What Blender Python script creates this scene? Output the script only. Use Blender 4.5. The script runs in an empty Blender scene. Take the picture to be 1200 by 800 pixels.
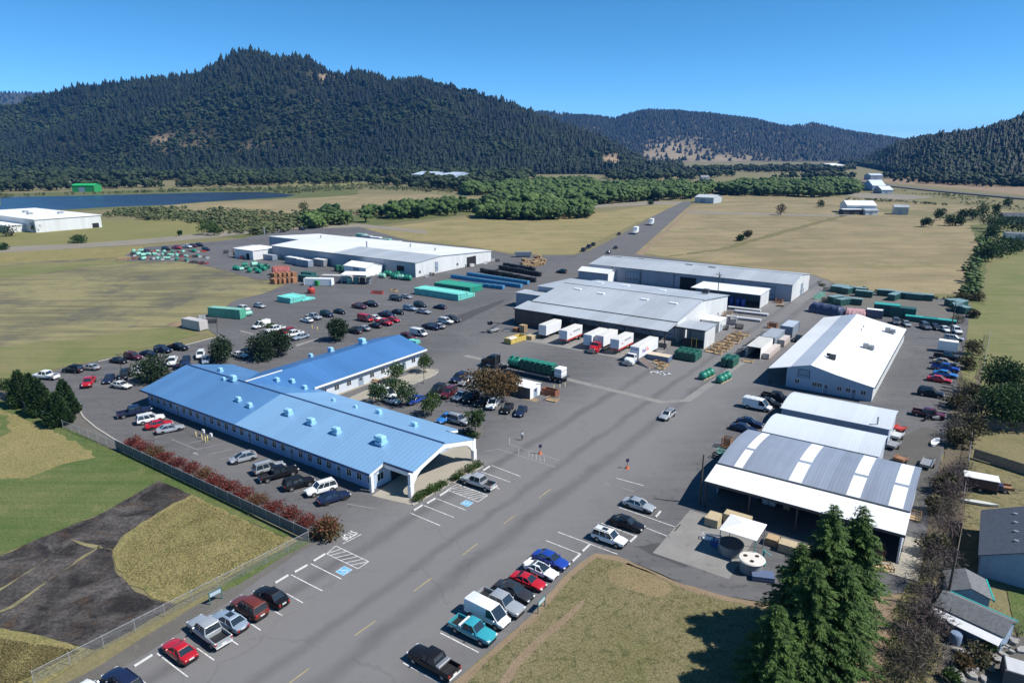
import bpy, bmesh, math, random
import numpy as np
from mathutils import Vector, Matrix, noise
from mathutils.geometry import tessellate_polygon
random.seed(7); NR = np.random.default_rng(7)
R = math.radians
SC = bpy.context.scene
COL = SC.collection
# ---------------------------------------------------------------- survey: the drone camera, 50 m up
CF, CH, CHOR = 800.0, 50.0, 177.0
CP = math.atan((400 - CHOR) / CF); CS, CC = math.sin(CP), math.cos(CP)
def G(x, y, z=0.0):                      # surveyed ground point (world metres) seen at photo pixel x, y
    u = (x - 600) / CF; v = (y - 400) / CF
    t = (CH - z) / (CS + v * CC)
    return Vector((u * t, (CC - v * CS) * t, z))
ROT = R(-34.8)                           # the whole plant is laid out on this grid
TH = R(55.2)
def LOC(b, a, z=0.0):                    # plant grid (b across, a along the drive) -> world
    return Vector((a * math.cos(TH) + b * math.sin(TH), a * math.sin(TH) - b * math.cos(TH), z))
def LA(x, y, z=0.0):
    p = G(x, y, z)
    return (p.x * math.sin(TH) - p.y * math.cos(TH), p.x * math.cos(TH) + p.y * math.sin(TH))
# ---------------------------------------------------------------- materials
MC = {}
def nd(nt, typ, **kw):
    n = nt.nodes.new(typ)
    for k, v in kw.items():
        if k in n.inputs: n.inputs[k].default_value = v
        else: setattr(n, k, v)
    return n
def mat(name, c, rough=.6, metal=0.0, var=0.0, vs=1.0, bump=0.0, bs=10.0, coat=0.0, coords='obj', c2=None, spec=.5, alpha=None, detail=4, dirt=0.0):
    """plain procedural surface: base colour broken by noise, optional bump"""
    if name in MC: return MC[name]
    m = bpy.data.materials.new(name); m.use_nodes = True; MC[name] = m
    nt = m.node_tree; L = nt.links; b = nt.nodes['Principled BSDF']
    b.inputs['Base Color'].default_value = (*c, 1); b.inputs['Roughness'].default_value = rough
    b.inputs['Metallic'].default_value = metal; b.inputs['Coat Weight'].default_value = coat
    b.inputs['Coat Roughness'].default_value = .08
    b.inputs['Specular IOR Level'].default_value = spec
    if var or bump or c2:
        if coords == 'pos': src = nd(nt, 'ShaderNodeNewGeometry').outputs['Position']
        else: src = nd(nt, 'ShaderNodeTexCoord').outputs['Object']
        n = nd(nt, 'ShaderNodeTexNoise', Scale=vs, Detail=detail, Roughness=.65); L.new(src, n.inputs['Vector'])
        cc2 = c2 if c2 else tuple(min(1, q * (1 - var)) for q in c)
        cc1 = c if c2 else tuple(min(1, q * (1 + var)) for q in c)
        r = nd(nt, 'ShaderNodeMapRange'); r.inputs['From Min'].default_value = .32; r.inputs['From Max'].default_value = .68
        L.new(n.outputs['Fac'], r.inputs['Value'])
        mx = nd(nt, 'ShaderNodeMix', data_type='RGBA'); L.new(r.outputs[0], mx.inputs[0])
        mx.inputs[6].default_value = (*cc1, 1); mx.inputs[7].default_value = (*cc2, 1)
        L.new(mx.outputs[2], b.inputs['Base Color'])
        if bump:
            n2 = nd(nt, 'ShaderNodeTexNoise', Scale=bs, Detail=3); L.new(src, n2.inputs['Vector'])
            bp = nd(nt, 'ShaderNodeBump', Strength=bump); bp.inputs['Distance'].default_value = .05
            L.new(n2.outputs['Fac'], bp.inputs['Height']); L.new(bp.outputs[0], b.inputs['Normal'])
    return m
def metal_sheet(name, c, rough=.45, axis='X', pitch=.6, panel=0.0, c2=None, metal=0.0, streak=.12, bump=.5, rib=True):
    """ribbed metal roofing / siding: ribs along one object axis, panel to panel tone, long streaks of dirt"""
    if name in MC: return MC[name]
    m = bpy.data.materials.new(name); m.use_nodes = True; MC[name] = m
    nt = m.node_tree; L = nt.links; b = nt.nodes['Principled BSDF']
    b.inputs['Roughness'].default_value = rough; b.inputs['Metallic'].default_value = metal
    tc = nd(nt, 'ShaderNodeTexCoord'); sp = nd(nt, 'ShaderNodeSeparateXYZ'); L.new(tc.outputs['Object'], sp.inputs[0])
    ax = sp.outputs[axis]
    # streak noise: stretched along the ribs
    mp = nd(nt, 'ShaderNodeMapping'); L.new(tc.outputs['Object'], mp.inputs[0])
    mp.inputs['Scale'].default_value = (1.6, .08, .3) if axis == 'X' else (.08, 1.6, .3)
    n = nd(nt, 'ShaderNodeTexNoise', Scale=1.0, Detail=5, Roughness=.7); L.new(mp.outputs[0], n.inputs['Vector'])
    n2 = nd(nt, 'ShaderNodeTexNoise', Scale=.12, Detail=5, Roughness=.6); L.new(tc.outputs['Object'], n2.inputs['Vector'])
    ad = nd(nt, 'ShaderNodeMath', operation='ADD'); L.new(n.outputs['Fac'], ad.inputs[0]); L.new(n2.outputs['Fac'], ad.inputs[1])
    # panel cells
    pw = nd(nt, 'ShaderNodeMath', operation='DIVIDE'); L.new(ax, pw.inputs[0]); pw.inputs[1].default_value = pitch * 3 if not panel else panel
    fl = nd(nt, 'ShaderNodeMath', operation='FLOOR'); L.new(pw.outputs[0], fl.inputs[0])
    wn = nd(nt, 'ShaderNodeTexWhiteNoise', noise_dimensions='1D'); L.new(fl.outputs[0], wn.inputs['W'])
    ml = nd(nt, 'ShaderNodeMath', operation='MULTIPLY_ADD'); L.new(wn.outputs['Value'], ml.inputs[0]); ml.inputs[1].default_value = .5
    L.new(ad.outputs[0], ml.inputs[2])
    r = nd(nt, 'ShaderNodeMapRange'); r.inputs['From Min'].default_value = .75; r.inputs['From Max'].default_value = 1.75
    L.new(ml.outputs[0], r.inputs['Value'])
    mx = nd(nt, 'ShaderNodeMix', data_type='RGBA'); L.new(r.outputs[0], mx.inputs[0])
    cc2 = c2 if c2 else tuple(q * (1 - streak * 1.6) for q in c)
    mx.inputs[6].default_value = (*[min(1, q * (1 + streak * .6)) for q in c], 1); mx.inputs[7].default_value = (*cc2, 1)
    L.new(mx.outputs[2], b.inputs['Base Color'])
    if rib:
        dv = nd(nt, 'ShaderNodeMath', operation='DIVIDE'); L.new(ax, dv.inputs[0]); dv.inputs[1].default_value = pitch
        fr = nd(nt, 'ShaderNodeMath', operation='FRACT'); L.new(dv.outputs[0], fr.inputs[0])
        pg = nd(nt, 'ShaderNodeMath', operation='PINGPONG'); L.new(fr.outputs[0], pg.inputs[0]); pg.inputs[1].default_value = .5
        rr = nd(nt, 'ShaderNodeMapRange'); rr.inputs['From Min'].default_value = 0; rr.inputs['From Max'].default_value = .16
        rr.inputs['To Min'].default_value = 1; rr.inputs['To Max'].default_value = 0
        L.new(pg.outputs[0], rr.inputs['Value'])
        bp = nd(nt, 'ShaderNodeBump', Strength=bump); bp.inputs['Distance'].default_value = .06
        L.new(rr.outputs[0], bp.inputs['Height']); L.new(bp.outputs[0], b.inputs['Normal'])
    return m
def glass(name='dark_glass', c=(.02, .03, .04)):
    return mat(name, c, rough=.06, spec=.9)
def leafmat(name, c1, c2, attr=True, transl=.25):
    if name in MC: return MC[name]
    m = bpy.data.materials.new(name); m.use_nodes = True; MC[name] = m
    nt = m.node_tree; L = nt.links; b = nt.nodes['Principled BSDF']
    b.inputs['Roughness'].default_value = .65; b.inputs['Specular IOR Level'].default_value = .25
    at = nd(nt, 'ShaderNodeAttribute', attribute_name='tint')
    mx = nd(nt, 'ShaderNodeMix', data_type='RGBA'); L.new(at.outputs['Fac'], mx.inputs[0])
    mx.inputs[6].default_value = (*c1, 1); mx.inputs[7].default_value = (*c2, 1)
    L.new(mx.outputs[2], b.inputs['Base Color'])
    if transl:
        tr = nd(nt, 'ShaderNodeBsdfTranslucent'); L.new(mx.outputs[2], tr.inputs[0])
        ms = nd(nt, 'ShaderNodeMixShader'); ms.inputs[0].default_value = transl
        L.new(b.outputs[0], ms.inputs[1]); L.new(tr.outputs[0], ms.inputs[2]); L.new(ms.outputs[0], nt.nodes['Material Output'].inputs[0])
    return m
# ---------------------------------------------------------------- objects
def tag(o, label=None, cat=None, group=None, kind=None):
    if label: o['label'] = label
    if cat: o['category'] = cat
    if group: o['group'] = group
    if kind: o['kind'] = kind
    return o
def link(o, parent=None):
    COL.objects.link(o)
    if parent: o.parent = parent
    return o
def thing(name, label, cat, loc=(0, 0, 0), rot=0.0, group=None):
    o = bpy.data.objects.new(name, None); o.empty_display_size = .5
    o.location = loc; o.rotation_euler = (0, 0, rot); link(o)
    return tag(o, label, cat, group)
def grid_thing(name, label, cat, b, a, z=0, rot=0.0, group=None):
    return thing(name, label, cat, LOC(b, a, z), ROT + rot, group)
def copy_tree(o, parent=None):
    c = o.copy(); COL.objects.link(c); c.parent = parent
    for ch in list(o.children): copy_tree(ch, c)
    return c
class MB:
    def __init__(s): s.v = []; s.f = []; s.m = []; s.mi = 0
    def face(s, pts):
        n = len(s.v); s.v += [tuple(p) for p in pts]; s.f.append(tuple(range(n, n + len(pts)))); s.m.append(s.mi)
    def raw(s, vs, fs):
        n = len(s.v); s.v += [tuple(p) for p in vs]
        for f in fs: s.f.append(tuple(n + i for i in f)); s.m.append(s.mi)
    def box(s, x0, x1, y0, y1, z0, z1, ch=0.0, rz=0.0, at=None):
        if x0 > x1: x0, x1 = x1, x0
        if y0 > y1: y0, y1 = y1, y0
        if ch <= 0:
            vs = [(x0,y0,z0),(x1,y0,z0),(x1,y1,z0),(x0,y1,z0),(x0,y0,z1),(x1,y0,z1),(x1,y1,z1),(x0,y1,z1)]
            fs = [(0,3,2,1),(4,5,6,7),(0,1,5,4),(1,2,6,5),(2,3,7,6),(3,0,4,7)]
        else:
            c = ch; vs = []
            def rg(z, i):
                return [(x0+i,y0+c,z),(x0+c,y0+i,z),(x1-c,y0+i,z),(x1-i,y0+c,z),(x1-i,y1-c,z),(x1-c,y1-i,z),(x0+c,y1-i,z),(x0+i,y1-c,z)]
            def ri(z):
                return [(x0+c,y0+c,z)]*1
            lev = [(z0, c), (z0 + c, 0), (z1 - c, 0), (z1, c)]
            for z, i in lev: vs += rg(z, min(i, c * .999))
            fs = [tuple(range(7, -1, -1)), tuple(range(24, 32))]
            for k in range(3):
                for j in range(8):
                    fs.append((k*8+j, k*8+(j+1)%8, (k+1)*8+(j+1)%8, (k+1)*8+j))
        if rz or at:
            at = at or (0, 0, 0); cs, sn = math.cos(rz), math.sin(rz)
            vs = [(p[0]*cs-p[1]*sn+at[0], p[0]*sn+p[1]*cs+at[1], p[2]+at[2]) for p in vs]
        s.raw(vs, fs)
    def prism(s, poly, z0, z1):            # poly ccw in xy
        n = len(poly)
        s.raw([(p[0],p[1],z0) for p in poly]+[(p[0],p[1],z1) for p in poly],
              [tuple(range(n-1,-1,-1)), tuple(range(n,2*n))]+[(i,(i+1)%n,n+(i+1)%n,n+i) for i in range(n)])
    def extr(s, prof, y0, y1, axis='y'):   # profile in (x,z) extruded along y  (or (y,z) along x)
        n = len(prof)
        if axis == 'y': A = [(p[0],y0,p[1]) for p in prof]; B = [(p[0],y1,p[1]) for p in prof]
        else: A = [(y0,p[0],p[1]) for p in prof]; B = [(y1,p[0],p[1]) for p in prof]
        s.raw(A+B, [tuple(range(n-1,-1,-1)), tuple(range(n,2*n))]+[(i,(i+1)%n,n+(i+1)%n,n+i) for i in range(n)])
    def tube(s, p0, p1, r0, r1=None, n=8, cap=True):
        r1 = r0 if r1 is None else r1
        p0 = Vector(p0); p1 = Vector(p1); d = (p1-p0)
        if d.length < 1e-6: return
        d.normalize(); u = d.orthogonal().normalized(); w = d.cross(u)
        A = [p0+(u*math.cos(2*math.pi*i/n)+w*math.sin(2*math.pi*i/n))*r0 for i in range(n)]
        B = [p1+(u*math.cos(2*math.pi*i/n)+w*math.sin(2*math.pi*i/n))*r1 for i in range(n)]
        fs = [(i,(i+1)%n,n+(i+1)%n,n+i) for i in range(n)]
        if cap: fs += [tuple(range(n-1,-1,-1)), tuple(range(n,2*n))]
        s.raw(A+B, fs)
    def loft(s, rings, cap=True, closed=True):
        n = len(rings[0]); vs = [p for r in rings for p in r]; fs = []
        for k in range(len(rings)-1):
            for i in range(n if closed else n-1):
                fs.append((k*n+i, k*n+(i+1)%n, (k+1)*n+(i+1)%n, (k+1)*n+i))
        if cap: fs += [tuple(range(n-1,-1,-1)), tuple(range((len(rings)-1)*n, len(rings)*n))]
        s.raw(vs, fs)
    def lathe(s, prof, n=16, c=(0,0,0)):   # prof: (r,z)
        s.loft([[(c[0]+r*math.cos(2*math.pi*i/n), c[1]+r*math.sin(2*math.pi*i/n), c[2]+z) for i in range(n)] for r, z in prof])
    def mesh(s, name, mats, smooth=None):
        me = bpy.data.meshes.new(name); me.from_pydata(s.v, [], s.f)
        for m in (mats if isinstance(mats, (list, tuple)) else [mats]): me.materials.append(m)
        me.polygons.foreach_set('material_index', s.m)
        bm = bmesh.new(); bm.from_mesh(me); bmesh.ops.recalc_face_normals(bm, faces=bm.faces)
        if smooth is not None:
            bmesh.ops.remove_doubles(bm, verts=bm.verts, dist=.0005)
            for f in bm.faces: f.smooth = True
            for e in bm.edges:
                if len(e.link_faces) == 2 and e.calc_face_angle(0) > R(smooth): e.smooth = False
        bm.to_mesh(me); bm.free(); me.update()
        return me
    def build(s, name, mats, parent=None, smooth=None):
        return link(bpy.data.objects.new(name, s.mesh(name, mats, smooth)), parent)
def gobj(name, mb, mats, kind=None, smooth=None):   # mesh laid out on the plant grid (x=b, y=a), standing at the grid origin
    o = mb.build(name, mats, None, smooth); o.rotation_euler = (0, 0, ROT)
    if kind: o['kind'] = kind
    return o
def recentre(o):
    """move a mesh object's origin to the middle of its footprint"""
    me = o.data; n = len(me.vertices); co = np.empty(n*3, dtype=np.float32); me.vertices.foreach_get('co', co); co = co.reshape(-1, 3)
    c = (co.min(0) + co.max(0)) / 2; c[2] = co[:, 2].min()
    co -= c; me.vertices.foreach_set('co', co.ravel()); me.update()
    o.location = Vector(o.location) + Matrix.Rotation(o.rotation_euler.z, 3, 'Z') @ Vector([float(q) for q in c])
    return o
# ================================================================ SETTING: sky, sun, camera, ground
def world():
    w = bpy.data.worlds.new('World'); SC.world = w; w.use_nodes = True
    nt = w.node_tree; bg = nt.nodes['Background']
    sky = nt.nodes.new('ShaderNodeTexSky'); sky.sky_type = 'NISHITA'; sky.sun_disc = False
    d = Vector((.97, -.24, 0)).normalized()
    el = R(50)
    sky.sun_elevation = el; sky.sun_rotation = math.atan2(d.x, d.y)   # rotation measured from +Y towards +X
    sky.altitude = 150; sky.air_density = AIR; sky.dust_density = DUST; sky.ozone_density = OZONE
    hs = nt.nodes.new('ShaderNodeHueSaturation'); hs.inputs['Hue'].default_value = HUE; hs.inputs['Saturation'].default_value = SAT; nt.links.new(sky.outputs[0], hs.inputs['Color']); nt.links.new(hs.outputs[0], bg.inputs[0]); bg.inputs[1].default_value = SKY
    l = bpy.data.lights.new('sun', 'SUN'); l.energy = SUN; l.angle = R(.53); l.color = (1, .965, .91)
    o = bpy.data.objects.new('sun', l); COL.objects.link(o)
    s = Vector((d.x * math.cos(el), d.y * math.cos(el), math.sin(el)))
    o.rotation_euler = s.to_track_quat('Z', 'Y').to_euler(); o.location = (200, -50, 300)
    vs = SC.view_settings; vs.view_transform = 'Standard'; vs.look = 'None'; vs.gamma = 1; vs.use_curve_mapping = False; vs.exposure = EXPO
    c = bpy.data.cameras.new('camera'); c.lens = 24; c.sensor_width = 36; c.clip_end = 30000; c.clip_start = .5
    co = bpy.data.objects.new('camera', c); COL.objects.link(co); co.location = (0, 0, CH)
    co.rotation_euler = (math.pi / 2 - CP, 0, 0); SC.camera = co
HUE, SAT = .487, 1.2
AIR, DUST, OZONE, SKY, SUN, EXPO = .4, 0, 4.0, .135, 4.6, .56
world()
def groundmat(name, c1, c2, c3=None, s=.05, s3=.4, stripe=None, fine=6.0, rough=.9, bump=.4, f3=.5, cov3=.55, edge=.25, lane=None, cracks=None, bare=None, spots=0):
    """turf, soil, paving: large patches c1/c2, smaller flecks c3, fine grain, optional mowing or wear stripes"""
    if name in MC: return MC[name]
    m = bpy.data.materials.new(name); m.use_nodes = True; MC[name] = m
    nt = m.node_tree; L = nt.links; b = nt.nodes['Principled BSDF']; b.inputs['Roughness'].default_value = rough
    b.inputs['Specular IOR Level'].default_value = .2
    pos = nd(nt, 'ShaderNodeNewGeometry').outputs['Position']
    n1 = nd(nt, 'ShaderNodeTexNoise', Scale=s, Detail=6, Roughness=.62, Distortion=.6); L.new(pos, n1.inputs['Vector'])
    f = n1.outputs['Fac']
    if stripe:
        ang, per, amt = stripe
        mp = nd(nt, 'ShaderNodeMapping'); L.new(pos, mp.inputs[0]); mp.inputs['Rotation'].default_value = (0, 0, -R(ang)); 
        mp.inputs['Scale'].default_value = (.02, 1 / per, 1)
        ns = nd(nt, 'ShaderNodeTexNoise', Scale=1.0, Detail=4, Roughness=.7); L.new(mp.outputs[0], ns.inputs['Vector'])
        ma = nd(nt, 'ShaderNodeMath', operation='MULTIPLY_ADD'); L.new(ns.outputs['Fac'], ma.inputs[0]); ma.inputs[1].default_value = amt
        sb = nd(nt, 'ShaderNodeMath', operation='SUBTRACT'); L.new(f, sb.inputs[0]); sb.inputs[1].default_value = amt * .5
        L.new(sb.outputs[0], ma.inputs[2]); f = ma.outputs[0]
    r = nd(nt, 'ShaderNodeMapRange'); r.inputs['From Min'].default_value = .5 - edge; r.inputs['From Max'].default_value = .5 + edge; L.new(f, r.inputs['Value'])
    mx = nd(nt, 'ShaderNodeMix', data_type='RGBA'); L.new(r.outputs[0], mx.inputs[0])
    mx.inputs[6].default_value = (*c1, 1); mx.inputs[7].default_value = (*c2, 1); out = mx.outputs[2]
    if c3:
        n3 = nd(nt, 'ShaderNodeTexNoise', Scale=s3, Detail=7, Roughness=.72); L.new(pos, n3.inputs['Vector'])
        r3 = nd(nt, 'ShaderNodeMapRange'); r3.inputs['From Min'].default_value = cov3; r3.inputs['From Max'].default_value = cov3 + .14
        r3.inputs['To Max'].default_value = f3; L.new(n3.outputs['Fac'], r3.inputs['Value'])
        m3 = nd(nt, 'ShaderNodeMix', data_type='RGBA'); L.new(r3.outputs[0], m3.inputs[0]); L.new(out, m3.inputs[6]); m3.inputs[7].default_value = (*c3, 1); out = m3.outputs[2]
    def blend(fac, col):
        nonlocal out
        q = nd(nt, 'ShaderNodeMix', data_type='RGBA'); L.new(fac, q.inputs[0]); L.new(out, q.inputs[6]); q.inputs[7].default_value = (*col, 1); out = q.outputs[2]
    def mth(op, a, b_=None):
        q = nd(nt, 'ShaderNodeMath', operation=op)
        for i, v in enumerate((a, b_)):
            if v is None: continue
            if isinstance(v, (int, float)): q.inputs[i].default_value = v
            else: L.new(v, q.inputs[i])
        return q.outputs[0]
    if bare:       # ground laid bare where the hill carries no trees
        at = nd(nt, 'ShaderNodeAttribute', attribute_name='tint'); nb = nd(nt, 'ShaderNodeTexNoise', Scale=.03, Detail=4); L.new(pos, nb.inputs['Vector']); blend(mth('MULTIPLY', at.outputs['Fac'], mth('ADD', nb.outputs['Fac'], .35)), bare)
    if spots:      # oil drips and stains
        ns_ = nd(nt, 'ShaderNodeTexNoise', Scale=.9, Detail=2, Roughness=.5); L.new(pos, ns_.inputs['Vector']); rs = nd(nt, 'ShaderNodeMapRange'); rs.inputs['From Min'].default_value = .585; rs.inputs['From Max'].default_value = .70; rs.inputs['To Max'].default_value = spots; L.new(ns_.outputs['Fac'], rs.inputs['Value']); blend(rs.outputs[0], (.05, .048, .05))
    if lane:       # traffic-polished lanes with ragged soft edges: distance across the plant grid
        mp = nd(nt, 'ShaderNodeMapping'); L.new(pos, mp.inputs[0]); mp.inputs['Rotation'].default_value = (0, 0, -ROT); sx = nd(nt, 'ShaderNodeSeparateXYZ'); L.new(mp.outputs[0], sx.inputs[0])
        nw = nd(nt, 'ShaderNodeTexNoise', Scale=.09, Detail=5, Roughness=.65); L.new(pos, nw.inputs['Vector']); w_ = mth('MULTIPLY', mth('SUBTRACT', nw.outputs['Fac'], .5), 14.0)
        for bc, hw, soft, col, amt in lane:
            d = mth('ABSOLUTE', mth('SUBTRACT', mth('ADD', sx.outputs['X'], w_ if hw > 1.5 else mth('MULTIPLY', w_, .25)), bc)); r_ = nd(nt, 'ShaderNodeMapRange'); L.new(d, r_.inputs['Value'])
            r_.inputs['From Min'].default_value = hw; r_.inputs['From Max'].default_value = hw + soft; r_.inputs['To Min'].default_value = amt; r_.inputs['To Max'].default_value = 0
            f_ = r_.outputs[0] if hw > 1.5 else mth('MULTIPLY', r_.outputs[0], mth('MULTIPLY', nw.outputs['Fac'], 1.3)); blend(f_, col)
    if cracks:     # tar-sealed cracks
        sc_, wd_, amt = cracks; nw = nd(nt, 'ShaderNodeTexNoise', Scale=.35, Detail=3); L.new(pos, nw.inputs['Vector'])
        va = nd(nt, 'ShaderNodeVectorMath', operation='MULTIPLY_ADD'); L.new(nw.outputs['Color'], va.inputs[0]); va.inputs[1].default_value = (4, 4, 0); L.new(pos, va.inputs[2])
        vo = nd(nt, 'ShaderNodeTexVoronoi', feature='DISTANCE_TO_EDGE', Scale=sc_); L.new(va.outputs[0], vo.inputs['Vector'])
        nm_ = nd(nt, 'ShaderNodeTexNoise', Scale=.05, Detail=2); L.new(pos, nm_.inputs['Vector'])
        blend(mth('MULTIPLY', mth('MULTIPLY', mth('LESS_THAN', vo.outputs['Distance'], wd_), mth('GREATER_THAN', nm_.outputs['Fac'], .5)), amt), (.045, .044, .046))
    nf = nd(nt, 'ShaderNodeTexNoise', Scale=fine, Detail=4, Roughness=.8); L.new(pos, nf.inputs['Vector'])
    rf = nd(nt, 'ShaderNodeMapRange'); rf.inputs['From Min'].default_value = .3; rf.inputs['From Max'].default_value = .7
    rf.inputs['To Min'].default_value = 1 - bump * .55; rf.inputs['To Max'].default_value = 1 + bump * .55; L.new(nf.outputs['Fac'], rf.inputs['Value'])
    mm = nd(nt, 'ShaderNodeMix', data_type='RGBA', blend_type='MULTIPLY'); mm.inputs[0].default_value = 1; L.new(out, mm.inputs[6]); L.new(rf.outputs[0], mm.inputs[7])
    L.new(mm.outputs[2], b.inputs['Base Color'])
    if bump:
        bp = nd(nt, 'ShaderNodeBump', Strength=min(1, bump)); bp.inputs['Distance'].default_value = .12
        L.new(nf.outputs['Fac'], bp.inputs['Height']); L.new(bp.outputs[0], b.inputs['Normal'])
    return m
TAN, TAN2, STRAW = (.30, .225, .105), (.215, .165, .078), (.37, .295, .155)
GRN, GRN2, OLIVE = (.085, .125, .028), (.13, .15, .04), (.17, .16, .055)
m_base = groundmat('dry_meadow', (.185,.155,.085), (.145,.14,.062), (.10, .105, .04), s=.012, s3=.05, fine=2.0, f3=.6)
m_tan = groundmat('hay_stubble', (.265, .212, .118), (.19, .155, .085), (.155, .145, .068), s=.014, s3=.04, stripe=(62, 9.0, 1.3), fine=1.2, f3=.75, cov3=.50, edge=.15)
m_tan2 = groundmat('cut_hayfield', (.265, .215, .105), (.205, .175, .08), (.155, .145, .06), s=.014, s3=.05, stripe=(24, 9.0, 1.2), fine=1.4, f3=.7, cov3=.5, edge=.15)
m_left = groundmat('rough_pasture', (.225, .20, .098), (.135, .123, .068), (.088, .084, .068), s=.022, s3=.045, stripe=(-6, 4.0, 1.4), fine=1.8, f3=.85, cov3=.49, edge=.14)
m_leftg = groundmat('green_pasture', (.125, .14, .048), (.18, .165, .075), (.09, .115, .035), s=.05, s3=.16, stripe=(-8, 3.0, 1.0), fine=2.5, edge=.16)
m_lawn = groundmat('summer_lawn', (.145, .135, .056), (.205, .17, .098), (.066, .076, .027), s=.13, s3=.9, fine=4, bump=1.1, f3=.8, cov3=.5)
m_mow = groundmat('mown_green', (.068, .105, .028), (.11, .13, .045), (.185, .165, .078), s=.07, s3=.22, stripe=(-36, 1.6, 1.1), fine=3.5, bump=.9, cov3=.54, f3=.7, edge=.16)
m_straw = groundmat('straw_grass', (.245, .20, .088), (.175, .16, .06), (.10, .12, .036), s=.10, s3=.45, fine=3.2, bump=1.2, f3=.75, cov3=.53)
m_burn = groundmat('old_broken_paving', (.022, .019, .018), (.090, .081, .075), (.070, .042, .025), s=.22, s3=.35, stripe=(35, 3.0, .35), fine=2.2, bump=1.2, f3=.85, cov3=.54, edge=.12)
m_asph = groundmat('weathered_asphalt', (.122, .119, .120), (.094, .092, .094), (.150, .146, .143), s=.03, s3=.10, stripe=(55.2, 2.2, 1.0), fine=9, bump=.3, f3=.6, cov3=.54, rough=.85, edge=.17, lane=[(-52, 9, 12, (.178, .172, .170), .8), (-61, .25, 1.2, (.07, .068, .07), .7), (-52.5, .2, 1.0, (.085, .082, .083), .7), (-47, .3, 1.4, (.08, .078, .08), .7), (-100, 5, 8, (.155, .15, .148), .5)], cracks=(.06, .005, .15), spots=.5)
m_road = groundmat('worn_road', (.128, .124, .122), (.105, .102, .10), (.085, .083, .083), s=.06, s3=.2, stripe=(55.2, 1.6, .8), fine=12, bump=.2, f3=.4, rough=.85)
m_conc = groundmat('grey_concrete', (.25, .24, .225), (.185, .178, .168), (.125, .12, .115), s=.25, s3=.7, fine=9, bump=.2, f3=.6, rough=.85)
m_concl = groundmat('pale_concrete', (.34, .31, .255), (.28, .255, .21), (.20, .18, .15), s=.2, s3=.9, fine=9, bump=.15, f3=.4, rough=.85)
m_grav = groundmat('gravel', (.145, .135, .118), (.105, .098, .088), (.20, .175, .13), s=.15, s3=.6, fine=9, bump=.7, rough=.9)
m_dirt = groundmat('bare_dirt', (.26, .19, .125), (.20, .15, .095), (.13, .105, .07), s=.25, s3=.9, fine=6, bump=.6)
m_dirtroad = groundmat('gravel_road', (.24, .215, .17), (.19, .17, .135), (.14, .125, .10), s=.05, s3=.2, fine=2, bump=.4)
m_marsh = groundmat('marsh_green', (.075, .095, .035), (.13, .13, .05), (.06, .075, .03), s=.03, s3=.12, fine=1.2, bump=.8)
def region(name, pts, z, m, px=True, jit=.25, step=None, kind='structure', smooth=False):
    P_ = [G(*p) if px else LOC(*p) for p in pts]
    out = []
    n = len(P_)
    for i in range(n):
        a, b = P_[i], P_[(i + 1) % n]
        d = (b - a).length; st = step or max(1.0, (a.length + b.length) * .006)
        k = max(1, min(160, int(d / st)))
        nx = Vector((-(b - a).y, (b - a).x, 0)); nx = nx / max(nx.length, 1e-6)
        for j in range(k):
            q = a.lerp(b, j / k)
            if jit: q = q + nx * (noise.noise(q * .35) * .6 + noise.noise(q * 1.7) * .4) * jit * min(1, max(.35, q.length / 120)) * 2
            out.append(Vector((q.x, q.y, 0)))
    tri = tessellate_polygon([out])
    me = bpy.data.meshes.new(name); me.from_pydata([(p.x, p.y, z) for p in out], [], [tuple(t) for t in tri]); me.materials.append(m)
    bm = bmesh.new(); bm.from_mesh(me)
    for f in bm.faces:
        f.normal_update()
        if f.normal.z < 0: f.normal_flip()
    bm.to_mesh(me); bm.free()
    o = link(bpy.data.objects.new(name, me)); o['kind'] = kind
    return o
# ground sheet to the horizon
mb = MB(); mb.face([(-14000, -200, -.10), (14000, -200, -.10), (14000, 16000, -.10), (-14000, 16000, -.10)])
o = mb.build('ground', m_base); o['kind'] = 'structure'
# --- far valley
region('river_bank', [(0,252),(90,247),(200,242),(300,238),(370,233),(420,228),(420,219),(330,219),(240,221),(100,224),(0,227)], -.08, m_marsh, jit=3)
m_water = mat('river_water', (.022, .034, .058), rough=.25, var=.35, vs=.02, coords='pos', bump=.15, bs=.25, spec=.5)
region('river', [(0,249),(60,246.5),(140,242),(200,240),(240,236.5),(290,233.5),(335,231),(346,228.5),(330,226.5),(306,225),(240,225.5),(150,228),(60,230),(0,231)], -.06, m_water, jit=2)
region('far_field', [(170,243),(240,237),(300,234.5),(370,231.5),(420,228),(500,227),(560,232),(545,240),(470,241),(420,244),(350,249),(300,253.5),(240,251.5),(205,246.5)], -.05, m_tan, jit=2)
region('far_field', [(310,216),(380,209),(440,209),(440,216),(380,219)], -.05, groundmat('pale_meadow', (.22,.20,.09),(.16,.16,.06),s=.02,fine=1), jit=3)
region('far_field', [(200,262),(330,262),(420,252),(560,242),(560,250),(430,265),(300,280),(210,275)], -.07, m_marsh, jit=2)
region('pasture', [(-60,268),(40,262),(110,258),(200,257.5),(262,262),(300,272),(230,280),(100,288),(-60,296)], -.06, groundmat('fenced_meadow', (.20,.175,.072),(.145,.15,.05),(.25,.205,.09),s=.02,s3=.06,stripe=(0,6,.8),fine=1.5), jit=1)
region('hayfield', [(392,272),(470,264),(560,252.5),(700,249),(790,237.5),(806,236.5),(744,262),(700,283),(672,298),(640,298.5),(600,297),(560,290),(480,281)], -.05, m_tan2, jit=1.2)
region('hayfield', [(812,240),(850,238),(930,236),(1000,245),(1090,255),(1160,264),(1148,285),(1136,318),(1130,345),(1040,343),(985,334),(955,322),(860,311),(748,296),(724,305),(716,296)], -.05, m_tan, jit=1)
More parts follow.
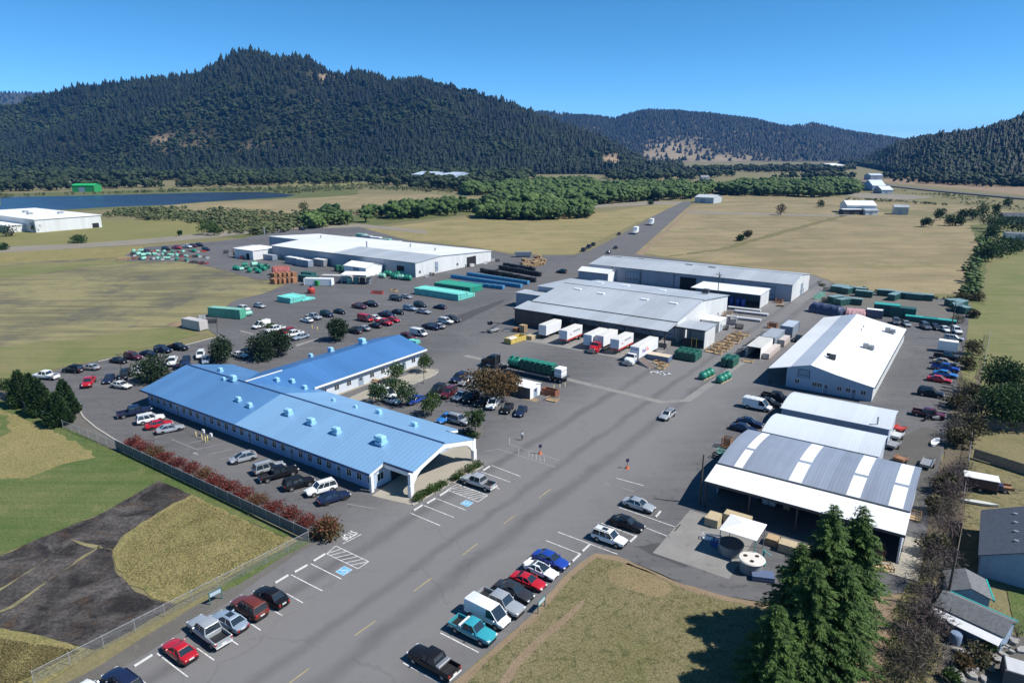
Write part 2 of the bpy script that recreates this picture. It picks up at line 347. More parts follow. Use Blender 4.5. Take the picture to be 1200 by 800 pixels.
region('hayfield', [(850,226),(900,228),(1000,232),(1120,240),(1200,250),(1200,256),(1120,249),(1000,243),(930,235),(830,237)], -.055, m_tan, jit=2)
region('farm_track', [(806,247),(830,248),(960,251.5),(1000,251.5),(1000,253),(955,253.5),(830,250.5),(800,250)], -.03, m_dirtroad, jit=.6)
region('farm_track', [(984,252.5),(900,275),(840,292),(780,300),(790,300.5),(850,293),(905,277),(994,253)], -.03, groundmat('rough_verge', (.12,.115,.05),(.17,.145,.07),s=.1,fine=1), jit=2)
region('field_margin', [(1136,264),(1164,262),(1172,272),(1160,300),(1150,340),(1156,358),(1125,352),(1133,320),(1146,285)], -.035, m_marsh, jit=1)
region('meadow', [(1164,262),(1260,262),(1300,400),(1230,470),(1120,470),(1135,360),(1152,345),(1162,300)], -.04, m_leftg, jit=.8)
# far road and the gravel road across the back
region('far_road', [(672,303),(640,318),(600,350),(575,372),(640,360),(700,331),(738,303),(809,240),(812,236),(801,236),(770,251),(720,279),(690,294)], .004, m_road, jit=.15)
region('far_road_verge', [(716,330),(742,302),(813,240),(816,240),(752,300),(730,330)], -.02, m_dirt, jit=.8)
region('gravel_road', [(-40,299),(0,296),(90,291),(170,286),(260,277),(330,269.5),(420,266),(500,274),(500,270),(420,262),(330,265.5),(250,272),(170,280),(90,285.5),(0,289),(-40,291)], -.03, m_dirtroad, jit=.6)
region('gravel_road', [(640,243),(760,236),(800,236),(800,239),(740,241),(660,246)], -.03, m_dirtroad, jit=.8)
region('roadside_bank', [(1000,211),(1060,216),(1130,221),(1200,229),(1300,236),(1300,226),(1200,217),(1140,210),(1060,208)], -.03, m_dirt, jit=2)
region('commercial_lot', [(1003,226),(1060,228),(1100,231),(1060,234),(1010,232),(990,229)], -.02, m_dirtroad, jit=.5)
# --- left fields
region('pasture', [(-60,300),(60,296),(140,306),(178,306),(210,306),(240,311),(272,319),(298,327),(330,335),(300,347),(270,354),(262,362),(225,378),(200,400),(135,418),(75,430),(20,445),(-60,460)], -.04, m_left, jit=.5)
region('pasture_green', [(-60,412),(40,402),(110,395),(150,388),(205,383),(232,391),(200,401),(135,417),(75,429),(20,444),(-60,459)], -.03, m_leftg, jit=1.2)
region('pasture_green', [(-60,318),(30,309),(110,305),(176,307),(100,312),(40,322),(-60,330)], -.03, m_leftg, jit=1.5)
region('scrub_strip', [(-60,297),(140,289),(190,287),(175,300),(100,303),(-60,312)], -.035, m_straw, jit=1)
# --- near left fields, inside the fences
region('mown_field', [(-100,430),(0,463),(40,478),(105,508),(150,530),(250,577),(340,626),(332,630),(225,582),(186,563),(120,600),(40,632),(0,650),(-160,720)], -.03, m_mow, jit=.5)
region('straw_strip', [(-60,452),(0,470),(42,490),(92,520),(112,535),(70,545),(30,560),(0,562),(-40,575),(-20,520),(14,505),(6,488)], -.024, m_straw, jit=.8)
region('old_paving', [(-160,730),(0,651),(40,633),(120,601),(186,563),(200,566),(225,578),(205,590),(165,612),(140,632),(131,650),(136,668),(150,685),(178,702),(205,708),(160,734),(112,760),(95,757),(40,742),(-60,725)], -.026, m_burn, jit=.35)
region('straw_patch', [(225,579),(290,610),(345,633),(300,660),(245,690),(207,706),(180,700),(152,684),(137,667),(132,650),(141,632),(166,612),(206,590)], -.02, m_straw, jit=.7)
region('straw_patch', [(-160,735),(-60,728),(0,735),(42,743),(96,758),(112,761),(60,795),(20,830),(-160,830)], -.02, m_straw, jit=.3)
for q in ([(118,640),(60,678),(14,712),(0,717),(0,715.5),(14,709),(60,675),(117,638)], [(83,630),(86,634),(110,641),(133,643),(133,642),(111,639),(90,633)], [(56,655),(0,692),(0,690),(56,654)]):
    region('grass_seam', q, -.018, m_left, jit=.45)
# --- paving
YARD = [(40,840),(130,790),(205,745),(285,692),(352,646),(377,633),(330,608),(245,568),(150,524),(138,517),(112,500),(97,487),(95,476),(85,466),(30,452),(40,441),(75,431),(115,423),(135,418.5),(170,410),(217,404),(256,394),(243,385),(217,384),(225,373),(250,366),(262,361),(275,352),(305,345),(330,336),(335,333),(325,329),(298,327),(272,319),(240,311),(210,306),(178,306),(140,306),(150,297),(172,289),(257,282.5),(283,279.5),(330,269.6),(420,266),(480,282),(560,291),(600,298),(640,299),(672,299),(700,290),(738,303),(745,298),(860,312),(955,323),(985,335),(1040,344),(1128,352),(1137,358),(1133,395),(1124,440),(1112,490),(1106,530),(1092,570),(1087,620),(1075,665),(1058,694),(1000,700),(930,712),(890,704),(850,698),(800,684),(760,666),(725,652),(697,648),(686,655),(662,674),(642,697),(622,722),(597,743),(562,773),(530,800),(490,840)]
region('asphalt_yard', YARD, 0, m_asph, jit=.18, step=1.2)
# worn drive lane and patches
region('gravel_strip', [(20,830),(110,783),(180,738),(260,692),(330,648),(365,630),(377,634),(352,647),(285,693),(205,746),(130,791),(70,826)], -.012, m_grav, jit=.25)
region('green_verge', [(255,688),(300,660),(352,632),(362,630),(364,634),(325,656),(280,684),(262,692)], -.008, m_mow, jit=.2)
region('gravel_strip', [(-40,455),(30,478),(90,507),(140,530),(150,524),(138,517),(112,500),(97,487),(95,476),(86,467),(60,478),(-40,445)], .006, m_grav, jit=.15)
region('green_verge', [(-40,470),(0,468),(60,492),(130,527),(180,548),(250,582),(340,626),(330,628),(250,590),(180,560),(120,530),(60,503),(0,479)], -.016, m_mow, jit=.35)
region('front_lawn', [(490,860),(532,801),(564,774),(599,744),(624,723),(644,698),(664,675),(688,656),(698,649.5),(725,653.5),(760,667.5),(800,685.5),(850,700),(890,708),(930,716),(1000,716),(1020,740),(1000,840)], .008, m_lawn, jit=.25)
region('lawn_edge_dirt', [(500,850),(530,800),(562,773),(597,743),(622,722),(642,697),(662,674),(686,655),(697,648),(725,652),(800,684),(850,698),(890,706),(930,715),(890,711),(850,704),(800,689),(760,671),(725,657),(700,653),(690,660),(668,678),(648,701),(628,726),(603,747),(570,776),(545,802),(520,850)], .014, m_dirt, jit=.3)
region('worn_path', [(565,830),(600,775),(625,750),(660,722),(680,704),(686,701),(684,708),(665,728),(632,755),(607,782),(580,830)], .014, m_dirt, jit=.25)
region('bare_patch', [(712,668),(735,660),(770,672),(790,690),(775,700),(740,690),(715,682)], .014, groundmat('bare_lawn', (.27,.20,.12),(.19,.16,.075),(.12,.12,.04),s=.3,s3=.8,fine=5,bump=.9), jit=.8)
region('dirt_track', [(1040,694),(1026,706),(1030,730),(1015,765),(985,830),(1010,830),(1035,775),(1047,740),(1045,712),(1056,697)], .012, m_dirt, jit=.3)
region('side_lawn', [(1058,694),(1045,712),(1047,740),(1035,775),(1010,830),(1080,840),(1100,770),(1110,700),(1090,640),(1076,664)], .006, m_lawn, jit=.4)
region('brush_ground', [(1072,664),(1086,620),(1091,572),(1105,532),(1112,490),(1124,442),(1133,396),(1137,362),(1156,362),(1150,420),(1150,480),(1135,540),(1130,600),(1112,680),(1105,760),(1098,840),(1040,840),(1060,760),(1064,700)], -.01, groundmat('leaf_litter', (.10,.085,.06),(.15,.12,.075),(.07,.10,.03),s=.2,s3=.6,fine=5,bump=.8,cov3=.58), jit=.4)
region('right_verge', [(1137,361),(1157,361),(1150,415),(1142,455),(1126,452),(1133,396)], -.006, m_leftg, jit=.4)
region('back_yard', [(1135,540),(1300,560),(1300,640),(1160,640),(1108,690),(1130,600)], -.02, m_lawn, jit=.2)
region('back_yard', [(1180,690),(1300,700),(1300,800),(1200,790)], -.02, m_mow, jit=.2)
region('rubble_ground', [(1105,745),(1150,735),(1200,745),(1300,760),(1300,860),(1098,860)], -.015, m_grav, jit=.3)
# concrete
def slab(name, b0, b1, a0, a1, z, m, h=None):
    mb = MB()
    if h: mb.box(b0, b1, a0, a1, z - h, z)
    else: mb.face([(b0, a0, z), (b1, a0, z), (b1, a1, z), (b0, a1, z)])
    return gobj(name, mb, m, 'structure')
slab('dock_apron', -101, -64.5, 150, 163.2, .006, m_conc)
def strip(name, pts, w, z, m, h=0.0, px=True):
    """ribbon of constant width along a polyline"""
    P_ = [G(*p) if px else LOC(*p) for p in pts]; mb = MB(); Lp = []; Rp = []
    for i, p in enumerate(P_):
        d = (P_[min(i+1, len(P_)-1)] - P_[max(i-1, 0)]); nx = Vector((-d.y, d.x, 0)).normalized() * w / 2
        Lp.append(p + nx); Rp.append(p - nx)
    for i in range(len(P_) - 1):
        if h:
            q = [Lp[i], Rp[i], Rp[i+1], Lp[i+1]]
            mb.raw([(p.x, p.y, z) for p in q] + [(p.x, p.y, z + h) for p in q], [(4,5,6,7),(0,1,5,4),(2,3,7,6),(1,2,6,5),(3,0,4,7)])
        else: mb.face([(p.x, p.y, z) for p in (Lp[i], Rp[i], Rp[i+1], Lp[i+1])])
    o = mb.build(name, m); o['kind'] = 'structure'; return o
GUT = [(129.6,-104.5),(128.2,-73),(126.6,-50.4),(130.5,-46.4),(165.9,-45.0)]
strip('concrete_gutter', [(b, a) for a, b in GUT], 1.7, .009, m_conc, px=False)
slab('shop_pad', -29.4, -19.5, 74.2, 87.5, .012, m_conc)
slab('shed_slab', -3.0, -.6, 86.5, 97.5, .10, m_concl, .12)
slab('shed_slab', -6.5, -3.0, 86.5, 89.3, .10, m_concl, .12)
m_curb = mat('kerb_concrete', (.36, .34, .30), .8, var=.15, vs=2, coords='pos')
strip('kerb', [(95,474),(94,482),(98,489),(112,501),(138,517.5),(150,524)], .28, 0, m_curb, .14)
strip('kerb', [(217,404.4),(256,394.2)], .35, 0, m_curb, .12)
strip('kerb', [(115,423.5),(135,419)], .35, 0, m_curb, .12)
strip('highway', [(975,208),(1000,212),(1040,218),(1090,223.5),(1140,228),(1200,233.5),(1290,241)], 17, -.1, m_road, 1.4)
# ================================================================ hills and the woods on them
def proj(X, Y, Z):
    dz = CH - Z; d = Y * CC + dz * CS
    return 600 + CF * X / d, 400 + CF * (-Y * CS + dz * CC) / d
def ico(sub=0):
    bm = bmesh.new(); bmesh.ops.create_icosphere(bm, subdivisions=sub + 1, radius=1)
    v = np.array([p.co[:] for p in bm.verts], dtype=np.float32); f = np.array([[q.index for q in g.verts] for g in bm.faces], dtype=np.int32); bm.free()
    return v, f
IV, IF = ico(0)
def conifer_tpl(seed, tiers=4, n=6):
    """small spire: ragged tiers, unit height"""
    r = np.random.default_rng(seed); V = []; F = []
    for t in range(tiers):
        z0 = .04 + .80 * t / tiers; z1 = min(1.0, z0 + 1.7 / tiers * .82) if t < tiers - 1 else 1.0
        rad = .23 * (1 - t / tiers) ** .8 + .035
        b = len(V); off = r.uniform(0, 6)
        for i in range(n):
            rr = rad * r.uniform(.6, 1.25); a = off + i * 6.283 / n
            V.append((rr * math.cos(a), rr * math.sin(a), z0 + r.uniform(-.05, .03)))
        V.append((r.uniform(-.01, .01), r.uniform(-.01, .01), z1))
        for i in range(n): F.append((b + i, b + (i + 1) % n, b + n))
    return np.array(V, dtype=np.float32), np.array(F, dtype=np.int32)
def broadleaf_tpl(seed, k=6, wide=.42, s0=.11, s1=.26):
    r = np.random.default_rng(seed); V = []; F = []; b = 0
    for i in range(k):
        a = r.uniform(0, 6.283); q = wide * .62 * math.sqrt(r.uniform(0, 1)); z = r.uniform(.32, .8) if i else .78
        s = r.uniform(s0, s1)
        v = IV * (s * r.uniform(.55, 1.4, (len(IV), 1))).astype(np.float32) * np.array([1.1, 1.1, .9], dtype=np.float32) + np.array([q * math.cos(a), q * math.sin(a), z], dtype=np.float32)
        V.append(v); F.append(IF + b); b += len(v)
    v = IV * np.array([.05, .05, .3], dtype=np.float32) + np.array([0, 0, .25], dtype=np.float32)
    V.append(v); F.append(IF + b)
    return np.vstack(V).astype(np.float32), np.vstack(F).astype(np.int32)
CON = [conifer_tpl(i, 4, 6) for i in range(5)]; CONS = [conifer_tpl(20 + i, 2, 5) for i in range(4)]
BRDN = [broadleaf_tpl(70 + i, 20, .46, .09, .19) for i in range(6)]; BRD = [broadleaf_tpl(i, 10) for i in range(7)]; SHR = [broadleaf_tpl(40 + i, 4, .7) for i in range(4)]
def tri_mesh(name, V, F, tint, m):
    me = bpy.data.meshes.new(name)
    me.vertices.add(len(V)); me.vertices.foreach_set('co', V.astype(np.float32).ravel())
    me.loops.add(F.size); me.loops.foreach_set('vertex_index', F.astype(np.int32).ravel())
    k = F.shape[1]; me.polygons.add(len(F)); me.polygons.foreach_set('loop_start', np.arange(0, F.size, k, dtype=np.int32))
    at = me.attributes.new('tint', 'FLOAT', 'POINT'); at.data.foreach_set('value', tint.astype(np.float32))
    me.materials.append(m); me.update(calc_edges=True); me.validate()
    return me
def wood(name, pos, hts, tpls, m, tints=None, wide=1.0, kind='stuff', vary=.12):
    """a mass of trees: pos (n,3), heights (n)"""
    n = len(pos); tid = NR.integers(0, len(tpls), n); ang = NR.uniform(0, 6.283, n)
    if tints is None: tints = np.clip(NR.normal(.45, .25, n), 0, 1)
    Vs, Fs, Ts = [], [], []; base = 0
    for t, (v, f) in enumerate(tpls):
        I = np.where(tid == t)[0]
        if not len(I): continue
        c, s = np.cos(ang[I])[:, None], np.sin(ang[I])[:, None]; h = hts[I][:, None]; w = h * wide * NR.uniform(.8, 1.25, (len(I), 1))
        x = (v[None, :, 0] * c - v[None, :, 1] * s) * w + pos[I, 0][:, None]
        y = (v[None, :, 0] * s + v[None, :, 1] * c) * w + pos[I, 1][:, None]
        z = v[None, :, 2] * h + pos[I, 2][:, None]
        Vs.append(np.stack([x, y, z], -1).reshape(-1, 3))
        Fs.append((f[None] + (np.arange(len(I)) * len(v))[:, None, None]).reshape(-1, 3) + base); base += len(I) * len(v)
        Ts.append(np.clip(tints[I][:, None] + NR.normal(0, vary, (len(I), len(v))), 0, 1).ravel())
    me = tri_mesh(name, np.vstack(Vs), np.vstack(Fs), np.concatenate(Ts), m)
    o = link(bpy.data.objects.new(name, me)); o['kind'] = kind
    return o
m_fir = leafmat('fir_forest', (.005, .011, .007), (.014, .025, .011), transl=0)
m_firfar = leafmat('far_fir_forest', (.004, .008, .006), (.013, .019, .011), transl=0)
m_mixed = leafmat('broadleaf_forest', (.012, .024, .009), (.042, .060, .019), transl=.1)
m_green = leafmat('riverside_leaves', (.030, .062, .016), (.105, .160, .042), transl=.12)
m_shrubby = leafmat('scrub_leaves', (.05, .07, .025), (.13, .15, .06), transl=.1)
m_hillA = groundmat('forest_floor', (.014, .02, .010), (.03, .032, .016), None, s=.006, s3=.012, fine=.15, bare=(.30, .215, .14))
m_hillB = groundmat('oak_savanna_ground', (.035, .04, .025), (.08, .07, .045), None, s=.004, s3=.008, fine=.1, bare=(.30, .235, .15))
m_hillC = groundmat('forest_floor_right', (.03, .036, .016), (.10, .085, .048), None, s=.01, fine=.2)
def interp(x, pts): return np.interp(x, [p[0] for p in pts], [p[1] for p in pts])
def elev(y, x, Y):     # height at distance Y that is seen at photo row y
    v = (y - 400) / CF
    return CH - Y * (CS + v * CC) / (CC - v * CS)
def bare(px, py, spots):
    r = np.ones(len(px))
    for x, y, rx, ry, d in spots:
        q = ((px - x) / rx) ** 2 + ((py - y) / ry) ** 2
        r *= 1 - d * np.exp(-q)
    return r
def hill(name, sil, Y0, Yr, tree_h, m, x0, x1, nx=150, ns=40, smax=1.5, spur=.28, freq=.02, seed=0.0, pw=1.15, spots=()):
    """terrain rising from its foot (Y0) to the ridge whose skyline the photo shows (Yr)"""
    xs = np.linspace(x0, x1, nx); ss = np.linspace(0, smax, ns); V = np.zeros((ns, nx, 3))
    for i, x in enumerate(xs):
        y0 = interp(x, Y0) if isinstance(Y0, list) else Y0; yr = interp(x, Yr) if isinstance(Yr, list) else Yr
        zr = max(2, elev(interp(x, sil), x, yr) - tree_h)
        for j, s in enumerate(ss):
            Y = y0 + s * (yr - y0); X = (x - 600) / CF * (Y * CC + (CH - zr * min(s, 1)) * CS)
            if s <= 1: p = (.5 - .5 * math.cos(math.pi * s)) * .55 + .45 * s ** pw
            else: p = 1 - .9 * (s - 1) ** 1.2
            g = noise.noise((X * .0022 + seed, Y * .0007, 1.3)) + .5 * noise.noise((X * .006 + seed, Y * .0018, 7.7))
            bell = 4 * s * (1 - s) if s < 1 else 0
            z = zr * p * (1 + spur * g * bell) + 3 * noise.noise((X * .015, Y * .015, seed)) * min(1, bell * 3)
            if s > 1: z = zr * p
            V[j, i] = (X, Y, z - (3 if s == 0 else 0))
    F = []
    for j in range(ns - 1):
        for i in range(nx - 1):
            a = j * nx + i; F.append((a, a + 1, a + nx + 1)); F.append((a, a + nx + 1, a + nx))
    me = tri_mesh(name, V.reshape(-1, 3), np.array(F), 1 - bare(*proj(V[..., 0].ravel(), V[..., 1].ravel(), V[..., 2].ravel()), spots), m)
    for p in me.polygons: p.use_smooth = True
    o = link(bpy.data.objects.new(name, me)); o['kind'] = 'structure'
    return V
def scatter(V, n, smin, smax_, s_total, keep):
    ns, nx, _ = V.shape
    # area weighted: sample grid params, accept by local Y (cells widen with distance)
    out = []
    while len(out) < n:
        k = n * 2
        fi = NR.uniform(0, nx - 1.001, k); fj = NR.uniform(smin, smax_, k) / s_total * (ns - 1); fj = np.minimum(fj, ns - 1.001)
        i = fi.astype(int); j = fj.astype(int); u = (fi - i)[:, None]; w = (fj - j)[:, None]
        p = (V[j, i] * (1 - u) + V[j, i + 1] * u) * (1 - w) + (V[j + 1, i] * (1 - u) + V[j + 1, i + 1] * u) * w
        ok = keep(p, fj / (ns - 1) * s_total); out.extend(p[ok])
    return np.array(out[:n])
def nz(p, sc, sd=0.0):
    return np.array([noise.noise((q[0] * sc + sd, q[1] * sc, q[2] * sc)) for q in p])
# --- the big wooded hill
SILA = [(-460,207),(-330,176),(-200,145),(-120,128),(-60,124),(0,120),(20,118),(57,105),(77,100),(110,95),(150,90),(200,87),(240,82),(263,73),(283,62),(300,60),(320,65),(360,77),(383,88),(400,89),(420,83),(440,86),(467,92),(493,87),(510,92),(550,102),(600,117),(633,132),(683,150),(717,165),(750,182),(780,200),(800,206)]
SPA = [(383,91,14,5,1),(190,163,16,5,.9),(85,196,10,4,.9),(715,186,16,9,.97),(722,192,20,6,.97),(200,172,18,6,.5),(232,168,20,14,.35),(55,168,20,10,.3),(300,172,25,6,.4)]
HA = hill('wooded_hill', SILA, 1560, 2350, 19, m_hillA, -460, 800, 250, 54, spur=.52, spots=SPA)
def keepA(p, s):
    px, py = proj(p[:, 0], p[:, 1], p[:, 2]); return (NR.uniform(0, 1, len(p)) < bare(px, py, SPA)) & (NR.uniform(0,1,len(p)) < p[:,1]/2400)
pa = scatter(HA, 33000, .0, 1.06, 1.5, keepA)
na = nz(pa, .004, 3) ; pxa, pya = proj(pa[:, 0], pa[:, 1], pa[:, 2]); dec = (na + NR.normal(0, .16, len(pa)) + .16 * (pxa < 430) * (pya > 120) - .5 * (pya < 100) > .15) | ((NR.uniform(0, 1, len(pa)) < .25) & (pa[:, 2] < 40))
ta = np.clip(.38 + .7 * nz(pa, .009, 11) + .5 * nz(pa, .0025, 4) + NR.normal(0, .12, len(pa)), 0, 1)
hA = NR.gamma(7, 2.0, len(pa)).clip(6, 30) * np.where(NR.uniform(0, 1, len(pa)) < .1, 1.2, 1)
wood('hillside_forest', pa[~dec], hA[~dec], CON, m_fir, ta[~dec], wide=1.3, vary=.06)
wood('hillside_broadleaf_forest', pa[dec], hA[dec] * .7, BRD, m_mixed, ta[dec])
# --- ridge far to the left, and the one across the valley
HD = hill('distant_ridge', [(-620,186),(-420,140),(-200,104),(-100,102),(0,104),(55,105),(90,107),(140,118)], 4200, 5600, 16, m_hillB, -620, 140, 90, 14, spur=.1)
pd_ = scatter(HD, 3000, .3, 1.05, 1.5, lambda p, s: np.ones(len(p), bool))
wood('distant_ridge_forest', pd_, NR.uniform(16, 26, len(pd_)), CONS, m_firfar, wide=1.5)
SILB = [(560,150),(610,138),(633,130),(653,130),(677,135),(700,135),(720,138),(733,133),(757,128),(800,132),(830,133),(867,140),(900,145),(927,147),(950,143),(973,148),(1000,155),(1033,159),(1060,163),(1100,170),(1160,176)]
SPB = [(655,133,10,4,1),(790,172,42,9,.93),(780,182,60,8,.97),(850,186,60,5,.98),(700,150,14,5,.3),(870,158,14,4,.7),(945,146,10,3,.8),(1003,163,8,4,.7),(1030,167,10,4,.5),(820,160,20,5,.4),(757,129,6,3,.6)]
HB = hill('valley_ridge', SILB, 3300, 4700, 15, m_hillB, 560, 1160, 150, 40, spur=.5, seed=40, spots=SPB)
def keepB(p, s):
    px, py = proj(p[:, 0], p[:, 1], p[:, 2]); return (NR.uniform(0, 1, len(p)) < bare(px, py, SPB) * np.clip(.35 + .9 * s, 0, 1))
pb = scatter(HB, 14000, .05, 1.05, 1.5, keepB)
wood('valley_ridge_forest', pb, NR.uniform(14, 26, len(pb)), CONS, m_firfar, np.clip(.45 + .7 * nz(pb, .004, 5) + NR.normal(0, .2, len(pb)), 0, 1), wide=1.7)
# --- the near hill on the right
SILC = [(985,196),(1000,190),(1013,183),(1047,168),(1083,157),(1120,153),(1150,149),(1173,142),(1200,133),(1260,122),(1330,126),(1450,160),(1560,208)]
HC = hill('right_hill', SILC, [(985,2900),(1010,2300),(1050,1550),(1100,1180),(1200,1000),(1330,900),(1560,850)], [(985,3200),(1010,2800),(1050,2250),(1100,1950),(1200,1750),(1330,1650),(1560,1500)], 17, m_hillC, 985, 1560, 130, 30, spur=.2, seed=80)
SPC = [(1150,220,30,5,.9),(1185,226,30,5,.9),(1120,214,20,3,.7)]
def keepC(p, s):
    px, py = proj(p[:, 0], p[:, 1], p[:, 2]); return (NR.uniform(0, 1, len(p)) < bare(px, py, SPC)) & (NR.uniform(0,1,len(p)) < p[:,1]/2300)
pc = scatter(HC, 11500, .02, 1.06, 1.5, keepC)
dc = (nz(pc, .006, 9) + NR.normal(0, .18, len(pc)) > .16) | ((pc[:, 2] < 22) & (NR.uniform(0, 1, len(pc)) < .65))
hC = NR.uniform(13, 24, len(pc)); tc_ = np.clip(.4 + .5 * nz(pc, .01, 2) + NR.normal(0, .2, len(pc)), 0, 1)
wood('right_hill_forest', pc[~dc], hC[~dc] * NR.uniform(.6, 1.25, (~dc).sum()), CON, m_fir, tc_[~dc], wide=1.25, vary=.06)
wood('right_hill_broadleaf_forest', pc[dc], hC[dc] * .7, BRD, m_mixed, tc_[dc])
# --- valley woods
def in_poly(pts, poly):
    x, y = pts[:, 0], pts[:, 1]; c = np.zeros(len(pts), bool); n = len(poly)
    for i in range(n):
        x1, y1 = poly[i][:2]; x2, y2 = poly[(i + 1) % n][:2]
        if y1 == y2: continue
        c ^= ((y1 > y) != (y2 > y)) & (x < (x2 - x1) * (y - y1) / (y2 - y1) + x1)
    return c
def fill(poly, spacing, mn=0.0):
    w = np.array([G(*p)[:2] for p in poly]); lo, hi = w.min(0), w.max(0)
    n = int((hi[0] - lo[0]) * (hi[1] - lo[1]) / spacing ** 2)
    p = np.stack([NR.uniform(lo[0], hi[0], n), NR.uniform(lo[1], hi[1], n)], -1); p = p[in_poly(p, w)]
    return np.hstack([p, np.full((len(p), 1), -.1)])
def woodland(name, polys, spacing, h0, h1, tpls, m, wide=1.25, patch=None, kind='stuff'):
    p = np.vstack([fill(q, spacing) for q in polys])
    if patch: p = p[nz(p, patch[0], 5) > patch[1]]
    t = np.clip(.45 + .55 * nz(p, .02, 17) + NR.normal(0, .18, len(p)), 0, 1)
    h = NR.uniform(h0, h1, len(p)) * (1 + .35 * nz(p, .03, 31))
    return wood(name, p, h, tpls, m, t, wide)
woodland('riverside_woodland', [[(556,243),(600,231),(640,226),(700,221),(800,219),(828,220),(838,226),(815,233),(760,236),(700,240),(640,246)],
         [(838,225),(870,219),(960,216),(1000,217),(1010,226),(960,232),(900,230),(845,229)], [(540,224),(600,219),(690,215),(700,220),(600,226),(545,230)]], 7.0, 7, 14, BRDN, m_green, 1.3)
woodland('grove', [[(556,256),(572,249),(640,246.5),(694,247),(697,250),(690,256),(640,258),(600,258.5)]], 4.6, 7, 12, BRDN, m_green, 1.15)
woodland('treeline', [[(352,262),(420,252),(480,246),(548,242),(556,248),(540,252),(470,257),(420,261),(365,269)]], 6.2, 5, 12, BRDN, m_green, 1.25, (.02, -.22))
woodland('river_scrub', [[(110,257),(140,247),(230,244),(330,252),(420,249),(430,259),(350,270),(300,276),(245,272),(215,259)]], 5.0, 2, 4.5, SHR, m_shrubby, 1.5, (.02, -.2))
woodland('far_bank_trees', [[(-40,226),(0,226),(100,222),(240,219.5),(420,215),(440,209),(330,209),(240,215),(100,216),(-40,217)]], 13, 6, 15, BRD, m_mixed, 1.2, (.008, -.25))
woodland('hill_foot_trees', [[(-60,207.5),(240,206.5),(440,204.5),(560,206),(640,209),(640,213),(560,212),(440,209),(240,211),(-60,213)]], 12, 8, 18, BRD, m_mixed, 1.25, (.006, -.2))
woodland('far_bank_trees', [[(430,214),(560,214),(620,212),(600,219),(540,224),(440,221)]], 12, 7, 16, BRD, m_mixed, 1.2, (.008, -.2))
woodland('far_bank_scrub', [[(-40,231),(100,227),(240,222),(420,217),(540,222),(545,227),(420,222),(345,227),(240,224),(100,228),(-40,232)]], 8, 1.5, 4, SHR, m_shrubby, 1.5)
woodland('highway_scrub', [[(985,221),(1060,223.5),(1130,229),(1210,238),(1260,246),(1260,256),(1190,247),(1120,238),(1130,235)]], 6, .8, 2, SHR, m_green, 1.6, (.02, -.05))
woodland('distant_valley_trees', [[(700,203),(780,199.5),(900,197),(1000,197),(1010,205),(1000,211),(900,211),(800,212),(720,214)]], 19, 8, 15, BRD, m_mixed, 1.3, (.003, -.12))
woodland('field_hedge', [[(990,233.5),(1060,236.5),(1110,240),(1110,241),(1060,238),(990,235)]], 5, 1.5, 3, SHR, m_shrubby, 1.5)
woodland('bank_trees', [[(1010,208),(1060,209),(1130,211),(1200,214),(1280,218),(1280,224),(1190,222),(1120,217),(1050,214)]], 13, 7, 14, BRD, m_mixed, 1.2, (.01, .0))
woodland('ditch_brush', [[(1128,352),(1135,318),(1147,285),(1150,276),(1158,276),(1153,300),(1146,330),(1141,352)]], 2.6, 1.2, 3.5, SHR, m_green, 1.5)
woodland('roadside_weeds', [[(960,336.5),(985,338.5),(1040,346),(1125,353),(1125,350),(1040,342),(985,335),(958,331)]], 2.4, .4, 1.3, SHR, m_shrubby, 1.8)
# ================================================================ BUILDINGS
m_blue_old = metal_sheet('blue_metal_roof', (.085, .205, .40), pitch=.9, streak=.10, rough=.42)
m_blue_old_y = metal_sheet('blue_tile_roof', (.050, .19, .45), axis='X', pitch=.9, streak=.10, rough=.42)
m_blue_new = metal_sheet('pale_blue_metal_roof', (.185, .34, .525), pitch=.9, streak=.06, rough=.4)
m_blue_wall = metal_sheet('pale_blue_siding', (.30, .42, .62), axis='X', pitch=.35, streak=.06, bump=.25)
m_blue_trim = mat('dark_blue_trim', (.02, .05, .13), .5)
m_white = mat('white_paint', (.76, .76, .75), .5, var=.05, vs=1.5)
m_whitewall = metal_sheet('white_metal_siding', (.62, .63, .62), axis='Y', pitch=.5, streak=.10, bump=.2)
m_whitewallx = metal_sheet('white_metal_siding_front', (.62, .63, .62), axis='X', pitch=.5, streak=.10, bump=.2)
m_greywall = metal_sheet('grey_metal_siding', (.29, .335, .40), axis='X', pitch=.5, streak=.10, bump=.3)
m_greywally = metal_sheet('grey_metal_siding_end', (.40, .43, .46), axis='Y', pitch=.5, streak=.10, bump=.3)
m_galv = metal_sheet('galvanised_roof', (.40, .43, .46), pitch=.75, panel=4.5, streak=.14, rough=.45)
m_galv2 = metal_sheet('weathered_galvanised_roof', (.36, .385, .415), pitch=.75, panel=6, streak=.17, rough=.5)
m_wroof = metal_sheet('white_metal_roof', (.72, .73, .73), pitch=.8, panel=7, streak=.09, rough=.45)
m_wroofy = metal_sheet('white_metal_roof_across', (.74, .745, .74), axis='Y', pitch=.8, panel=7, streak=.10, rough=.45)
m_groofy = metal_sheet('grey_metal_roof_across', (.40, .44, .50), axis='Y', pitch=.8, panel=7, streak=.10, rough=.45)
m_quon = metal_sheet('corrugated_galvanised', (.265, .30, .365), pitch=.45, panel=1.2, streak=.16, rough=.45, metal=.1, bump=.3)
m_quonw = metal_sheet('pale_corrugated_roof', (.56, .60, .64), pitch=.45, panel=3, streak=.08, rough=.45, bump=.25)
m_sky = mat('translucent_skylight_sheet', (.80, .82, .82), .35, var=.05, vs=1)
m_dark = mat('painted_dark_interior', (.012, .012, .014), .9)  # near-black put on flat panels to stand for the shade inside openings
m_dkmetal = mat('dark_metal', (.03, .032, .036), .5)
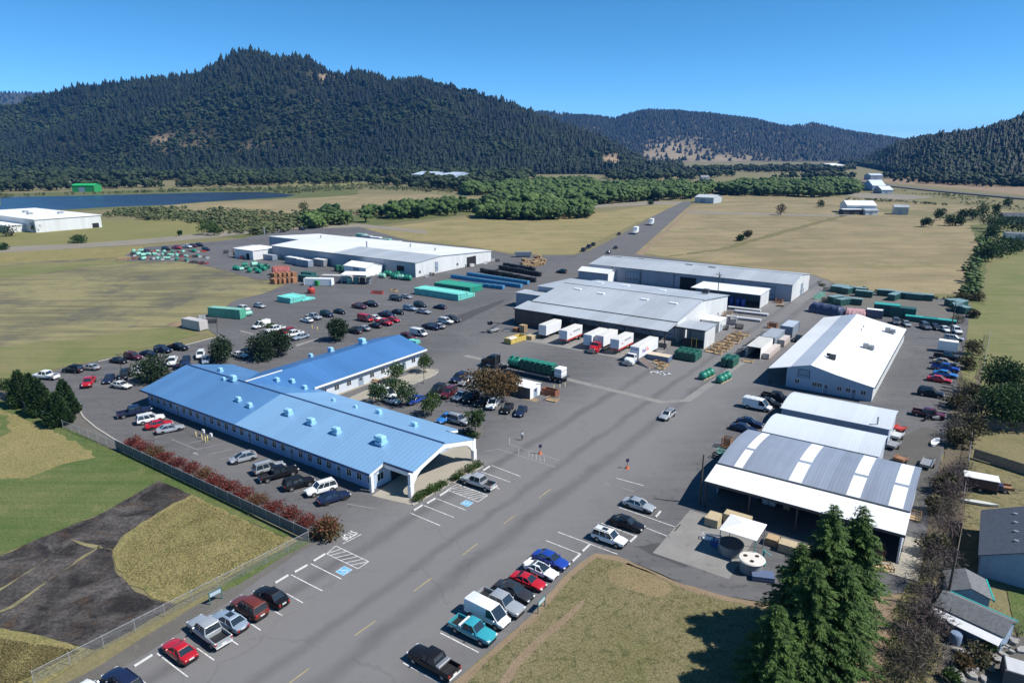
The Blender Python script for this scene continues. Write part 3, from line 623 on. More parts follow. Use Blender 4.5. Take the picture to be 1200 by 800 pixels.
m_gutter = mat('dark_gutter', (.045, .05, .055), .5)
m_steel = mat('steel_grey', (.30, .31, .32), .45, .3, var=.1, vs=2)
m_brownwall = metal_sheet('brown_siding', (.085, .065, .055), pitch=.5, streak=.15)
m_door = mat('door_grey_blue', (.24, .30, .38), .5, var=.08, vs=1)
m_glass = glass()
m_hvac = mat('pale_blue_sheet_metal', (.30, .55, .72), .45, var=.06, vs=2)
m_yellow = mat('safety_yellow', (.62, .44, .04), .5, var=.1, vs=3)
class Bld:
    def __init__(s, name, label, b, a, cat='building', group=None):
        s.b, s.a = b, a; s.r = grid_thing(name, label, cat, b, a, 0, 0, group)
    def part(s, name, mb, mats, smooth=None, parent=None, label=None):
        p = parent
        ox, oy = (s.b, s.a)
        mb.v = [(v[0] - ox, v[1] - oy, v[2]) for v in mb.v]
        o = mb.build(name, mats, p or s.r, smooth)
        if label: o['label'] = label
        return o
    def put(s, name, mesh, b, a, z, rz=0, parent=None):
        o = bpy.data.objects.new(name, mesh); link(o, parent or s.r); o.location = (b - s.b, a - s.a, z); o.rotation_euler.z = rz
        return o
WM = {}
def winmesh(w, h, kind='window'):
    k = (kind, w, h)
    if k not in WM:
        m = MB()
        if kind == 'window':      # faces -y
            m.mi = 0; m.box(-w/2, w/2, -.03, .02, 0, h)
            m.mi = 1
            for q in ((-w/2-.07, -w/2, -.07, h+.07), (w/2, w/2+.07, -.07, h+.07)): m.box(q[0], q[1], -.05, .02, q[2], q[3])
            m.box(-w/2, w/2, -.05, .02, -.07, 0); m.box(-w/2, w/2, -.05, .02, h, h+.07); m.box(-.03, .03, -.045, -.03, 0, h)
            WM[k] = m.mesh('window', [m_glass, m_white])
        elif kind == 'door':
            m.box(-w/2, w/2, -.04, .02, 0, h); m.mi = 1; m.box(-w/2-.08, -w/2, -.06, .02, 0, h+.08); m.box(w/2, w/2+.08, -.06, .02, 0, h+.08); m.box(-w/2, w/2, -.06, .02, h, h+.08)
            m.mi = 2; m.box(w*.32, w*.4, -.09, -.04, 1.0, 1.08); m.box(-w*.25, w*.25, -.05, -.04, h*.6, h*.85)
            WM[k] = m.mesh('door', [m_door, m_white, m_glass])
        elif kind == 'roller':
            n = max(4, int(h / .5))
            for i in range(n): m.box(-w/2, w/2, -.03 - .015 * (i % 2), .02, h*i/n, h*(i+1)/n)
            m.mi = 1; m.box(-w/2-.12, -w/2, -.07, .02, 0, h+.12); m.box(w/2, w/2+.12, -.07, .02, 0, h+.12); m.box(-w/2, w/2, -.07, .02, h, h+.12)
            m.mi = 2
            for i in range(4): m.box(-w*.4 + i*w*.22, -w*.4 + i*w*.22 + w*.12, -.055, -.045, h*.32, h*.42)
            WM[k] = m.mesh('roller_door', [m_door, m_gutter, m_glass])
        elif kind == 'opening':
            m.box(-w/2, w/2, -.02, .01, 0, h); m.mi = 1; m.box(-w/2-.12, -w/2, -.06, .02, 0, h+.1); m.box(w/2, w/2+.12, -.06, .02, 0, h+.1); m.box(-w/2, w/2, -.06, .02, h, h+.1)  # flat panel with the shade inside the bay painted on, in a frame
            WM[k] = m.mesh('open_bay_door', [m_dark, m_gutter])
    return WM[k]
def chev(mb, ov0, ov1, c0, c1, cr, ze0, ze1, zr, t, e0, e1, axis):
    s0 = (zr - ze0) / (cr - c0); s1 = (zr - ze1) / (c1 - cr)
    A = (c0 - ov0, ze0 - ov0 * s0); B = (c1 + ov1, ze1 - ov1 * s1)
    mb.extr([A, (cr, zr), B, (B[0], B[1] + t), (cr, zr + t), (A[0], A[1] + t)], e0, e1, axis)
    return A, B
def gable_b(B, b0, b1, a0, a1, ar, ze0, ze1, zr, wm, rm, ov=.4, ob=.3, endm=None, t=.12, trim=True, roofname='roof', ov1=None):
    """gable building, ridge along b"""
    m = MB(); m.extr([(a0, 0), (a1, 0), (a1, ze1), (ar, zr), (a0, ze0)], b0, b1, 'x')
    m.m = [1, 1] + [0] * 5
    B.part('wall', m, [wm, endm or wm])
    m = MB(); A, C = chev(m, ov, ov if ov1 is None else ov1, a0, a1, ar, ze0, ze1, zr + .005, t, b0 - ob, b1 + ob, 'x')
    rf = B.part(roofname, m, rm)
    if trim:
        m = MB(); m.box(b0 - ob, b1 + ob, A[0] - .13, A[0] - .003, A[1] - .06, A[1] + t * .9); m.box(b0 - ob, b1 + ob, C[0] + .003, C[0] + .13, C[1] - .06, C[1] + t * .9)
        B.part('gutter', m, m_gutter)
    return rf
def gable_a(B, b0, b1, a0, a1, br, ze0, ze1, zr, wm, rm, ov=.4, oa=.3, endm=None, t=.12, trim=True):
    """gable building, ridge along a"""
    m = MB(); m.extr([(b0, 0), (b1, 0), (b1, ze1), (br, zr), (b0, ze0)], a0, a1, 'y'); m.m = [1, 1] + [0] * 5
    B.part('wall', m, [wm, endm or wm])
    m = MB(); A, C = chev(m, ov, ov, b0, b1, br, ze0, ze1, zr + .005, t, a0 - oa, a1 + oa, 'y')
    rf = B.part('roof', m, rm)
    if trim:
        m = MB(); m.box(A[0] - .13, A[0] - .003, a0 - oa, a1 + oa, A[1] - .06, A[1] + t * .9); m.box(C[0] + .003, C[0] + .13, a0 - oa, a1 + oa, C[1] - .06, C[1] + t * .9)
        B.part('gutter', m, m_gutter)
    return rf
# ---------------------------------------------------------------- the blue roofed office
O = Bld('office_building', 'long low office building with a two tone blue metal roof and arched entrance porch', -100, 76)
RA, RZ, SL = 75.0, 5.8, .26
zz = lambda a: RZ - SL * abs(a - RA)
m = MB(); m.extr([(65.5, 0), (84.8, 0), (84.8, zz(84.8)), (RA, RZ), (65.5, zz(65.5))], -136.2, -71.6, 'x'); m.m = [1, 1] + [0] * 5
O.part('wall', m, [m_blue_wall, metal_sheet('pale_blue_siding_end', (.42, .50, .62), axis='Y', pitch=.35, streak=.06, bump=.25)])
m = MB(); chev(m, 0, 0, 64.6, 85.6, RA, zz(64.6), zz(85.6), RZ + .01, .14, -137.1, -105.0, 'x'); O.part('roof', m, m_blue_old, label='older deep blue half of the roof')
m = MB(); chev(m, 0, 0, 64.6, 85.6, RA, zz(64.6), zz(85.6), RZ + .035, .14, -105.0, -71.0, 'x'); O.part('roof', m, m_blue_new, label='newer pale blue half of the roof')
m = MB(); chev(m, 0, 0, 67.7, 82.3, RA, zz(67.7), zz(82.3), RZ + .035, .14, -71.0, -65.0, 'x'); pr_ = O.part('porch_roof', m, m_blue_new)
m = MB(); m.box(-137.1, -65.0, RA - .16, RA + .16, RZ + .16, RZ + .235); O.part('ridge_cap', m, m_blue_trim)
m = MB(); m.box(-137.1, -71.0, 64.44, 64.6, zz(64.6) - .16, zz(64.6) + .16); m.box(-71.02, -65, 67.54, 67.7, zz(67.7) - .16, zz(67.7) + .17); m.box(-71, -65, 82.3, 82.46, zz(82.3) - .16, zz(82.3) + .17); O.part('gutter', m, m_blue_trim)
# white barge boards on the gable and the porch arch
m = MB()
def barge(m, b, a0, a1, h=.45, t=.10):
    m.extr([(a0, zz(a0) - h), (a1, zz(a1) - h), (a1, zz(a1) + .02), (a0, zz(a0) + .02)], b, b + t, 'x')
barge(m, -71.12, 64.6, 67.7); O.part('bargeboard', m, m_white); m = MB(); barge(m, -71.12, 82.3, 85.6); O.part('bargeboard', m, m_white)
m = MB(); N = 18; inner = []
for k in range(N + 1):
    u = k / N; a = 67.9 + u * 14.2; base = zz(a) - .75
    e = min(u, 1 - u); z = base if e > .14 else base - 1.25 * (1 - e / .14) ** 2
    inner.append((a, z))
outer = [(a, min(zz(a), 9) + .02) for a, z in inner]
for k in range(N):
    q = [inner[k], inner[k+1], outer[k+1], outer[k]]
    if inner[k][0] < RA < inner[k+1][0]: q = [inner[k], inner[k+1], outer[k+1], (RA, RZ), outer[k]]
    m.extr(q, -65.45, -65.05, 'x')
O.part('porch_arch', m, m_white)
m = MB(); m.box(-65.6, -64.9, 66.95, 67.75, 0, 2.0, .06); m.box(-65.5, -65.0, 67.05, 67.88, 2.0, zz(67.7) - .05); O.part('porch_column', m, m_white)
m = MB(); m.box(-65.6, -64.9, 82.25, 83.05, 0, 2.0, .06); m.box(-65.5, -65.0, 82.12, 82.95, 2.0, zz(82.4) - .05); O.part('porch_column', m, m_white)
m = MB(); m.box(-71.4, -70.9, 64.75, 65.3, 0, 2.95, .04); O.part('porch_column', m, m_white)
m = MB(); m.box(-71.55, -71.42, 69.6, 80.5, 0, 3.4); O.part('entrance_front', m, m_dark)
m = MB(); m.box(-71.3, -65.5, 67.72, 67.86, zz(67.7) - .9, zz(67.7) - .1); O.part('porch_beam', m, m_white); m = MB(); m.box(-71.3, -65.5, 82.12, 82.26, zz(82.3) - .9, zz(82.3) - .1); O.part('porch_beam', m, m_white)
for i in range(28):
    b = -134.6 + i * 2.32
    if i in (4, 8, 14, 19, 24): O.put('door', winmesh(.95, 2.1, 'door'), b, 65.5, 0.02)
    else: O.put('window', winmesh(1.0, 1.15), b, 65.5, 1.0)
O.put('window', winmesh(1.3, 1.2), -71.6, 67.3, 1.0, R(90)); O.put('door', winmesh(1.0, 2.1, 'door'), -71.6, 83.4, .02, R(90))
# wing
WR = -116.8
zw = lambda b: RZ - SL * abs(b - WR)
m = MB(); m.extr([(-124.6, 0), (-108.9, 0), (-108.9, zw(-108.9)), (WR, RZ), (-124.6, zw(-124.6))], 80, 118.2, 'y'); m.m = [1, 1] + [0] * 5
O.part('wing_wall', m, [metal_sheet('wing_siding', (.55, .60, .66), axis='Y', pitch=.35, streak=.06, bump=.2), m_blue_wall])
m = MB(); chev(m, 0, 0, -125.6, -108.0, WR, zw(-125.6), zw(-108.0), RZ + .02, .14, 75.2, 119.0, 'y'); O.part('wing_roof', m, m_blue_old_y if 0 else metal_sheet('blue_wing_roof', (.058, .165, .37), axis='Y', pitch=1.0, streak=.10, rough=.42, bump=1.0))
m = MB(); m.box(-108.0, -107.86, 84.9, 119.05, zw(-108) - .22, zw(-108) + .16); O.part('wing_fascia', m, m_white)
m = MB(); m.box(WR - .2, WR + .2, 75.3, 84, RZ + .15, RZ + .21); O.part('wing_ridge_cap', m, m_white)
for i in range(9):
    a = 88 + i * 3.4
    if i in (3, 7): O.put('door', winmesh(1.6, 2.2, 'door'), -108.9, a, .02, R(90))
    else: O.put('window', winmesh(1.2, 1.1), -108.9, a, 1.1, R(90))
m = MB(); m.box(-108.9, -108.2, 84.5, 116, .02, .14); O.part('wing_step', m, m_concl)
# roof vents: a curb, a box and a hood
def ventmesh(k):
    m = MB(); s = k
    m.box(-.55*s, .55*s, -.55*s, .55*s, 0, .35*s); m.box(-.5*s, .5*s, -.42*s, .42*s, .35*s, 1.0*s, .06); m.extr([(-.95*s, .62*s), (-.5*s, .45*s), (-.5*s, 1.0*s), (-.8*s, .98*s)], -.36*s, .36*s, 'y'); m.box(-.3*s, .3*s, -.3*s, .3*s, 1.0*s, 1.08*s)
    return m.mesh('roof_vent', m_hvac)
VM = {k: ventmesh(k) for k in (.55, .8, 1.05, 1.35)}
def vent(px, py, k, wing=False):
    z = 5.0
    for _ in range(6):
        b, a = LA(px, py, z); z = max(zz(a) if not wing else -9, zw(b) if (wing or (a > 80 and b < -108)) else -9) + .1
    O.put('roof_vent', VM[k], b, a, z + .03)
for q in [(258.7,435.5,.8),(262.5,445,.55),(274,446,1.05),(357.5,456,.8),(280,470,.8),(293,477,.8),(338.7,486,1.05),(365.5,497,1.05),(395,508,1.05),(447,520,1.35),(486,500,.8),(444.5,485,.8),(417,478,.55),(391,470,.55)]: vent(*q)
for q in [(425,403,1.35),(388,412,1.05),(364.5,418,.8),(325,447,.8),(343,449,.8)]: vent(*q, wing=True)
# ---------------------------------------------------------------- the grey warehouse with the loading dock
B = Bld('dock_warehouse', 'large grey metal warehouse with a row of loading docks under its front canopy', -88, 190)
gable_b(B, -111, -65, 171.2, 213.5, 190, 6.0, 5.9, 8.5, m_greywall, m_galv, ov=.5, ob=.35, endm=m_whitewall)
m = MB(); m.box(-111.4, -64.6, 189.85, 190.15, 8.62, 8.70); B.part('ridge_cap', m, m_gutter)
m = MB(); m.extr([(163.2, 4.9), (171.0, 5.75), (171.0, 5.87), (163.2, 5.02)], -112.9, -64.6, 'x'); B.part('canopy', m, m_galv)
m = MB(); m.box(-112.9, -64.6, 163.03, 163.19, 4.72, 5.05); B.part('canopy_fascia', m, m_dkmetal)
m = MB(); m.box(-112.6, -112.4, 163.4, 171.2, 0, 4.9); m.box(-112.4, -99.5, 163.5, 163.65, 0, 4.85); B.part('canopy_wall', m, m_brownwall)
m = MB(); m.box(-99.5, -65.2, 165.2, 171.15, 0, 1.2); B.part('dock_platform', m, m_conc)
for b in (-93, -84.5, -75.5, -65.1):
    m = MB(); m.box(b - .14, b + .14, 163.3, 163.58, 0, 4.9); B.part('canopy_post', m, m_dkmetal)
for b in (-97, -89.2, -81.8, -78.9, -73.9, -67):
    B.put('roller_door', winmesh(2.6, 2.8, 'roller'), b, 171.15, 1.25)
m = MB(); m.box(-112.2, -65.4, 171.02, 171.14, 4.2, 5.5); B.part('dock_lintel', m, m_dkmetal)
for px, py in [(677,340),(704,345),(755,352),(789,356.5),(703,332),(733,335.5),(776,341)]:   # skylight hatches
    z = 7
    for _ in range(5): b, a = LA(px, py, z); z = (8.5 - (190 - a) * .133 if a < 190 else 8.5 - (a - 190) * .11)
    m = MB(); m.box(b - 1.2, b + 1.2, a - .5, a + .5, z + .1, z + .42, .05); B.part('roof_hatch', m, m_sky)
m = MB(); z = 8.5 - .11 * 15; b, a = LA(827, 343, z); m.box(b - 1, b + 1, a - 1, a + 1, z, z + 1.2, .08); B.part('roof_fan', m, m_dkmetal)
# rear-left extension and its lean-to
m = MB(); m.extr([(190.2, 0), (212, 0), (212, 5.6), (190.2, 6.4)], -121.5, -111.05, 'x'); B.part('extension_wall', m, m_greywall)
m = MB(); m.extr([(189.8, 6.43), (212.4, 5.6), (212.4, 5.72), (189.8, 6.55)], -121.8, -111.37, 'x'); B.part('extension_roof', m, m_galv)
m = MB(); m.box(-126.4, -116, 184.2, 190.1, 0, 4.6); B.part('lean_to_wall', m, m_greywall)
m = MB(); m.box(-126.7, -115.8, 183.9, 190.15, 4.62, 4.75); B.part('lean_to_roof', m, m_galv)
m = MB(); m.extr([(178, 2.6), (181, 2.9), (181, 3.0), (178, 2.7)], -113.8, -111.1, 'x'); B.part('door_hood', m, m_white)
# right-hand open bay
m = MB(); m.box(-57.0, -56.8, 169.9, 178, 0, 4.9); m.box(-64.6, -57.0, 177.8, 178, 0, 5.0); B.part('bay_wall', m, m_whitewall)
m = MB(); m.extr([(169.5, 4.95), (178.3, 5.0), (178.3, 5.12), (169.5, 5.07)], -64.95, -56.5, 'x'); B.part('bay_roof', m, m_galv)
m = MB(); m.box(-64.9, -56.6, 169.32, 169.48, 4.7, 5.1); m.box(-60.9, -60.7, 170, 170.2, 0, 4.9); B.part('bay_fascia', m, m_dkmetal)
m = MB(); m.box(-60.2, -60.05, 169.6, 169.75, 0, 2.6); m.box(-58.9, -58.75, 169.6, 169.75, 0, 2.6); m.box(-60.2, -58.75, 169.6, 169.75, 2.5, 2.62); B.part('guard_frame', m, m_yellow)
for a in (183, 187, 200, 205): B.put('door', winmesh(.95, 2.1, 'door'), -65, a, .02, R(90)) if a != 187 else None
S = Bld('storage_shed', 'small white flat roofed shed against the white end wall of the dock warehouse', -62, 192)
m = MB(); m.box(-64.6, -59.4, 189.2, 195.4, 0, 3.0); S.part('wall', m, m_whitewallx); m = MB(); m.box(-64.8, -59.2, 189.0, 195.6, 3.0, 3.15); S.part('roof', m, m_white); S.put('door', winmesh(.95, 2.1, 'door'), -59.4, 191, .02, R(90))
# ---------------------------------------------------------------- long warehouse behind
B = Bld('long_warehouse', 'long grey and white metal warehouse with pale roof beside the hayfield', -90, 256)
gable_b(B, -131, -52.5, 243.8, 270, 256, 5.9, 5.9, 7.7, m_greywall, m_galv, ov=.4, ob=.3, endm=m_whitewall)
m = MB(); m.box(-131.3, -52.2, 255.85, 256.15, 7.82, 7.9); B.part('ridge_cap', m, m_galv2)
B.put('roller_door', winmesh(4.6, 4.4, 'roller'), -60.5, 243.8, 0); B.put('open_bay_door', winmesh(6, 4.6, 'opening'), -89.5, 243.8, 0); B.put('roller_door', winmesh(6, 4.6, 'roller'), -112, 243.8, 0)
B.put('door', winmesh(1, 2.1, 'door'), -52.5, 262, 0, R(90)); B.put('roller_door', winmesh(2.8, 4.0, 'roller'), -52.5, 258.6, 0, R(90))
for b in (-121, -108.5, -95, -76.5):
    m = MB(); m.box(b - .08, b + .08, 243.62, 243.75, 0, 5.8); B.part('downpipe', m, m_gutter)
for px, py in [(725,303),(752,305.5),(808,312),(835,315)]:
    b, a = LA(px, py, 7.0); z = 7.7 - abs(a - 256) * .13; m = MB(); m.box(b - 1.4, b + 1.4, a - .5, a + .5, z + .1, z + .4); B.part('roof_hatch', m, m_galv2)
S = Bld('gabled_annex', 'small white gabled annex at the near end of the long warehouse', -124, 242)
gable_b(S, -132.5, -119.3, 237.2, 243.6, 240.4, 4.0, 4.0, 5.2, m_greywall, m_wroof, ov=.3, ob=.3, endm=m_white)
C = Bld('open_canopy', 'open fronted white roofed storage bay with blue drums beside the long warehouse', -70, 229)
m = MB(); m.extr([(225, 4.75), (237.5, 4.95), (237.5, 5.07), (225, 4.87)], -81.5, -58, 'x'); C.part('roof', m, m_wroof)
m = MB(); m.box(-58.6, -58.4, 227.3, 237.4, 0, 4.8); C.part('wall', m, m_whitewall); m = MB(); m.box(-81.4, -58.6, 237.2, 237.4, 0, 4.9); C.part('wall', m, m_greywall)
for b in (-81.2, -73.5, -66):
    m = MB(); m.box(b - .12, b + .12, 225.4, 225.65, 0, 4.75); C.part('post', m, m_dkmetal)
m_drum = mat('blue_plastic_drum', (.025, .07, .30), .4)
dm = MB(); dm.lathe([(.0,0),(.55,0),(.6,.1),(.6,1.5),(.5,1.7),(.0,1.75)], 12); dmesh = dm.mesh('drum', m_drum, 40)
for i in range(9):
    o = bpy.data.objects.new('drum', dmesh); link(o); o.location = LOC(-71.5 + (i % 5) * 1.9, 227.0 + (i // 5) * 1.9, 0); o.scale = (1.35, 1.35, 1.5)
    tag(o, 'blue plastic drum stored in the shade of the white open fronted bay', 'drum', 'drums in the open storage bay')
# ---------------------------------------------------------------- left warehouse
B = Bld('wide_warehouse', 'wide white roofed warehouse with grey long wall behind the stacked teal pipes', -237, 228)
gable_b(B, -284, -190.6, 205, 257, 221, 6.0, 4.9, 7.0, m_greywall, m_wroof, ov=.4, ob=.35, endm=m_whitewall)
m = MB(); m.extr([(224, 0), (257, 0), (257, 4.7), (224, 6.6)], -312, -284.05, 'x'); B.part('rear_wing_wall', m, m_greywall)
m = MB(); m.extr([(223.8, 6.62), (257.3, 4.72), (257.3, 4.84), (223.8, 6.74)], -312.4, -284.37, 'x'); B.part('rear_wing_roof', m, m_wroof)
m = MB(); m.box(-243, -190.3, 206, 218.5, 0, .01); 
m = MB(); m.extr([(204.62, 6.08), (220.9, 7.145), (220.9, 7.175), (204.62, 6.11)], -240, -190.26, 'x'); B.part('grey_roof_panels', m, m_galv, label='greyer newer half of the near roof slope')
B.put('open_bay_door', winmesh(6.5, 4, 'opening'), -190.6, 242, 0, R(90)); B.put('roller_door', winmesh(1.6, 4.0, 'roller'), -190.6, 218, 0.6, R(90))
for a in (207.5, 232): B.put('window', winmesh(1.2, 1.1), -190.6, a, 1.4, R(90))
for b in (-275, -262, -250, -238, -224, -208): B.put('door', winmesh(1, 2.1, 'door'), b, 205, 0)
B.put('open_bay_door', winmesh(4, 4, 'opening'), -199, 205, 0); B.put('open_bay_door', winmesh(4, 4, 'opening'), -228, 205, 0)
for px, py, h in [(310,274.5,3.2),(376,277,1.0),(430,291,2.6),(510,293,1.2),(481,288.5,1.6)]:
    b, a = LA(px, py, 6.6); z = 7.0 - (a - 221) * .058 if a > 221 else 7 - (221 - a) * .06; m = MB(); m.tube((b, a, z), (b, a, z + h), .32, .32, 10); m.tube((b, a, z + h), (b, a, z + h + .3), .5, .1, 10); B.part('flue', m, m_steel)
S = Bld('white_annex', 'white flat roofed annex with a dark doorway at the left end of the wide warehouse', -290, 200)
m = MB(); m.box(-300, -285.4, 195.2, 209.5, 0, 4.4); S.part('wall', m, [m_whitewall]); m = MB(); m.box(-300.4, -285.1, 194.8, 209.8, 4.4, 4.58); S.part('roof', m, m_white); S.put('open_bay_door', winmesh(2.2, 2.8, 'opening'), -289.5, 195.2, 0)
m = MB(); m.extr([(200, 3.4), (212, 3.7), (212, 3.82), (200, 3.52)], -309, -300.5, 'x'); m.mi = 1
for b, a in ((-308.8, 200.2), (-308.8, 211.5)): m.box(b - .1, b + .1, a - .1, a + .1, 0, 3.5)
S.part('lean_to', m, [m_galv, m_dkmetal])
S = Bld('fabric_shelter', 'white fabric covered gable shelter in front of the wide warehouse', -213, 199)
gable_b(S, -221.5, -208.3, 194.3, 203.8, 199, 3.6, 3.6, 5.0, m_white, m_white, ov=.2, ob=.2, trim=False)
S.put('roller_door', winmesh(3.2, 3.2, 'roller'), -214, 194.3, 0)
# ---------------------------------------------------------------- right-hand shop
B = Bld('shop_building', 'white roofed shop building with pale blue gable front and rooftop coolers', -24, 180)
RB = -27.0
m_shopwall = metal_sheet('pale_blue_grey_siding', (.33, .42, .52), axis='X', pitch=.5, streak=.06, bump=.25)
m = MB(); m.extr([(-31.8, 0), (-14.7, 0), (-14.7, 3.2), (-21.8, 4.55), (RB, 5.8), (-31.8, 4.55)], 151.5, 208.4, 'y'); m.m = [1, 1] + [0] * 6
B.part('wall', m, [m_whitewall, m_shopwall])
def slabr(nm, pts, a0, a1, rm, t=.12): 
    m = MB(); m.extr([(p[0], p[1]) for p in pts] + [(p[0], p[1] + t) for p in reversed(pts)], a0, a1, 'y'); return B.part(nm, m, rm)
slabr('roof', [(RB, 5.81), (-21.8, 4.56), (-14.45, 3.2)], 150.9, 209, m_wroofy, .12)
slabr('roof', [(-31.0, 4.78), (RB, 5.805)], 150.9, 209, m_groofy, .12); slabr('porch_roof', [(-35.6, 3.6), (-31.0, 4.76)], 150.8, 209, m_wroofy, .12)
m = MB(); m.box(-14.44, -14.3, 150.9, 209, 3.1, 3.32); B.part('gutter', m, m_gutter)
for a in (151.6, 165, 180, 195, 208): 
    m = MB(); m.box(-35.3, -35.1, a - .1, a + .1, 0, 3.6); B.part('porch_post', m, m_dkmetal)
m = MB(); m.box(-31.98, -31.82, 152, 208, 0, 4.3); B.part('porch_wall', m, m_brownwall)
for b, k in ((-29.5,'w'),(-25.9,'w'),(-24.9,'w'),(-23.6,'d'),(-21.0,'w'),(-19.3,'w'),(-18.2,'d'),(-16.4,'w')):
    if k == 'w': B.put('window', winmesh(.9, .9), b, 151.5, 1.2)
    else: B.put('door', winmesh(.95, 2.1, 'door'), b, 151.5, .02)
B.put('loft_door', winmesh(2.2, 1.8, 'roller'), -28.3, 151.5, 2.6)
def cooler(px, py, z):
    b, a = LA(px, py, z); m = MB(); m.box(b-1.3, b+1.3, a-.7, a+.7, z+.1, z+.25); m.box(b-1.2, b+.0, a-.6, a+.6, z+.25, z+1.2, .05); m.box(b+.1, b+1.2, a-.5, a+.5, z+.25, z+.95, .04); B.part('rooftop_cooler', m, m_steel)
cooler(1043, 389.5, 4.0); cooler(1017.5, 408.5, 4.3)
b, a = LA(975, 421, 5.2); m = MB(); m.box(b-.7, b+.7, a-.7, a+.7, 5.2, 6.3, .06); m.tube((b-.4, a, 6.2), (b-1.2, a, 6.2), .35); B.part('rooftop_fan', m, m_dkmetal)
for px, py in [(1009,388),(1012,384)]:
    b, a = LA(px, py, 5); m = MB(); m.tube((b, a, 4.4), (b, a, 5.8), .12); B.part('flue', m, m_steel)
# ---------------------------------------------------------------- arched sheds
def arch(B, b0, b1, a0, a1, ze, rise, rm, t=.1, n=14, ends=True, em=None, wallm=None, open_front=False):
    ac = (a0 + a1) / 2; c = (a1 - a0) / 2
    pts = [(a0 + (a1 - a0) * i / n, ze + rise * (1 - ((a0 + (a1 - a0) * i / n - ac) / c) ** 2)) for i in range(n + 1)]
    m = MB(); m.extr(pts + [(p[0], p[1] + t) for p in reversed(pts)], b0 - .25, b1 + .25, 'x'); B.part('roof', m, rm, smooth=30)
    for bb in (b0, b1 - .15):
        m = MB(); m.extr([(a0 + .1, 0)] + [(a1 - .1, 0)] + [(p[0] if 0 < i < n else (p[0] + (.1 if i == 0 else -.1)), p[1] - .005) for i, p in reversed(list(enumerate(pts)))], bb, bb + .15, 'x'); B.part('end_wall', m, em)
    if not open_front: m = MB(); m.box(b0 + .15, b1 - .15, a0 + .1, a0 + .25, 0, ze - .005); B.part('wall', m, wallm)
    m = MB(); m.box(b0 + .15, b1 - .15, a1 - .25, a1 - .1, 0, ze - .005); B.part('wall', m, wallm)
    return lambda a: ze + rise * (1 - ((a - ac) / c) ** 2)
m_endwall = metal_sheet('pale_end_siding', (.46, .52, .58), axis='Y', pitch=.6, streak=.08, bump=.3)
A = Bld('arched_shed', 'arched corrugated steel shed with white skylight strips and a white front canopy', -15.5, 101)
za = arch(A, -28, -3.1, 94.6, 110.3, 4.85, .72, m_quon, em=m_endwall, wallm=m_greywall, open_front=True)
m = MB(); m.extr([(89.4, 4.05), (94.5, 4.78), (94.5, 4.88), (89.4, 4.15)], -28.3, -2.8, 'x'); A.part('canopy', m, metal_sheet('white_canopy_sheet', (.78, .79, .79), pitch=.6, streak=.05, rough=.45, bump=.12))
m = MB(); m.box(-28.3, -2.8, 89.26, 89.39, 3.85, 4.2); A.part('canopy_fascia', m, m_gutter); m = MB(); m.box(-28.2, -2.9, 94.42, 94.6, 4.9, 5.05); A.part('gutter', m, m_gutter)
for b in (-28, -21.8, -15.5, -9.3):
    m = MB(); m.box(b - .12, b + .12, 89.5, 89.74, 0, 4.0); A.part('canopy_post', m, m_dkmetal)
m = MB(); m.box(-3.3, -3.1, 89.5, 94.7, 0, 4.1); m.extr([(89.5, 4.1), (94.7, 4.1), (94.7, 4.75)], -3.3, -3.1, 'x'); A.part('canopy_end_wall', m, m_endwall)
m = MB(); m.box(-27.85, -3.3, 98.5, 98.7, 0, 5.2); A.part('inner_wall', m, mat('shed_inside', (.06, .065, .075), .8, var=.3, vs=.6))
for bx in (-25.2, -17.2, -9.7, -4.6):       # skylight strips over the arch
    w = 1.7 if bx > -25 else 1.2
    for a0, a1 in ((94.8, 100.4), (101.2, 109.9)):
        P_ = [(a0 + (a1 - a0) * i / 8) for i in range(9)]; m = MB()
        m.extr([(p, za(p) + .10) for p in P_] + [(p, za(p) + .135) for p in reversed(P_)], bx - w / 2, bx + w / 2, 'x'); A.part('skylight', m, m_sky)
m_drumw = mat('white_cylinder_paint', (.55, .57, .6), .4)
B = Bld('middle_arched_shed', 'plain pale arched metal shed, the one behind the skylight shed', -18, 119)
arch(B, -26.6, -9, 113.6, 123.6, 3.7, .75, m_quonw, em=m_endwall, wallm=m_greywall)
B = Bld('rear_arched_shed', 'pale arched metal shed nearest the blue gable of the shop building', -18, 133)
arch(B, -26.9, -9, 127.4, 138.2, 3.5, .75, m_quonw, em=m_endwall, wallm=m_greywall)
m = MB(); m.tube((-11, 128.2, 3.5), (-11, 128.2, 5.0), .12); m.tube((-11, 128.2, 5.0), (-11, 128.2, 5.25), .2, .05); B.part('flue', m, m_steel)
# ---------------------------------------------------------------- neighbours' house and sheds at the lower right
m_shing = mat('dark_blue_shingle', (.055, .068, .092), .85, var=.25, vs=3, bump=.5, bs=8)
m_shing2 = mat('grey_shingle', (.13, .135, .14), .85, var=.25, vs=3, bump=.5, bs=8)
m_bluewall = mat('blue_lap_siding', (.24, .32, .42), .7, var=.1, vs=2)
m_teal = mat('teal_trim', (.02, .33, .30), .5)
def cottage(name, label, c, ang, hw, hl, ze, zr, wm, rm, trim=None, ov=.35):
    """gable cottage: ridge along local y"""
    r = thing(name, label, 'house' if hl > 4.5 else 'shed', c, R(ang))
    m = MB(); m.extr([(-hw, 0), (hw, 0), (hw, ze), (0, zr), (-hw, ze)], -hl, hl, 'y'); m.build('wall', wm, r)
    m = MB(); chev(m, ov, ov, -hw, hw, 0, ze, ze, zr + .01, .12, -hl - ov, hl + ov, 'y'); m.build('roof', rm, r)
    if trim:
        m = MB(); s = (zr - ze) / hw; m.box(hw + ov + .003, hw + ov + .16, -hl - ov, hl + ov, ze - ov * s - .1, ze - ov * s + .15); m.build('fascia', trim, r)
    return r
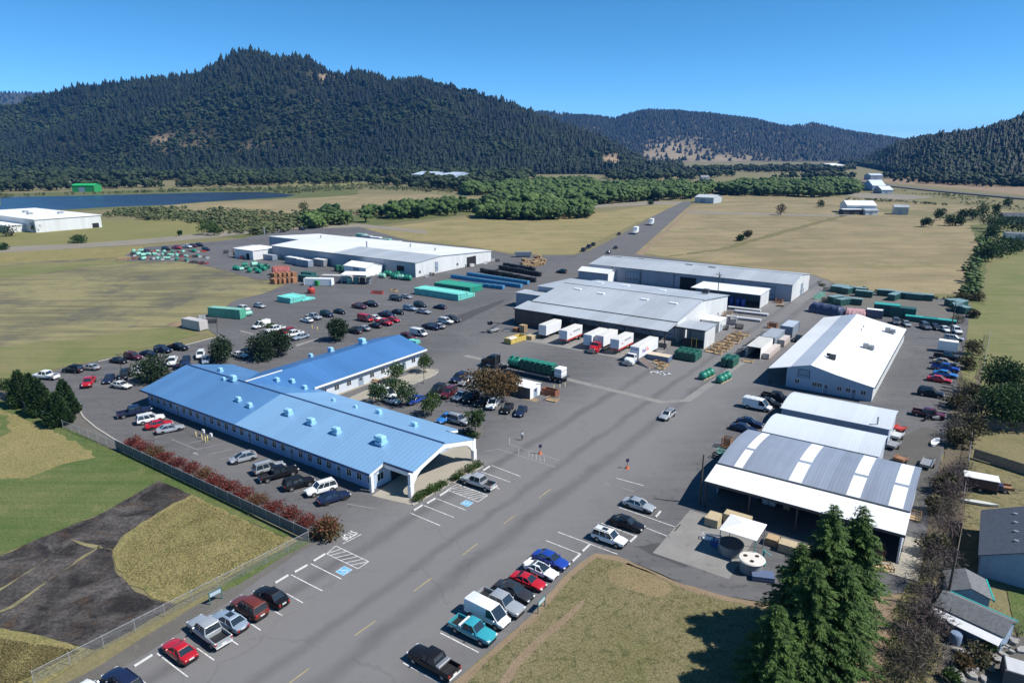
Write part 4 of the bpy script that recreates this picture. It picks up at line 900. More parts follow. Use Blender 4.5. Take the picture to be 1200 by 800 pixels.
hc = (G(1147, 650, 2.9) + G(1150, 597, 2.9)) / 2
ha = (G(1150, 597, 2.9) - G(1147, 650, 2.9)); hang = math.degrees(math.atan2(ha.y, ha.x)) - 90
dirx = Vector((math.cos(R(hang)), math.sin(R(hang)), 0))
H = cottage('house', 'house with a dark blue shingle roof at the right edge of the picture', Vector((hc.x, hc.y, 0)) + dirx * 4.6, hang, 4.3, ha.length / 2 - .35, 2.9, 4.8, m_bluewall, m_shing)
for i in range(4):
    m = MB(); y = -3.6 + i * 2.6; m.box(-1.3, -.8, y, y + .35, 4.25, 4.55); m.build('roof_vent', m_steel, H)
o = bpy.data.objects.new('window', winmesh(1.1, 1.0)); link(o, H); o.location = (1.2, -ha.length / 2 + .35, 1.2)
c1 = G(1132, 690, 1.2); c1.z = 0
cottage('garden_shed', 'small grey shingled shed with teal edge, the farther of the two garden sheds', (c1.x - .2, c1.y - .3, 0), -24, 1.9, 1.9, 2.0, 2.75, m_bluewall, m_shing2, m_teal, .25)
c2 = G(1137, 722, 1.2)
sh = cottage('garden_shed', 'larger grey shingled garden shed with teal edge and a white lean-to strip', (c2.x, c2.y - .6, 0), 38, 1.75, 3.1, 2.1, 2.95, m_bluewall, m_shing2, m_teal, .25)
m = MB(); m.loft([[(-3.0, -3.2, 1.45), (-2.05, -3.2, 1.85), (-2.05, 3.2, 1.85), (-3.0, 3.2, 1.45)], [(-3.0, -3.2, 1.5), (-2.05, -3.2, 1.92), (-2.05, 3.2, 1.92), (-3.0, 3.2, 1.5)]]); m.build('lean_to_roof', m_white, sh)
# ---------------------------------------------------------------- far barns and houses
def barn(name, label, pl, pr, depth, h, rm, wm, cat='barn', rise=.22, group=None, dark=False):
    """gable barn whose near long wall stands on the ground between two surveyed points"""
    A_, B_ = G(*pl), G(*pr); d = B_ - A_; ln = d.length; ang = math.atan2(d.y, d.x); c = (A_ + B_) / 2
    r = thing(name, label, cat, (c.x, c.y, 0), ang, group)
    m = MB(); zr = h + depth * rise
    m.extr([(0, -.3), (depth, -.3), (depth, h), (depth / 2, zr), (0, h)], -ln / 2, ln / 2, 'x'); m.build('wall', wm, r)
    m = MB(); chev(m, .4, .4, 0, depth, depth / 2, h, h, zr + .01, .2, -ln / 2 - .4, ln / 2 + .4, 'x'); m.build('roof', rm, r)
    m = MB(); m.box(-ln * .2, ln * .05, -.06, .02, 0, h * .7); m.build('door', m_dark if dark else m_door, r)  # with dark set, the panel is painted as the shade of an open side
    return r
B = Bld('white_factory', 'white flat roofed factory standing alone in the meadow at the left edge', -530, 210)
m = MB(); m.box(-600, -497.5, 186, 226, -.2, 8.0); B.part('wall', m, [m_whitewall]); m = MB(); m.box(-600.5, -497, 185.5, 226.5, 8.0, 8.3); B.part('roof', m, m_white)
m = MB(); m.box(-580, -512, 176, 185.9, -.2, 4.2); B.part('lean_to', m, m_whitewallx); m = MB(); m.box(-580.5, -511.5, 175.5, 185.4, 4.2, 4.5); B.part('lean_to_roof', m, m_white)
B.put('open_bay_door', winmesh(4, 3, 'opening'), -497.5, 222, 0, R(90)); 
for b in (-560, -550, -541, -531, -520): B.put('window', winmesh(2.2, 1.2), b, 176, 1.4)
for b, a in ((-560, 205), (-540, 200), (-530, 215)): m = MB(); m.box(b-1.5, b+1.5, a-1.5, a+1.5, 8.3, 9.6); B.part('rooftop_unit', m, m_steel)
m_greenroof = mat('bright_green_roof', (.02, .36, .09), .5, var=.1, vs=.1)
barn('green_barn', 'barn with a bright green metal roof on the far river bank', (85, 225), (111, 225), 16, 8, m_greenroof, mat('green_wall', (.02, .26, .07), .6), rise=.12)
m_hs = mat('house_white', (.6, .6, .6), .6); m_hr = mat('house_roof_grey', (.22, .21, .22), .8)
barn('farmhouse', 'white house among trees at the far left of the river bank', (6, 218), (24, 218), 14, 6, mat('house_roof_pink', (.42, .33, .32), .8), m_hs, 'house')
barn('farmhouse', 'white house half hidden beside the green roofed barn', (66, 219), (78, 219), 14, 6, m_hr, m_hs, 'house')
barn('farmhouse', 'pale house below the wooded hill across the river', (141, 211), (155, 211), 14, 6, mat('house_roof_blue', (.40, .50, .56), .6), m_hs, 'house')
barn('farmhouse', 'tiny white house to the right of the pale one below the hill', (168, 214), (176, 214), 9, 5, m_white, m_hs, 'house')
barn('farm_shed', 'low dark roofed shed on the far meadow below the hill', (372, 212.5), (432, 213), 22, 5, mat('shed_roof', (.12, .12, .13), .7), m_hs, rise=.12)
barn('mill_building', 'long blue grey roofed building at the foot of the wooded hill', (482, 210.5), (533, 212), 60, 9, mat('mill_roof', (.42, .50, .58), .5, var=.1, vs=.05), mat('mill_wall', (.30, .38, .47), .6), 'building', rise=.08)
barn('farmhouse', 'small white barn in the trees behind the grove', (558.5, 223.5), (571, 224.5), 12, 5, m_hr, m_hs, 'house')
barn('roadside_barn', 'long pale barn where the far road meets the gravel road', (814, 237.5), (836, 238.5), 22, 5.5, mat('barn_roof_pale', (.46, .49, .5), .5), mat('barn_wall_pale', (.42, .45, .47), .6), rise=.1)
barn('field_barn', 'white roofed barn with dark open side in the middle of the hayfields', (992, 250), (1026, 250.5), 22, 6.5, m_wroof, m_white, rise=.15, dark=True)
barn('field_shed', 'low lean-to shed in front of the white roofed field barn', (988, 251.5), (1011, 251.5), 8, 4, m_wroof, mat('shed_wall_dark', (.06, .06, .06), .8), 'shed', rise=.02, dark=True)
barn('field_shed', 'grey shed at the right end of the white roofed field barn', (1014, 252), (1029, 252), 9, 3.5, m_galv2, m_hs, 'shed', rise=.12)
barn('pale_barn', 'pale green walled barn standing alone in the hayfield', (1047, 251.5), (1064, 252), 12, 6, m_galv2, mat('barn_wall_green', (.36, .40, .37), .6), rise=.12)
barn('road_store', 'round topped blue white store beside the highway', (1022, 224), (1037, 224), 26, 7, mat('store_roof', (.55, .62, .70), .5), mat('store_wall', (.35, .45, .6), .6), 'building', rise=.25)
barn('road_store', 'smaller grey white store beside the round topped one', (1033, 227), (1046, 227), 20, 4.5, mat('store_roof2', (.62, .65, .68), .5), mat('store_wall2', (.4, .45, .5), .6), 'building', rise=.2)
barn('road_store', 'pale blue shed at the foot of the right hill', (1020, 211), (1034, 211), 24, 8, mat('store_roof3', (.45, .52, .6), .5), mat('store_wall3', (.35, .4, .46), .6), 'building', rise=.12)
barn('valley_depot', 'distant white roofed depot at the end of the valley', (977, 199), (990, 198.5), 60, 11, m_white, m_hs, 'building', rise=.08)
barn('farmhouse', 'white house in the distant valley woods', (822, 212), (831, 212), 14, 6, m_hr, m_hs, 'house')
barn('dark_barn', 'dark roofed barn behind trees at the right edge', (1176, 262), (1210, 263), 14, 5, mat('dark_roof', (.05, .06, .075), .7), mat('dark_wall', (.08, .09, .1), .7), rise=.15)
barn('mobile_home', 'long white mobile home under trees at the right edge', (1178, 280.5), (1215, 282), 7, 3.4, mat('home_roof', (.14, .15, .17), .6), m_hs, 'house', rise=.08)
# ================================================================ VEHICLES
PAINT = {'black': (.010,.010,.012), 'navy': (.012,.020,.055), 'charcoal': (.045,.048,.055), 'silver': (.42,.44,.46), 'grey': (.13,.14,.16), 'white': (.72,.73,.73),
 'red': (.42,.010,.018), 'maroon': (.10,.010,.016), 'teal': (.035,.30,.36), 'blue': (.015,.05,.30), 'sky': (.03,.18,.50), 'tan': (.30,.25,.17), 'icy': (.34,.42,.50), 'bronze': (.13,.028,.018), 'green': (.02,.09,.06), 'pale': (.60,.60,.56)}
def paint(c):
    p = PAINT[c]; return mat('paint_' + c, p, .32, .35 if c in ('silver', 'grey', 'icy', 'charcoal') else .0, var=.03, vs=.8, coat=.2 if max(p) < .07 else .6, spec=.3 if max(p) < .07 else .5)
m_trim = mat('black_plastic_trim', (.014, .014, .015), .6)
m_tyre = mat('tyre_rubber', (.018, .018, .018), .85)
m_rim = mat('wheel_rim', (.38, .39, .40), .35, .6)
m_lamp = mat('headlamp_glass', (.62, .65, .66), .12)
m_tail = mat('tail_lamp_red', (.33, .012, .012), .2)
m_plate = mat('number_plate', (.62, .62, .60), .5)
def wheelmesh(r, w, dual=False):
    m = MB(); n = 18
    prof = [(r*.62, -w/2), (r*.93, -w/2), (r, -w*.36), (r, w*.36), (r*.93, w/2), (r*.62, w/2)]
    m.loft([[(q*math.cos(2*math.pi*i/n), y, q*math.sin(2*math.pi*i/n)) for i in range(n)] for q, y in prof], cap=False); m.mi = 1
    for s in (-1, 1):
        c = [(r*.62*math.cos(2*math.pi*i/n), s*w*.44, r*.62*math.sin(2*math.pi*i/n)) for i in range(n)]; h = [(r*.2*math.cos(2*math.pi*i/n), s*w*.5, r*.2*math.sin(2*math.pi*i/n)) for i in range(n)]
        m.loft([c, h], cap=False); m.face(h)
    return m.mesh('wheel', [m_tyre, m_rim], 40)
WH = {k: wheelmesh(*k) for k in [(.33,.22), (.38,.25), (.50,.28), (.50,.55)]}
def ring(x, w, zt, zb=.27, cr=.05):
    return [(x,-.82*w,zb),(x,-w,zb+.16),(x,-w,zt-.24),(x,-.94*w,zt-.06),(x,-.76*w,zt),(x,0,zt+cr*.5),(x,.76*w,zt),(x,.94*w,zt-.06),(x,w,zt-.24),(x,w,zb+.16),(x,.82*w,zb)]
# kind: stations (x, half width, top, bottom) / greenhouse (x rear base, x front base, x rear roof, x front roof, belt z, roof z, half w base, half w roof) / axles / wheel
KIND = {
 'sedan': ([(-2.40,.66,.74,.50),(-2.33,.80,.92,.36),(-1.80,.89,1.00,.27),(-.9,.91,.96,.24),(.9,.91,.93,.24),(1.5,.90,.88,.26),(2.05,.84,.78,.30),(2.33,.72,.68,.36),(2.40,.58,.58,.42)], (-1.86,1.02,-1.02,.22,.94,1.44,.84,.62), (-1.38,1.40), (.33,.22)),
 'coupe': ([(-2.25,.66,.76,.48),(-2.18,.80,.90,.36),(-1.6,.88,.95,.27),(-.8,.89,.90,.22),(.8,.89,.86,.22),(1.4,.88,.82,.25),(1.95,.82,.72,.28),(2.2,.70,.62,.34),(2.27,.55,.54,.40)], (-1.75,.95,-.85,.05,.88,1.30,.82,.58), (-1.3,1.32), (.33,.22)),
 'hatchback': ([(-2.15,.70,.90,.46),(-2.08,.82,1.02,.34),(-1.6,.87,1.02,.26),(-.8,.88,.98,.24),(.9,.88,.93,.24),(1.5,.86,.86,.26),(2.0,.80,.74,.30),(2.22,.66,.62,.38)], (-2.0,1.35,-1.15,.10,.96,1.50,.82,.60), (-1.3,1.36), (.33,.22)),
 'suv': ([(-2.40,.78,.98,.50),(-2.34,.90,1.06,.40),(-1.8,.95,1.08,.32),(.9,.95,1.08,.32),(1.5,.94,1.05,.33),(2.05,.90,.98,.35),(2.35,.80,.88,.42),(2.42,.68,.74,.50)], (-2.28,1.08,-2.02,.32,1.06,1.78,.89,.74), (-1.42,1.46), (.38,.25)),
 'wagon': ([(-2.35,.74,.86,.46),(-2.28,.84,.96,.36),(-1.8,.88,.99,.27),(.9,.89,.95,.25),(1.5,.88,.90,.26),(2.05,.82,.80,.30),(2.33,.70,.68,.38)], (-2.2,1.05,-1.85,.25,.95,1.46,.83,.64), (-1.36,1.40), (.33,.22)),
 'minivan': ([(-2.50,.78,.98,.46),(-2.44,.92,1.06,.36),(-1.8,.97,1.08,.28),(.9,.97,1.06,.28),(1.6,.95,.98,.30),(2.2,.86,.84,.34),(2.48,.70,.70,.42)], (-2.4,1.62,-2.1,.55,1.05,1.78,.91,.74), (-1.5,1.52), (.36,.24) if 0 else (.33,.22)),
 'pickup': ([(-.80,.96,1.12,.42),(.2,.97,1.12,.40),(1.0,.97,1.12,.40),(1.5,.96,1.11,.40),(2.3,.93,1.06,.42),(2.62,.86,.98,.46),(2.72,.74,.80,.52)], (-.78,1.12,-.62,.50,1.10,1.80,.90,.74), (-1.75,1.70), (.38,.25)),
 'crew_pickup': ([(-.95,.97,1.15,.45),(.2,.98,1.15,.42),(1.3,.98,1.15,.42),(1.8,.97,1.13,.42),(2.6,.94,1.08,.44),(2.92,.87,1.0,.48),(3.0,.75,.82,.54)], (-.93,1.45,-.72,.82,1.13,1.87,.91,.75), (-1.95,1.98), (.38,.25)),
 'cargo_van': ([(-2.75,.92,1.10,.46),(-2.7,.98,1.14,.40),(-2.0,.99,1.16,.36),(1.2,.99,1.16,.36),(1.9,.96,1.08,.36),(2.45,.88,.92,.40),(2.65,.74,.76,.48)], (-2.72,1.95,-2.66,.95,1.14,2.12,.96,.84), (-1.7,1.75), (.38,.25)),
}
def carmesh(kind):
    st, gh, ax, wk = KIND[kind]; P_ = {}
    m = MB(); m.loft([ring(x, w, zt, zb) for x, w, zt, zb in st])
    xr, xf, tr, tf, zb, zr, wb, wt = gh
    van = kind == 'cargo_van'
    L_ = (lambda s: (Vector((xr, s*wb, zb)), Vector((xf, s*wb*.93, zb - .03)), Vector((tr, s*wt, zr)), Vector((tf, s*wt*.97, zr))))
    # roof
    m.loft([[(tr-.06,-wt*.9,zr-.02),(tr-.06,wt*.9,zr-.02),(tf+.06,wt*.88,zr-.02),(tf+.06,-wt*.88,zr-.02)], [(tr-.04,-wt-.03,zr),(tr-.04,wt+.03,zr),(tf+.05,wt+.01,zr),(tf+.05,-wt-.01,zr)],
            [(tr+.05,-wt*.86,zr+.055),(tr+.05,wt*.86,zr+.055),(tf-.12,wt*.82,zr+.055),(tf-.12,-wt*.82,zr+.055)]])
    for s in (-1, 1):
        a, b, c, d = L_(s); m.tube(a, c, .065, .055, 5); m.tube(b, d, .05, .045, 5)
        if not van:
            nb = 2 if kind in ('suv', 'minivan', 'wagon') else 1
            for k in range(nb):
                f = (.52,) if nb == 1 else ((.36, .68)); f = f[k]
                p, q = a.lerp(b, f), c.lerp(d, f); m.tube(p, q, .05, .045, 5)
    if van:      # solid load space sides
        xm = .35
        def rg(x, t): return [(x,-wb,zb-.02),(x,-wt-.02-(wb-wt)*.15,zr-.12),(x,-wt*.9,zr+.03),(x,wt*.9,zr+.03),(x,wt+.02+(wb-wt)*.15,zr-.12),(x,wb,zb-.02)]
        m.loft([rg(xr-.02, 0), rg(xm, 0)])
    m.mi = 1
    for x in ax:      # wheel wells
        for s in (-1, 1):
            wmax = max(w for _, w, _, _ in st); r = wk[0] * 1.17; n = 14
            m.face([(x + r*math.cos(math.pi*2*i/n), s*(wmax+.004), wk[0] + r*math.sin(math.pi*2*i/n)) for i in range(n)])
    xe, we = st[-1][0], st[-1][1]
    m.box(xe-.16, xe+.03, -we*.72, we*.72, st[-1][3]+.02, st[-1][3]+.14)          # grille and bumper bar
    m.box(st[0][0]-.03 if 'pickup' not in kind else -2.82, (st[0][0]+.15) if 'pickup' not in kind else -2.70, -.75, .75, .40, .52)
    m.box(-.8 if 'pickup' in kind else st[1][0], st[-2][0], -.72, .72, .2, .32)
    if kind == 'suv':
        for s in (-1, 1): m.box(tr+.1, tf-.1, s*wt*.86-.03, s*wt*.86+.03, zr+.05, zr+.10)
    m.mi = 0
    if 'pickup' in kind:   # open load bed
        x0, x1 = (-2.72, -.92) if kind == 'pickup' else (-2.86, -1.06)
        m.box(x0, x1+.1, -.97, -.86, .62, 1.13, .02); m.box(x0, x1+.1, .86, .97, .62, 1.13, .02); m.box(x0, x0+.09, -.86, .86, .62, 1.10); m.box(x1, x1+.12, -.9, .9, .5, 1.12)
        m.mi = 1; m.box(x0+.09, x1, -.86, .86, .55, .72)
        for s in (-1, 1):
            n = 14; r = wk[0]*1.17; m.face([(ax[0] + r*math.cos(math.pi*2*i/n), s*.976, wk[0] + r*math.sin(math.pi*2*i/n)) for i in range(n)])
        m.mi = 2; m.box(x0-.10, x0-.03, -.9, .9, .45, .6)
    m.mi = 2; xr_ = st[0][0] if 'pickup' not in kind else (-2.72 if kind == 'pickup' else -2.86)
    m.box(xr_-.035, xr_-.005, -.26, .26, .62, .78)
    P_['body'] = m.mesh('body', [m_trim, m_trim, m_plate], 32)
    # glass
    m = MB(); i = .035
    if not van:
        lo = [(xr+.02,-wb+i,zb-.04),(xf-.02,-wb*.93+i,zb-.06),(xf-.02,wb*.93-i,zb-.06),(xr+.02,wb-i,zb-.04)]
        hi = [(tr,-wt+i,zr-.005),(tf+.02,-wt*.97+i,zr-.005),(tf+.02,wt*.97-i,zr-.005),(tr,wt-i,zr-.005)]
        m.loft([lo, hi])
    else:
        lo = [(.36,-wb+i,zb-.05),(xf-.02,-wb*.93+i,zb-.06),(xf-.02,wb*.93-i,zb-.06),(.36,wb-i,zb-.05)]; hi = [(.36,-wt+i,zr-.01),(tf+.02,-wt*.97+i,zr-.01),(tf+.02,wt*.97-i,zr-.01),(.36,wt-i,zr-.01)]
        m.loft([lo, hi])
    P_['windows'] = m.mesh('windows', [m_glass])
    xs = st[-2][0]; ws = st[-2][1]; zs = st[-2][2]
    m = MB(); m.box(-.20, .13, -.17, .17, -.075, .075, .03); P_['headlight'] = m.mesh('headlight', m_lamp)
    P_['hl'] = [(xs - .02, s*(ws - .17), zs - .10) for s in (-1, 1)]
    m = MB(); m.box(-.06, .08, -.11, .11, -.13, .13, .02); P_['taillight'] = m.mesh('taillight', m_tail)
    P_['tl'] = [((st[0][0] - .0 if 'pickup' not in kind else xr_ + .03), s*(st[0][1] - .06 if 'pickup' not in kind else .87), (st[0][2] - .06) if 'pickup' not in kind else .93) for s in (-1, 1)]
    m = MB(); m.box(-.07, .07, -.11, .11, -.08, .08, .03); P_['mirror'] = m.mesh('wing_mirror', m_trim)
    P_['mr'] = [(xf - .32, s*(wb + .14), zb + .08) for s in (-1, 1)]
    wmax = max(w for _, w, _, _ in st)
    P_['wheels'] = [(x, s*(wmax - .11), wk[0]) for x in ax for s in (-1, 1)]; P_['wm'] = WH[wk]
    m = MB(); m.box(-.42, .42, -.36, .36, 0, .012); P_['sunroof'] = m.mesh('sunroof', m_glass); P_['sr'] = ((tr + tf) / 2 + .2, 0, zr + .056)
    P_['far'] = None
    return P_
CM = {k: carmesh(k) for k in KIND}
HEAD = {'b+': -34.8, 'b-': 145.2, 'a+': 55.2, 'a-': -124.8}
NAMES = {'sedan': ('sedan', 'car'), 'coupe': ('sports_coupe', 'car'), 'hatchback': ('hatchback', 'car'), 'suv': ('suv', 'car'), 'wagon': ('estate_car', 'car'), 'minivan': ('minivan', 'van'), 'pickup': ('pickup_truck', 'pickup'), 'crew_pickup': ('pickup_truck', 'pickup'), 'cargo_van': ('cargo_van', 'van')}
CARS = []
def car(kind, colour, px, py, head, label, group=None, sunroof=False, z=.75, jitter=2.5):
    p = G(px, py, z); h = HEAD.get(head, head)
    near = p.length < 165; K = CM[kind]
    nm, cat = NAMES[kind]
    r = thing(nm, label, cat, (p.x, p.y, .004), R(h + random.uniform(-jitter, jitter)), group)
    sc = random.uniform(.97, 1.03); r.scale = (sc, sc * random.uniform(.98, 1.02), sc * random.uniform(.97, 1.03))
    def add(n, me, loc=(0, 0, 0)):
        o = bpy.data.objects.new(n, me); link(o, r); o.location = loc; return o
    o = add('body', K['body']); o.material_slots[0].link = 'OBJECT'; o.material_slots[0].material = paint(colour)
    add('windows', K['windows'])
    for w in K['wheels']: add('wheel', K['wm'], w)
    if p.length < 330:
        for q in K['hl']: add('headlight', K['headlight'], q)
        for q in K['tl']: add('taillight', K['taillight'], q)
    if near:
        for q in K['mr']:
            o = add('wing_mirror', K['mirror'], q); o.material_slots[0].link = 'OBJECT'; o.material_slots[0].material = paint(colour)
    if sunroof: add('sunroof', K['sunroof'], K['sr'])
    CARS.append(r); return r
g1 = 'cars nosed up to the lawn along the drive'
r = car('crew_pickup', 'black', 508, 774, 'b-', 'black crew cab pickup with silver toolbox, nearest the bottom edge beside the lawn', g1)
m = MB(); m.box(-1.55, -1.05, -.88, .88, 1.08, 1.38, .04); m.build('toolbox', m_rim, r)
r = car('pickup', 'teal', 554, 737, 'b+', 'faded teal pickup with white toolbox behind its cab', g1)
m = MB(); m.box(-1.3, -.85, -.95, .95, 1.1, 1.4, .04); m.build('toolbox', m_white, r)
car('cargo_van', 'white', 572, 719, 'b+', 'white cargo van between the teal pickup and a silver pickup', g1)
car('crew_pickup', 'silver', 585, 705, 'b+', 'silver crew cab pickup beside the white cargo van', g1)
car('sedan', 'charcoal', 602, 691, 'b+', 'dark blue grey sedan between the silver pickup and the red coupe', g1)
car('coupe', 'red', 619, 678.5, 'b+', 'bright red low coupe nosed up to the lawn', g1)
r = car('coupe', 'white', 634, 666, 'b+', 'white sports coupe with rear wing and sunroof', g1, sunroof=True)
m = MB(); m.box(-2.2, -1.95, -.82, .82, 1.12, 1.17); m.box(-2.12, -2.0, -.6, -.55, .9, 1.12); m.box(-2.12, -2.0, .55, .6, .9, 1.12); m.build('rear_wing', paint('white'), r)
car('sedan', 'blue', 645.5, 654, 'b+', 'deep blue sedan at the top end of the row by the lawn', g1)
car('suv', 'white', 714, 629, 'b+', 'big white SUV with sunroof by the corner of the lawn', g1, sunroof=True)
car('sedan', 'black', 735, 611.5, 'b+', 'glossy black sedan between the white SUV and a silver sedan', g1)
car('sedan', 'silver', 748.5, 590, 'b+', 'silver sedan alone in the last marked bay near the skylight shed', g1)
g2 = 'cars nosed up to the wire fence along the drive'
car('suv', 'white', 106, 815, 'b-', 'white car almost wholly cut off by the bottom edge', g2)
r = car('suv', 'navy', 143, 798, 'b-', 'dark blue car with roof rack cut off by the bottom edge', g2)
car('coupe', 'red', 210, 760, 'b-', 'bright red hatch coupe parked against the wire fence', g2)
car('crew_pickup', 'silver', 245, 739, 'b-', 'silver white pickup with empty bed against the wire fence', g2)
car('sedan', 'icy', 269, 725.5, 'b-', 'ice blue silver sedan with sunroof against the wire fence', g2, sunroof=True)
car('suv', 'bronze', 292, 710.5, 'b-', 'dark copper red SUV with roof rails against the wire fence', g2)
car('sedan', 'black', 317.5, 697, 'b-', 'black sedan at the top of the row against the wire fence', g2)
g3 = 'cars along the shaded long wall of the blue roofed office'
A1 = 37
car('crew_pickup', 'navy', 157, 482, A1, 'dark blue pickup in the shade of the office roof corner', g3)
car('suv', 'white', 176, 490, A1, 'white boxy SUV at the far corner of the office', g3)
car('sedan', 'red', 186, 496, A1, 'red car squeezed between a white SUV and a silver sedan', g3)
car('sedan', 'silver', 199, 501, A1, 'silver sedan nearest the red hedge at the far office corner', g3)
car('hatchback', 'silver', 285, 535, A1 + 180, 'silver hatchback alone in the middle of the office wall', g3)
car('suv', 'silver', 315, 547, A1, 'silver grey SUV beside a black pickup at the office wall', g3)
car('crew_pickup', 'black', 326, 554, A1, 'black crew cab pickup parked at the office wall', g3)
car('suv', 'black', 350, 565, A1, 'black boxy SUV in the shade of the office wall', g3)
car('suv', 'white', 376, 571.5, A1 + 180, 'white SUV with dark roof pillars near the office porch', g3)
car('sedan', 'navy', 391, 581, A1, 'dark navy sedan nearest the office porch corner', g3)
car('crew_pickup', 'silver', 561, 564, 'b-', 'silver crew cab pickup alone in the bay in front of the porch arch')
g4 = 'cars along the pasture edge of the upper left lot'
car('crew_pickup', 'white', 54, 440, 165, 'white pickup partly hidden by the cypress trees', g4)
car('suv', 'black', 85, 432.5, 170, 'long black SUV at the left end of the pasture edge row', g4)
car('sedan', 'silver', 105.5, 429.5, 170, 'silver car tucked behind the long black SUV', g4)
for k, c, x, y, l in [('sedan','black',139,421.5,'black sedan on the pasture edge beyond the silver car'),('suv','maroon',156,417.5,'dark maroon SUV on the pasture edge'),('sedan','navy',174,413.5,'dark navy sedan beside the maroon SUV on the pasture edge'),('suv','navy',191,409.5,'dark navy SUV on the pasture edge'),('crew_pickup','black',208,406.5,'black pickup at the right end of the pasture edge row')]:
    car(k, c, x, y, -18, l, g4)
g5 = 'cars in the upper left lot behind the office'
car('crew_pickup', 'red', 104, 447, -70, 'red pickup standing alone in the open lane near the cypress trees', g5)
car('sedan', 'navy', 127.5, 443, -70, 'dark navy sedan right of the red pickup', g5)
car('suv', 'black', 145.5, 439, -70, 'black SUV behind the white sedan left of the juniper', g5)
car('sedan', 'white', 162, 433, -70, 'white sedan facing the camera beside the left juniper', g5)
car('sedan', 'pale', 142, 450.5, -18, 'off white sedan crosswise in front of the black SUV', g5)
car('crew_pickup', 'white', 202, 423, -70, 'white pickup facing the camera, the farther left of the two white trucks', g5)
car('sedan', 'navy', 218, 421, -70, 'navy car between the two white trucks', g5)
car('crew_pickup', 'navy', 217, 430, -14, 'long dark pickup crosswise behind the office roof', g5)
car('suv', 'white', 235, 415.5, -70, 'tall white SUV next to the juniper behind the office', g5)
car('sedan', 'icy', 241, 421, -70, 'pale silver car half hidden by the white SUV', g5)
car('sedan', 'white', 281, 415, -28, 'white sedan seen between the two juniper clumps', g5)
car('sedan', 'charcoal', 291, 411, -28, 'dark car half hidden behind the large juniper', g5)
g6 = 'cars in the middle lot behind the office wing'
car('suv', 'white', 286, 361.5, 'b+', 'white SUV right of the green container', g6)
car('sedan', 'silver', 304, 357.5, 'b+', 'silver sedan between the green container and the teal bundles', g6)
car('cargo_van', 'white', 306, 381, 'a-', 'white van at the left end of the short row on the island', g6)
car('crew_pickup', 'white', 322.5, 385.5, 'a-', 'white pickup beside the white van on the island', g6)
car('suv', 'red', 336, 389, 'a-', 'red SUV between two white pickups on the island', g6)
car('crew_pickup', 'white', 344.5, 391, 'a-', 'white pickup right of the red SUV on the island', g6)
car('sedan', 'icy', 352.5, 394, 'a-', 'silver blue sedan at the right end of the island row', g6)
for k, c, x, y, l in [('sedan','white',359.5,374.5,'white sedan at the near end of the left middle row'),('crew_pickup','silver',367,371,'silver and dark pickup next to the white sedan'),('suv','navy',383,368,'dark navy SUV alone in the left middle row'),('sedan','black',398,364.5,'black sedan at the far end of the left middle row'),
  ('crew_pickup','maroon',421,358.5,'maroon pickup below the white canopy'),('crew_pickup','black',434.5,356,'black pickup beside the maroon pickup'),('suv','black',464,349.5,'black SUV below the red gate frame'),('sedan','silver',476,347,'silver sedan beyond the black SUV'),
  ('cargo_van','red',428.5,373.5,'red cargo van in the middle lot'),('sedan','white',440,372,'white car half hidden behind the red cargo van'),('crew_pickup','navy',453,368.5,'navy pickup behind the two red cars'),('sedan','black',466.5,365,'black sedan in the second middle row'),('suv','icy',480.5,361,'silver blue SUV in the second middle row'),('suv','charcoal',492.5,357,'dark grey SUV at the far end of the second middle row'),
  ('sedan','black',395.5,382.5,'black car behind the round juniper above the office wing'),('suv','black',415.5,387,'black SUV just above the office wing ridge'),('sedan','silver',425.5,384,'silver sedan beside the black SUV above the wing'),('sedan','black',439.5,380.5,'black sedan in front of the red pickup'),('crew_pickup','red',450,377.5,'red pickup between a black sedan and a red sedan'),('sedan','red',461,374,'red sedan at the edge of the third middle row'),
  ('sedan','silver',496.5,364.5,'silver sedan alone right of the third middle row'),('sedan','navy',515.5,359,'dark sedan alone in front of the turquoise pipes'),
  ('suv','maroon',478.5,394.5,'maroon SUV at the near end of the drive side row'),('cargo_van','white',491,390,'white van with dark windows in the drive side row'),('crew_pickup','navy',505,382.5,'navy pickup in the drive side row'),('sedan','silver',513.5,381.5,'pale grey sedan beside the navy pickup'),('suv','white',522.5,376,'white SUV near the far end of the drive side row'),('suv','charcoal',530.5,374,'dark grey SUV at the far end of the drive side row')]:
    car(k, c, x, y, 'b+' if x % 2 < 1.2 else 'b-', l, g6)
g7 = 'cars in the small lot by the bronze tree'
for k, c, x, y, h, l in [('suv','navy',538,442.5,'a-','dark navy SUV beside the tall lamp post'),('sedan','silver',548,446,'a-','silver sedan right of the dark SUV by the lamp post'),('sedan','silver',560.5,447.5,'a-','silver car under the left side of the bronze tree'),
  ('suv','black',512.5,457,-113,'black SUV at the left end of the row below the lamp post'),('suv','maroon',525.5,460,-113,'dark red SUV in the row below the lamp post'),('sedan','silver',539.5,463,-113,'silver sedan in the row below the lamp post'),('suv','black',552,465.5,-113,'black SUV in the shade of the bronze tree'),('sedan','black',565,469.5,-113,'black sedan in the shade of the bronze tree'),
  ('suv','white',577.5,472.5,-105,'white SUV facing the camera beside the bronze tree'),('sedan','black',594.5,477,-105,'black sedan between the white SUV and the end of the row'),('sedan','navy',610.5,480.5,-105,'dark sedan at the right end of the bronze tree row'),
  ('sedan','sky',523,488.5,'a-','bright blue car behind the office roof edge'),('suv','silver',537,491.5,'b+','silver SUV behind the porch roof edge'),('sedan','white',459,468,'b+','white car seen between the courtyard trees'),('cargo_van','white',452,461,'b+','white van hidden among the courtyard trees'),('sedan','blue',487,467.5,'a-','blue car right of the courtyard trees')]:
    car(k, c, x, y, h, l, g7)
r = car('wagon', 'silver', 782, 485, 'a-', 'silver estate car driving alone across the open yard')
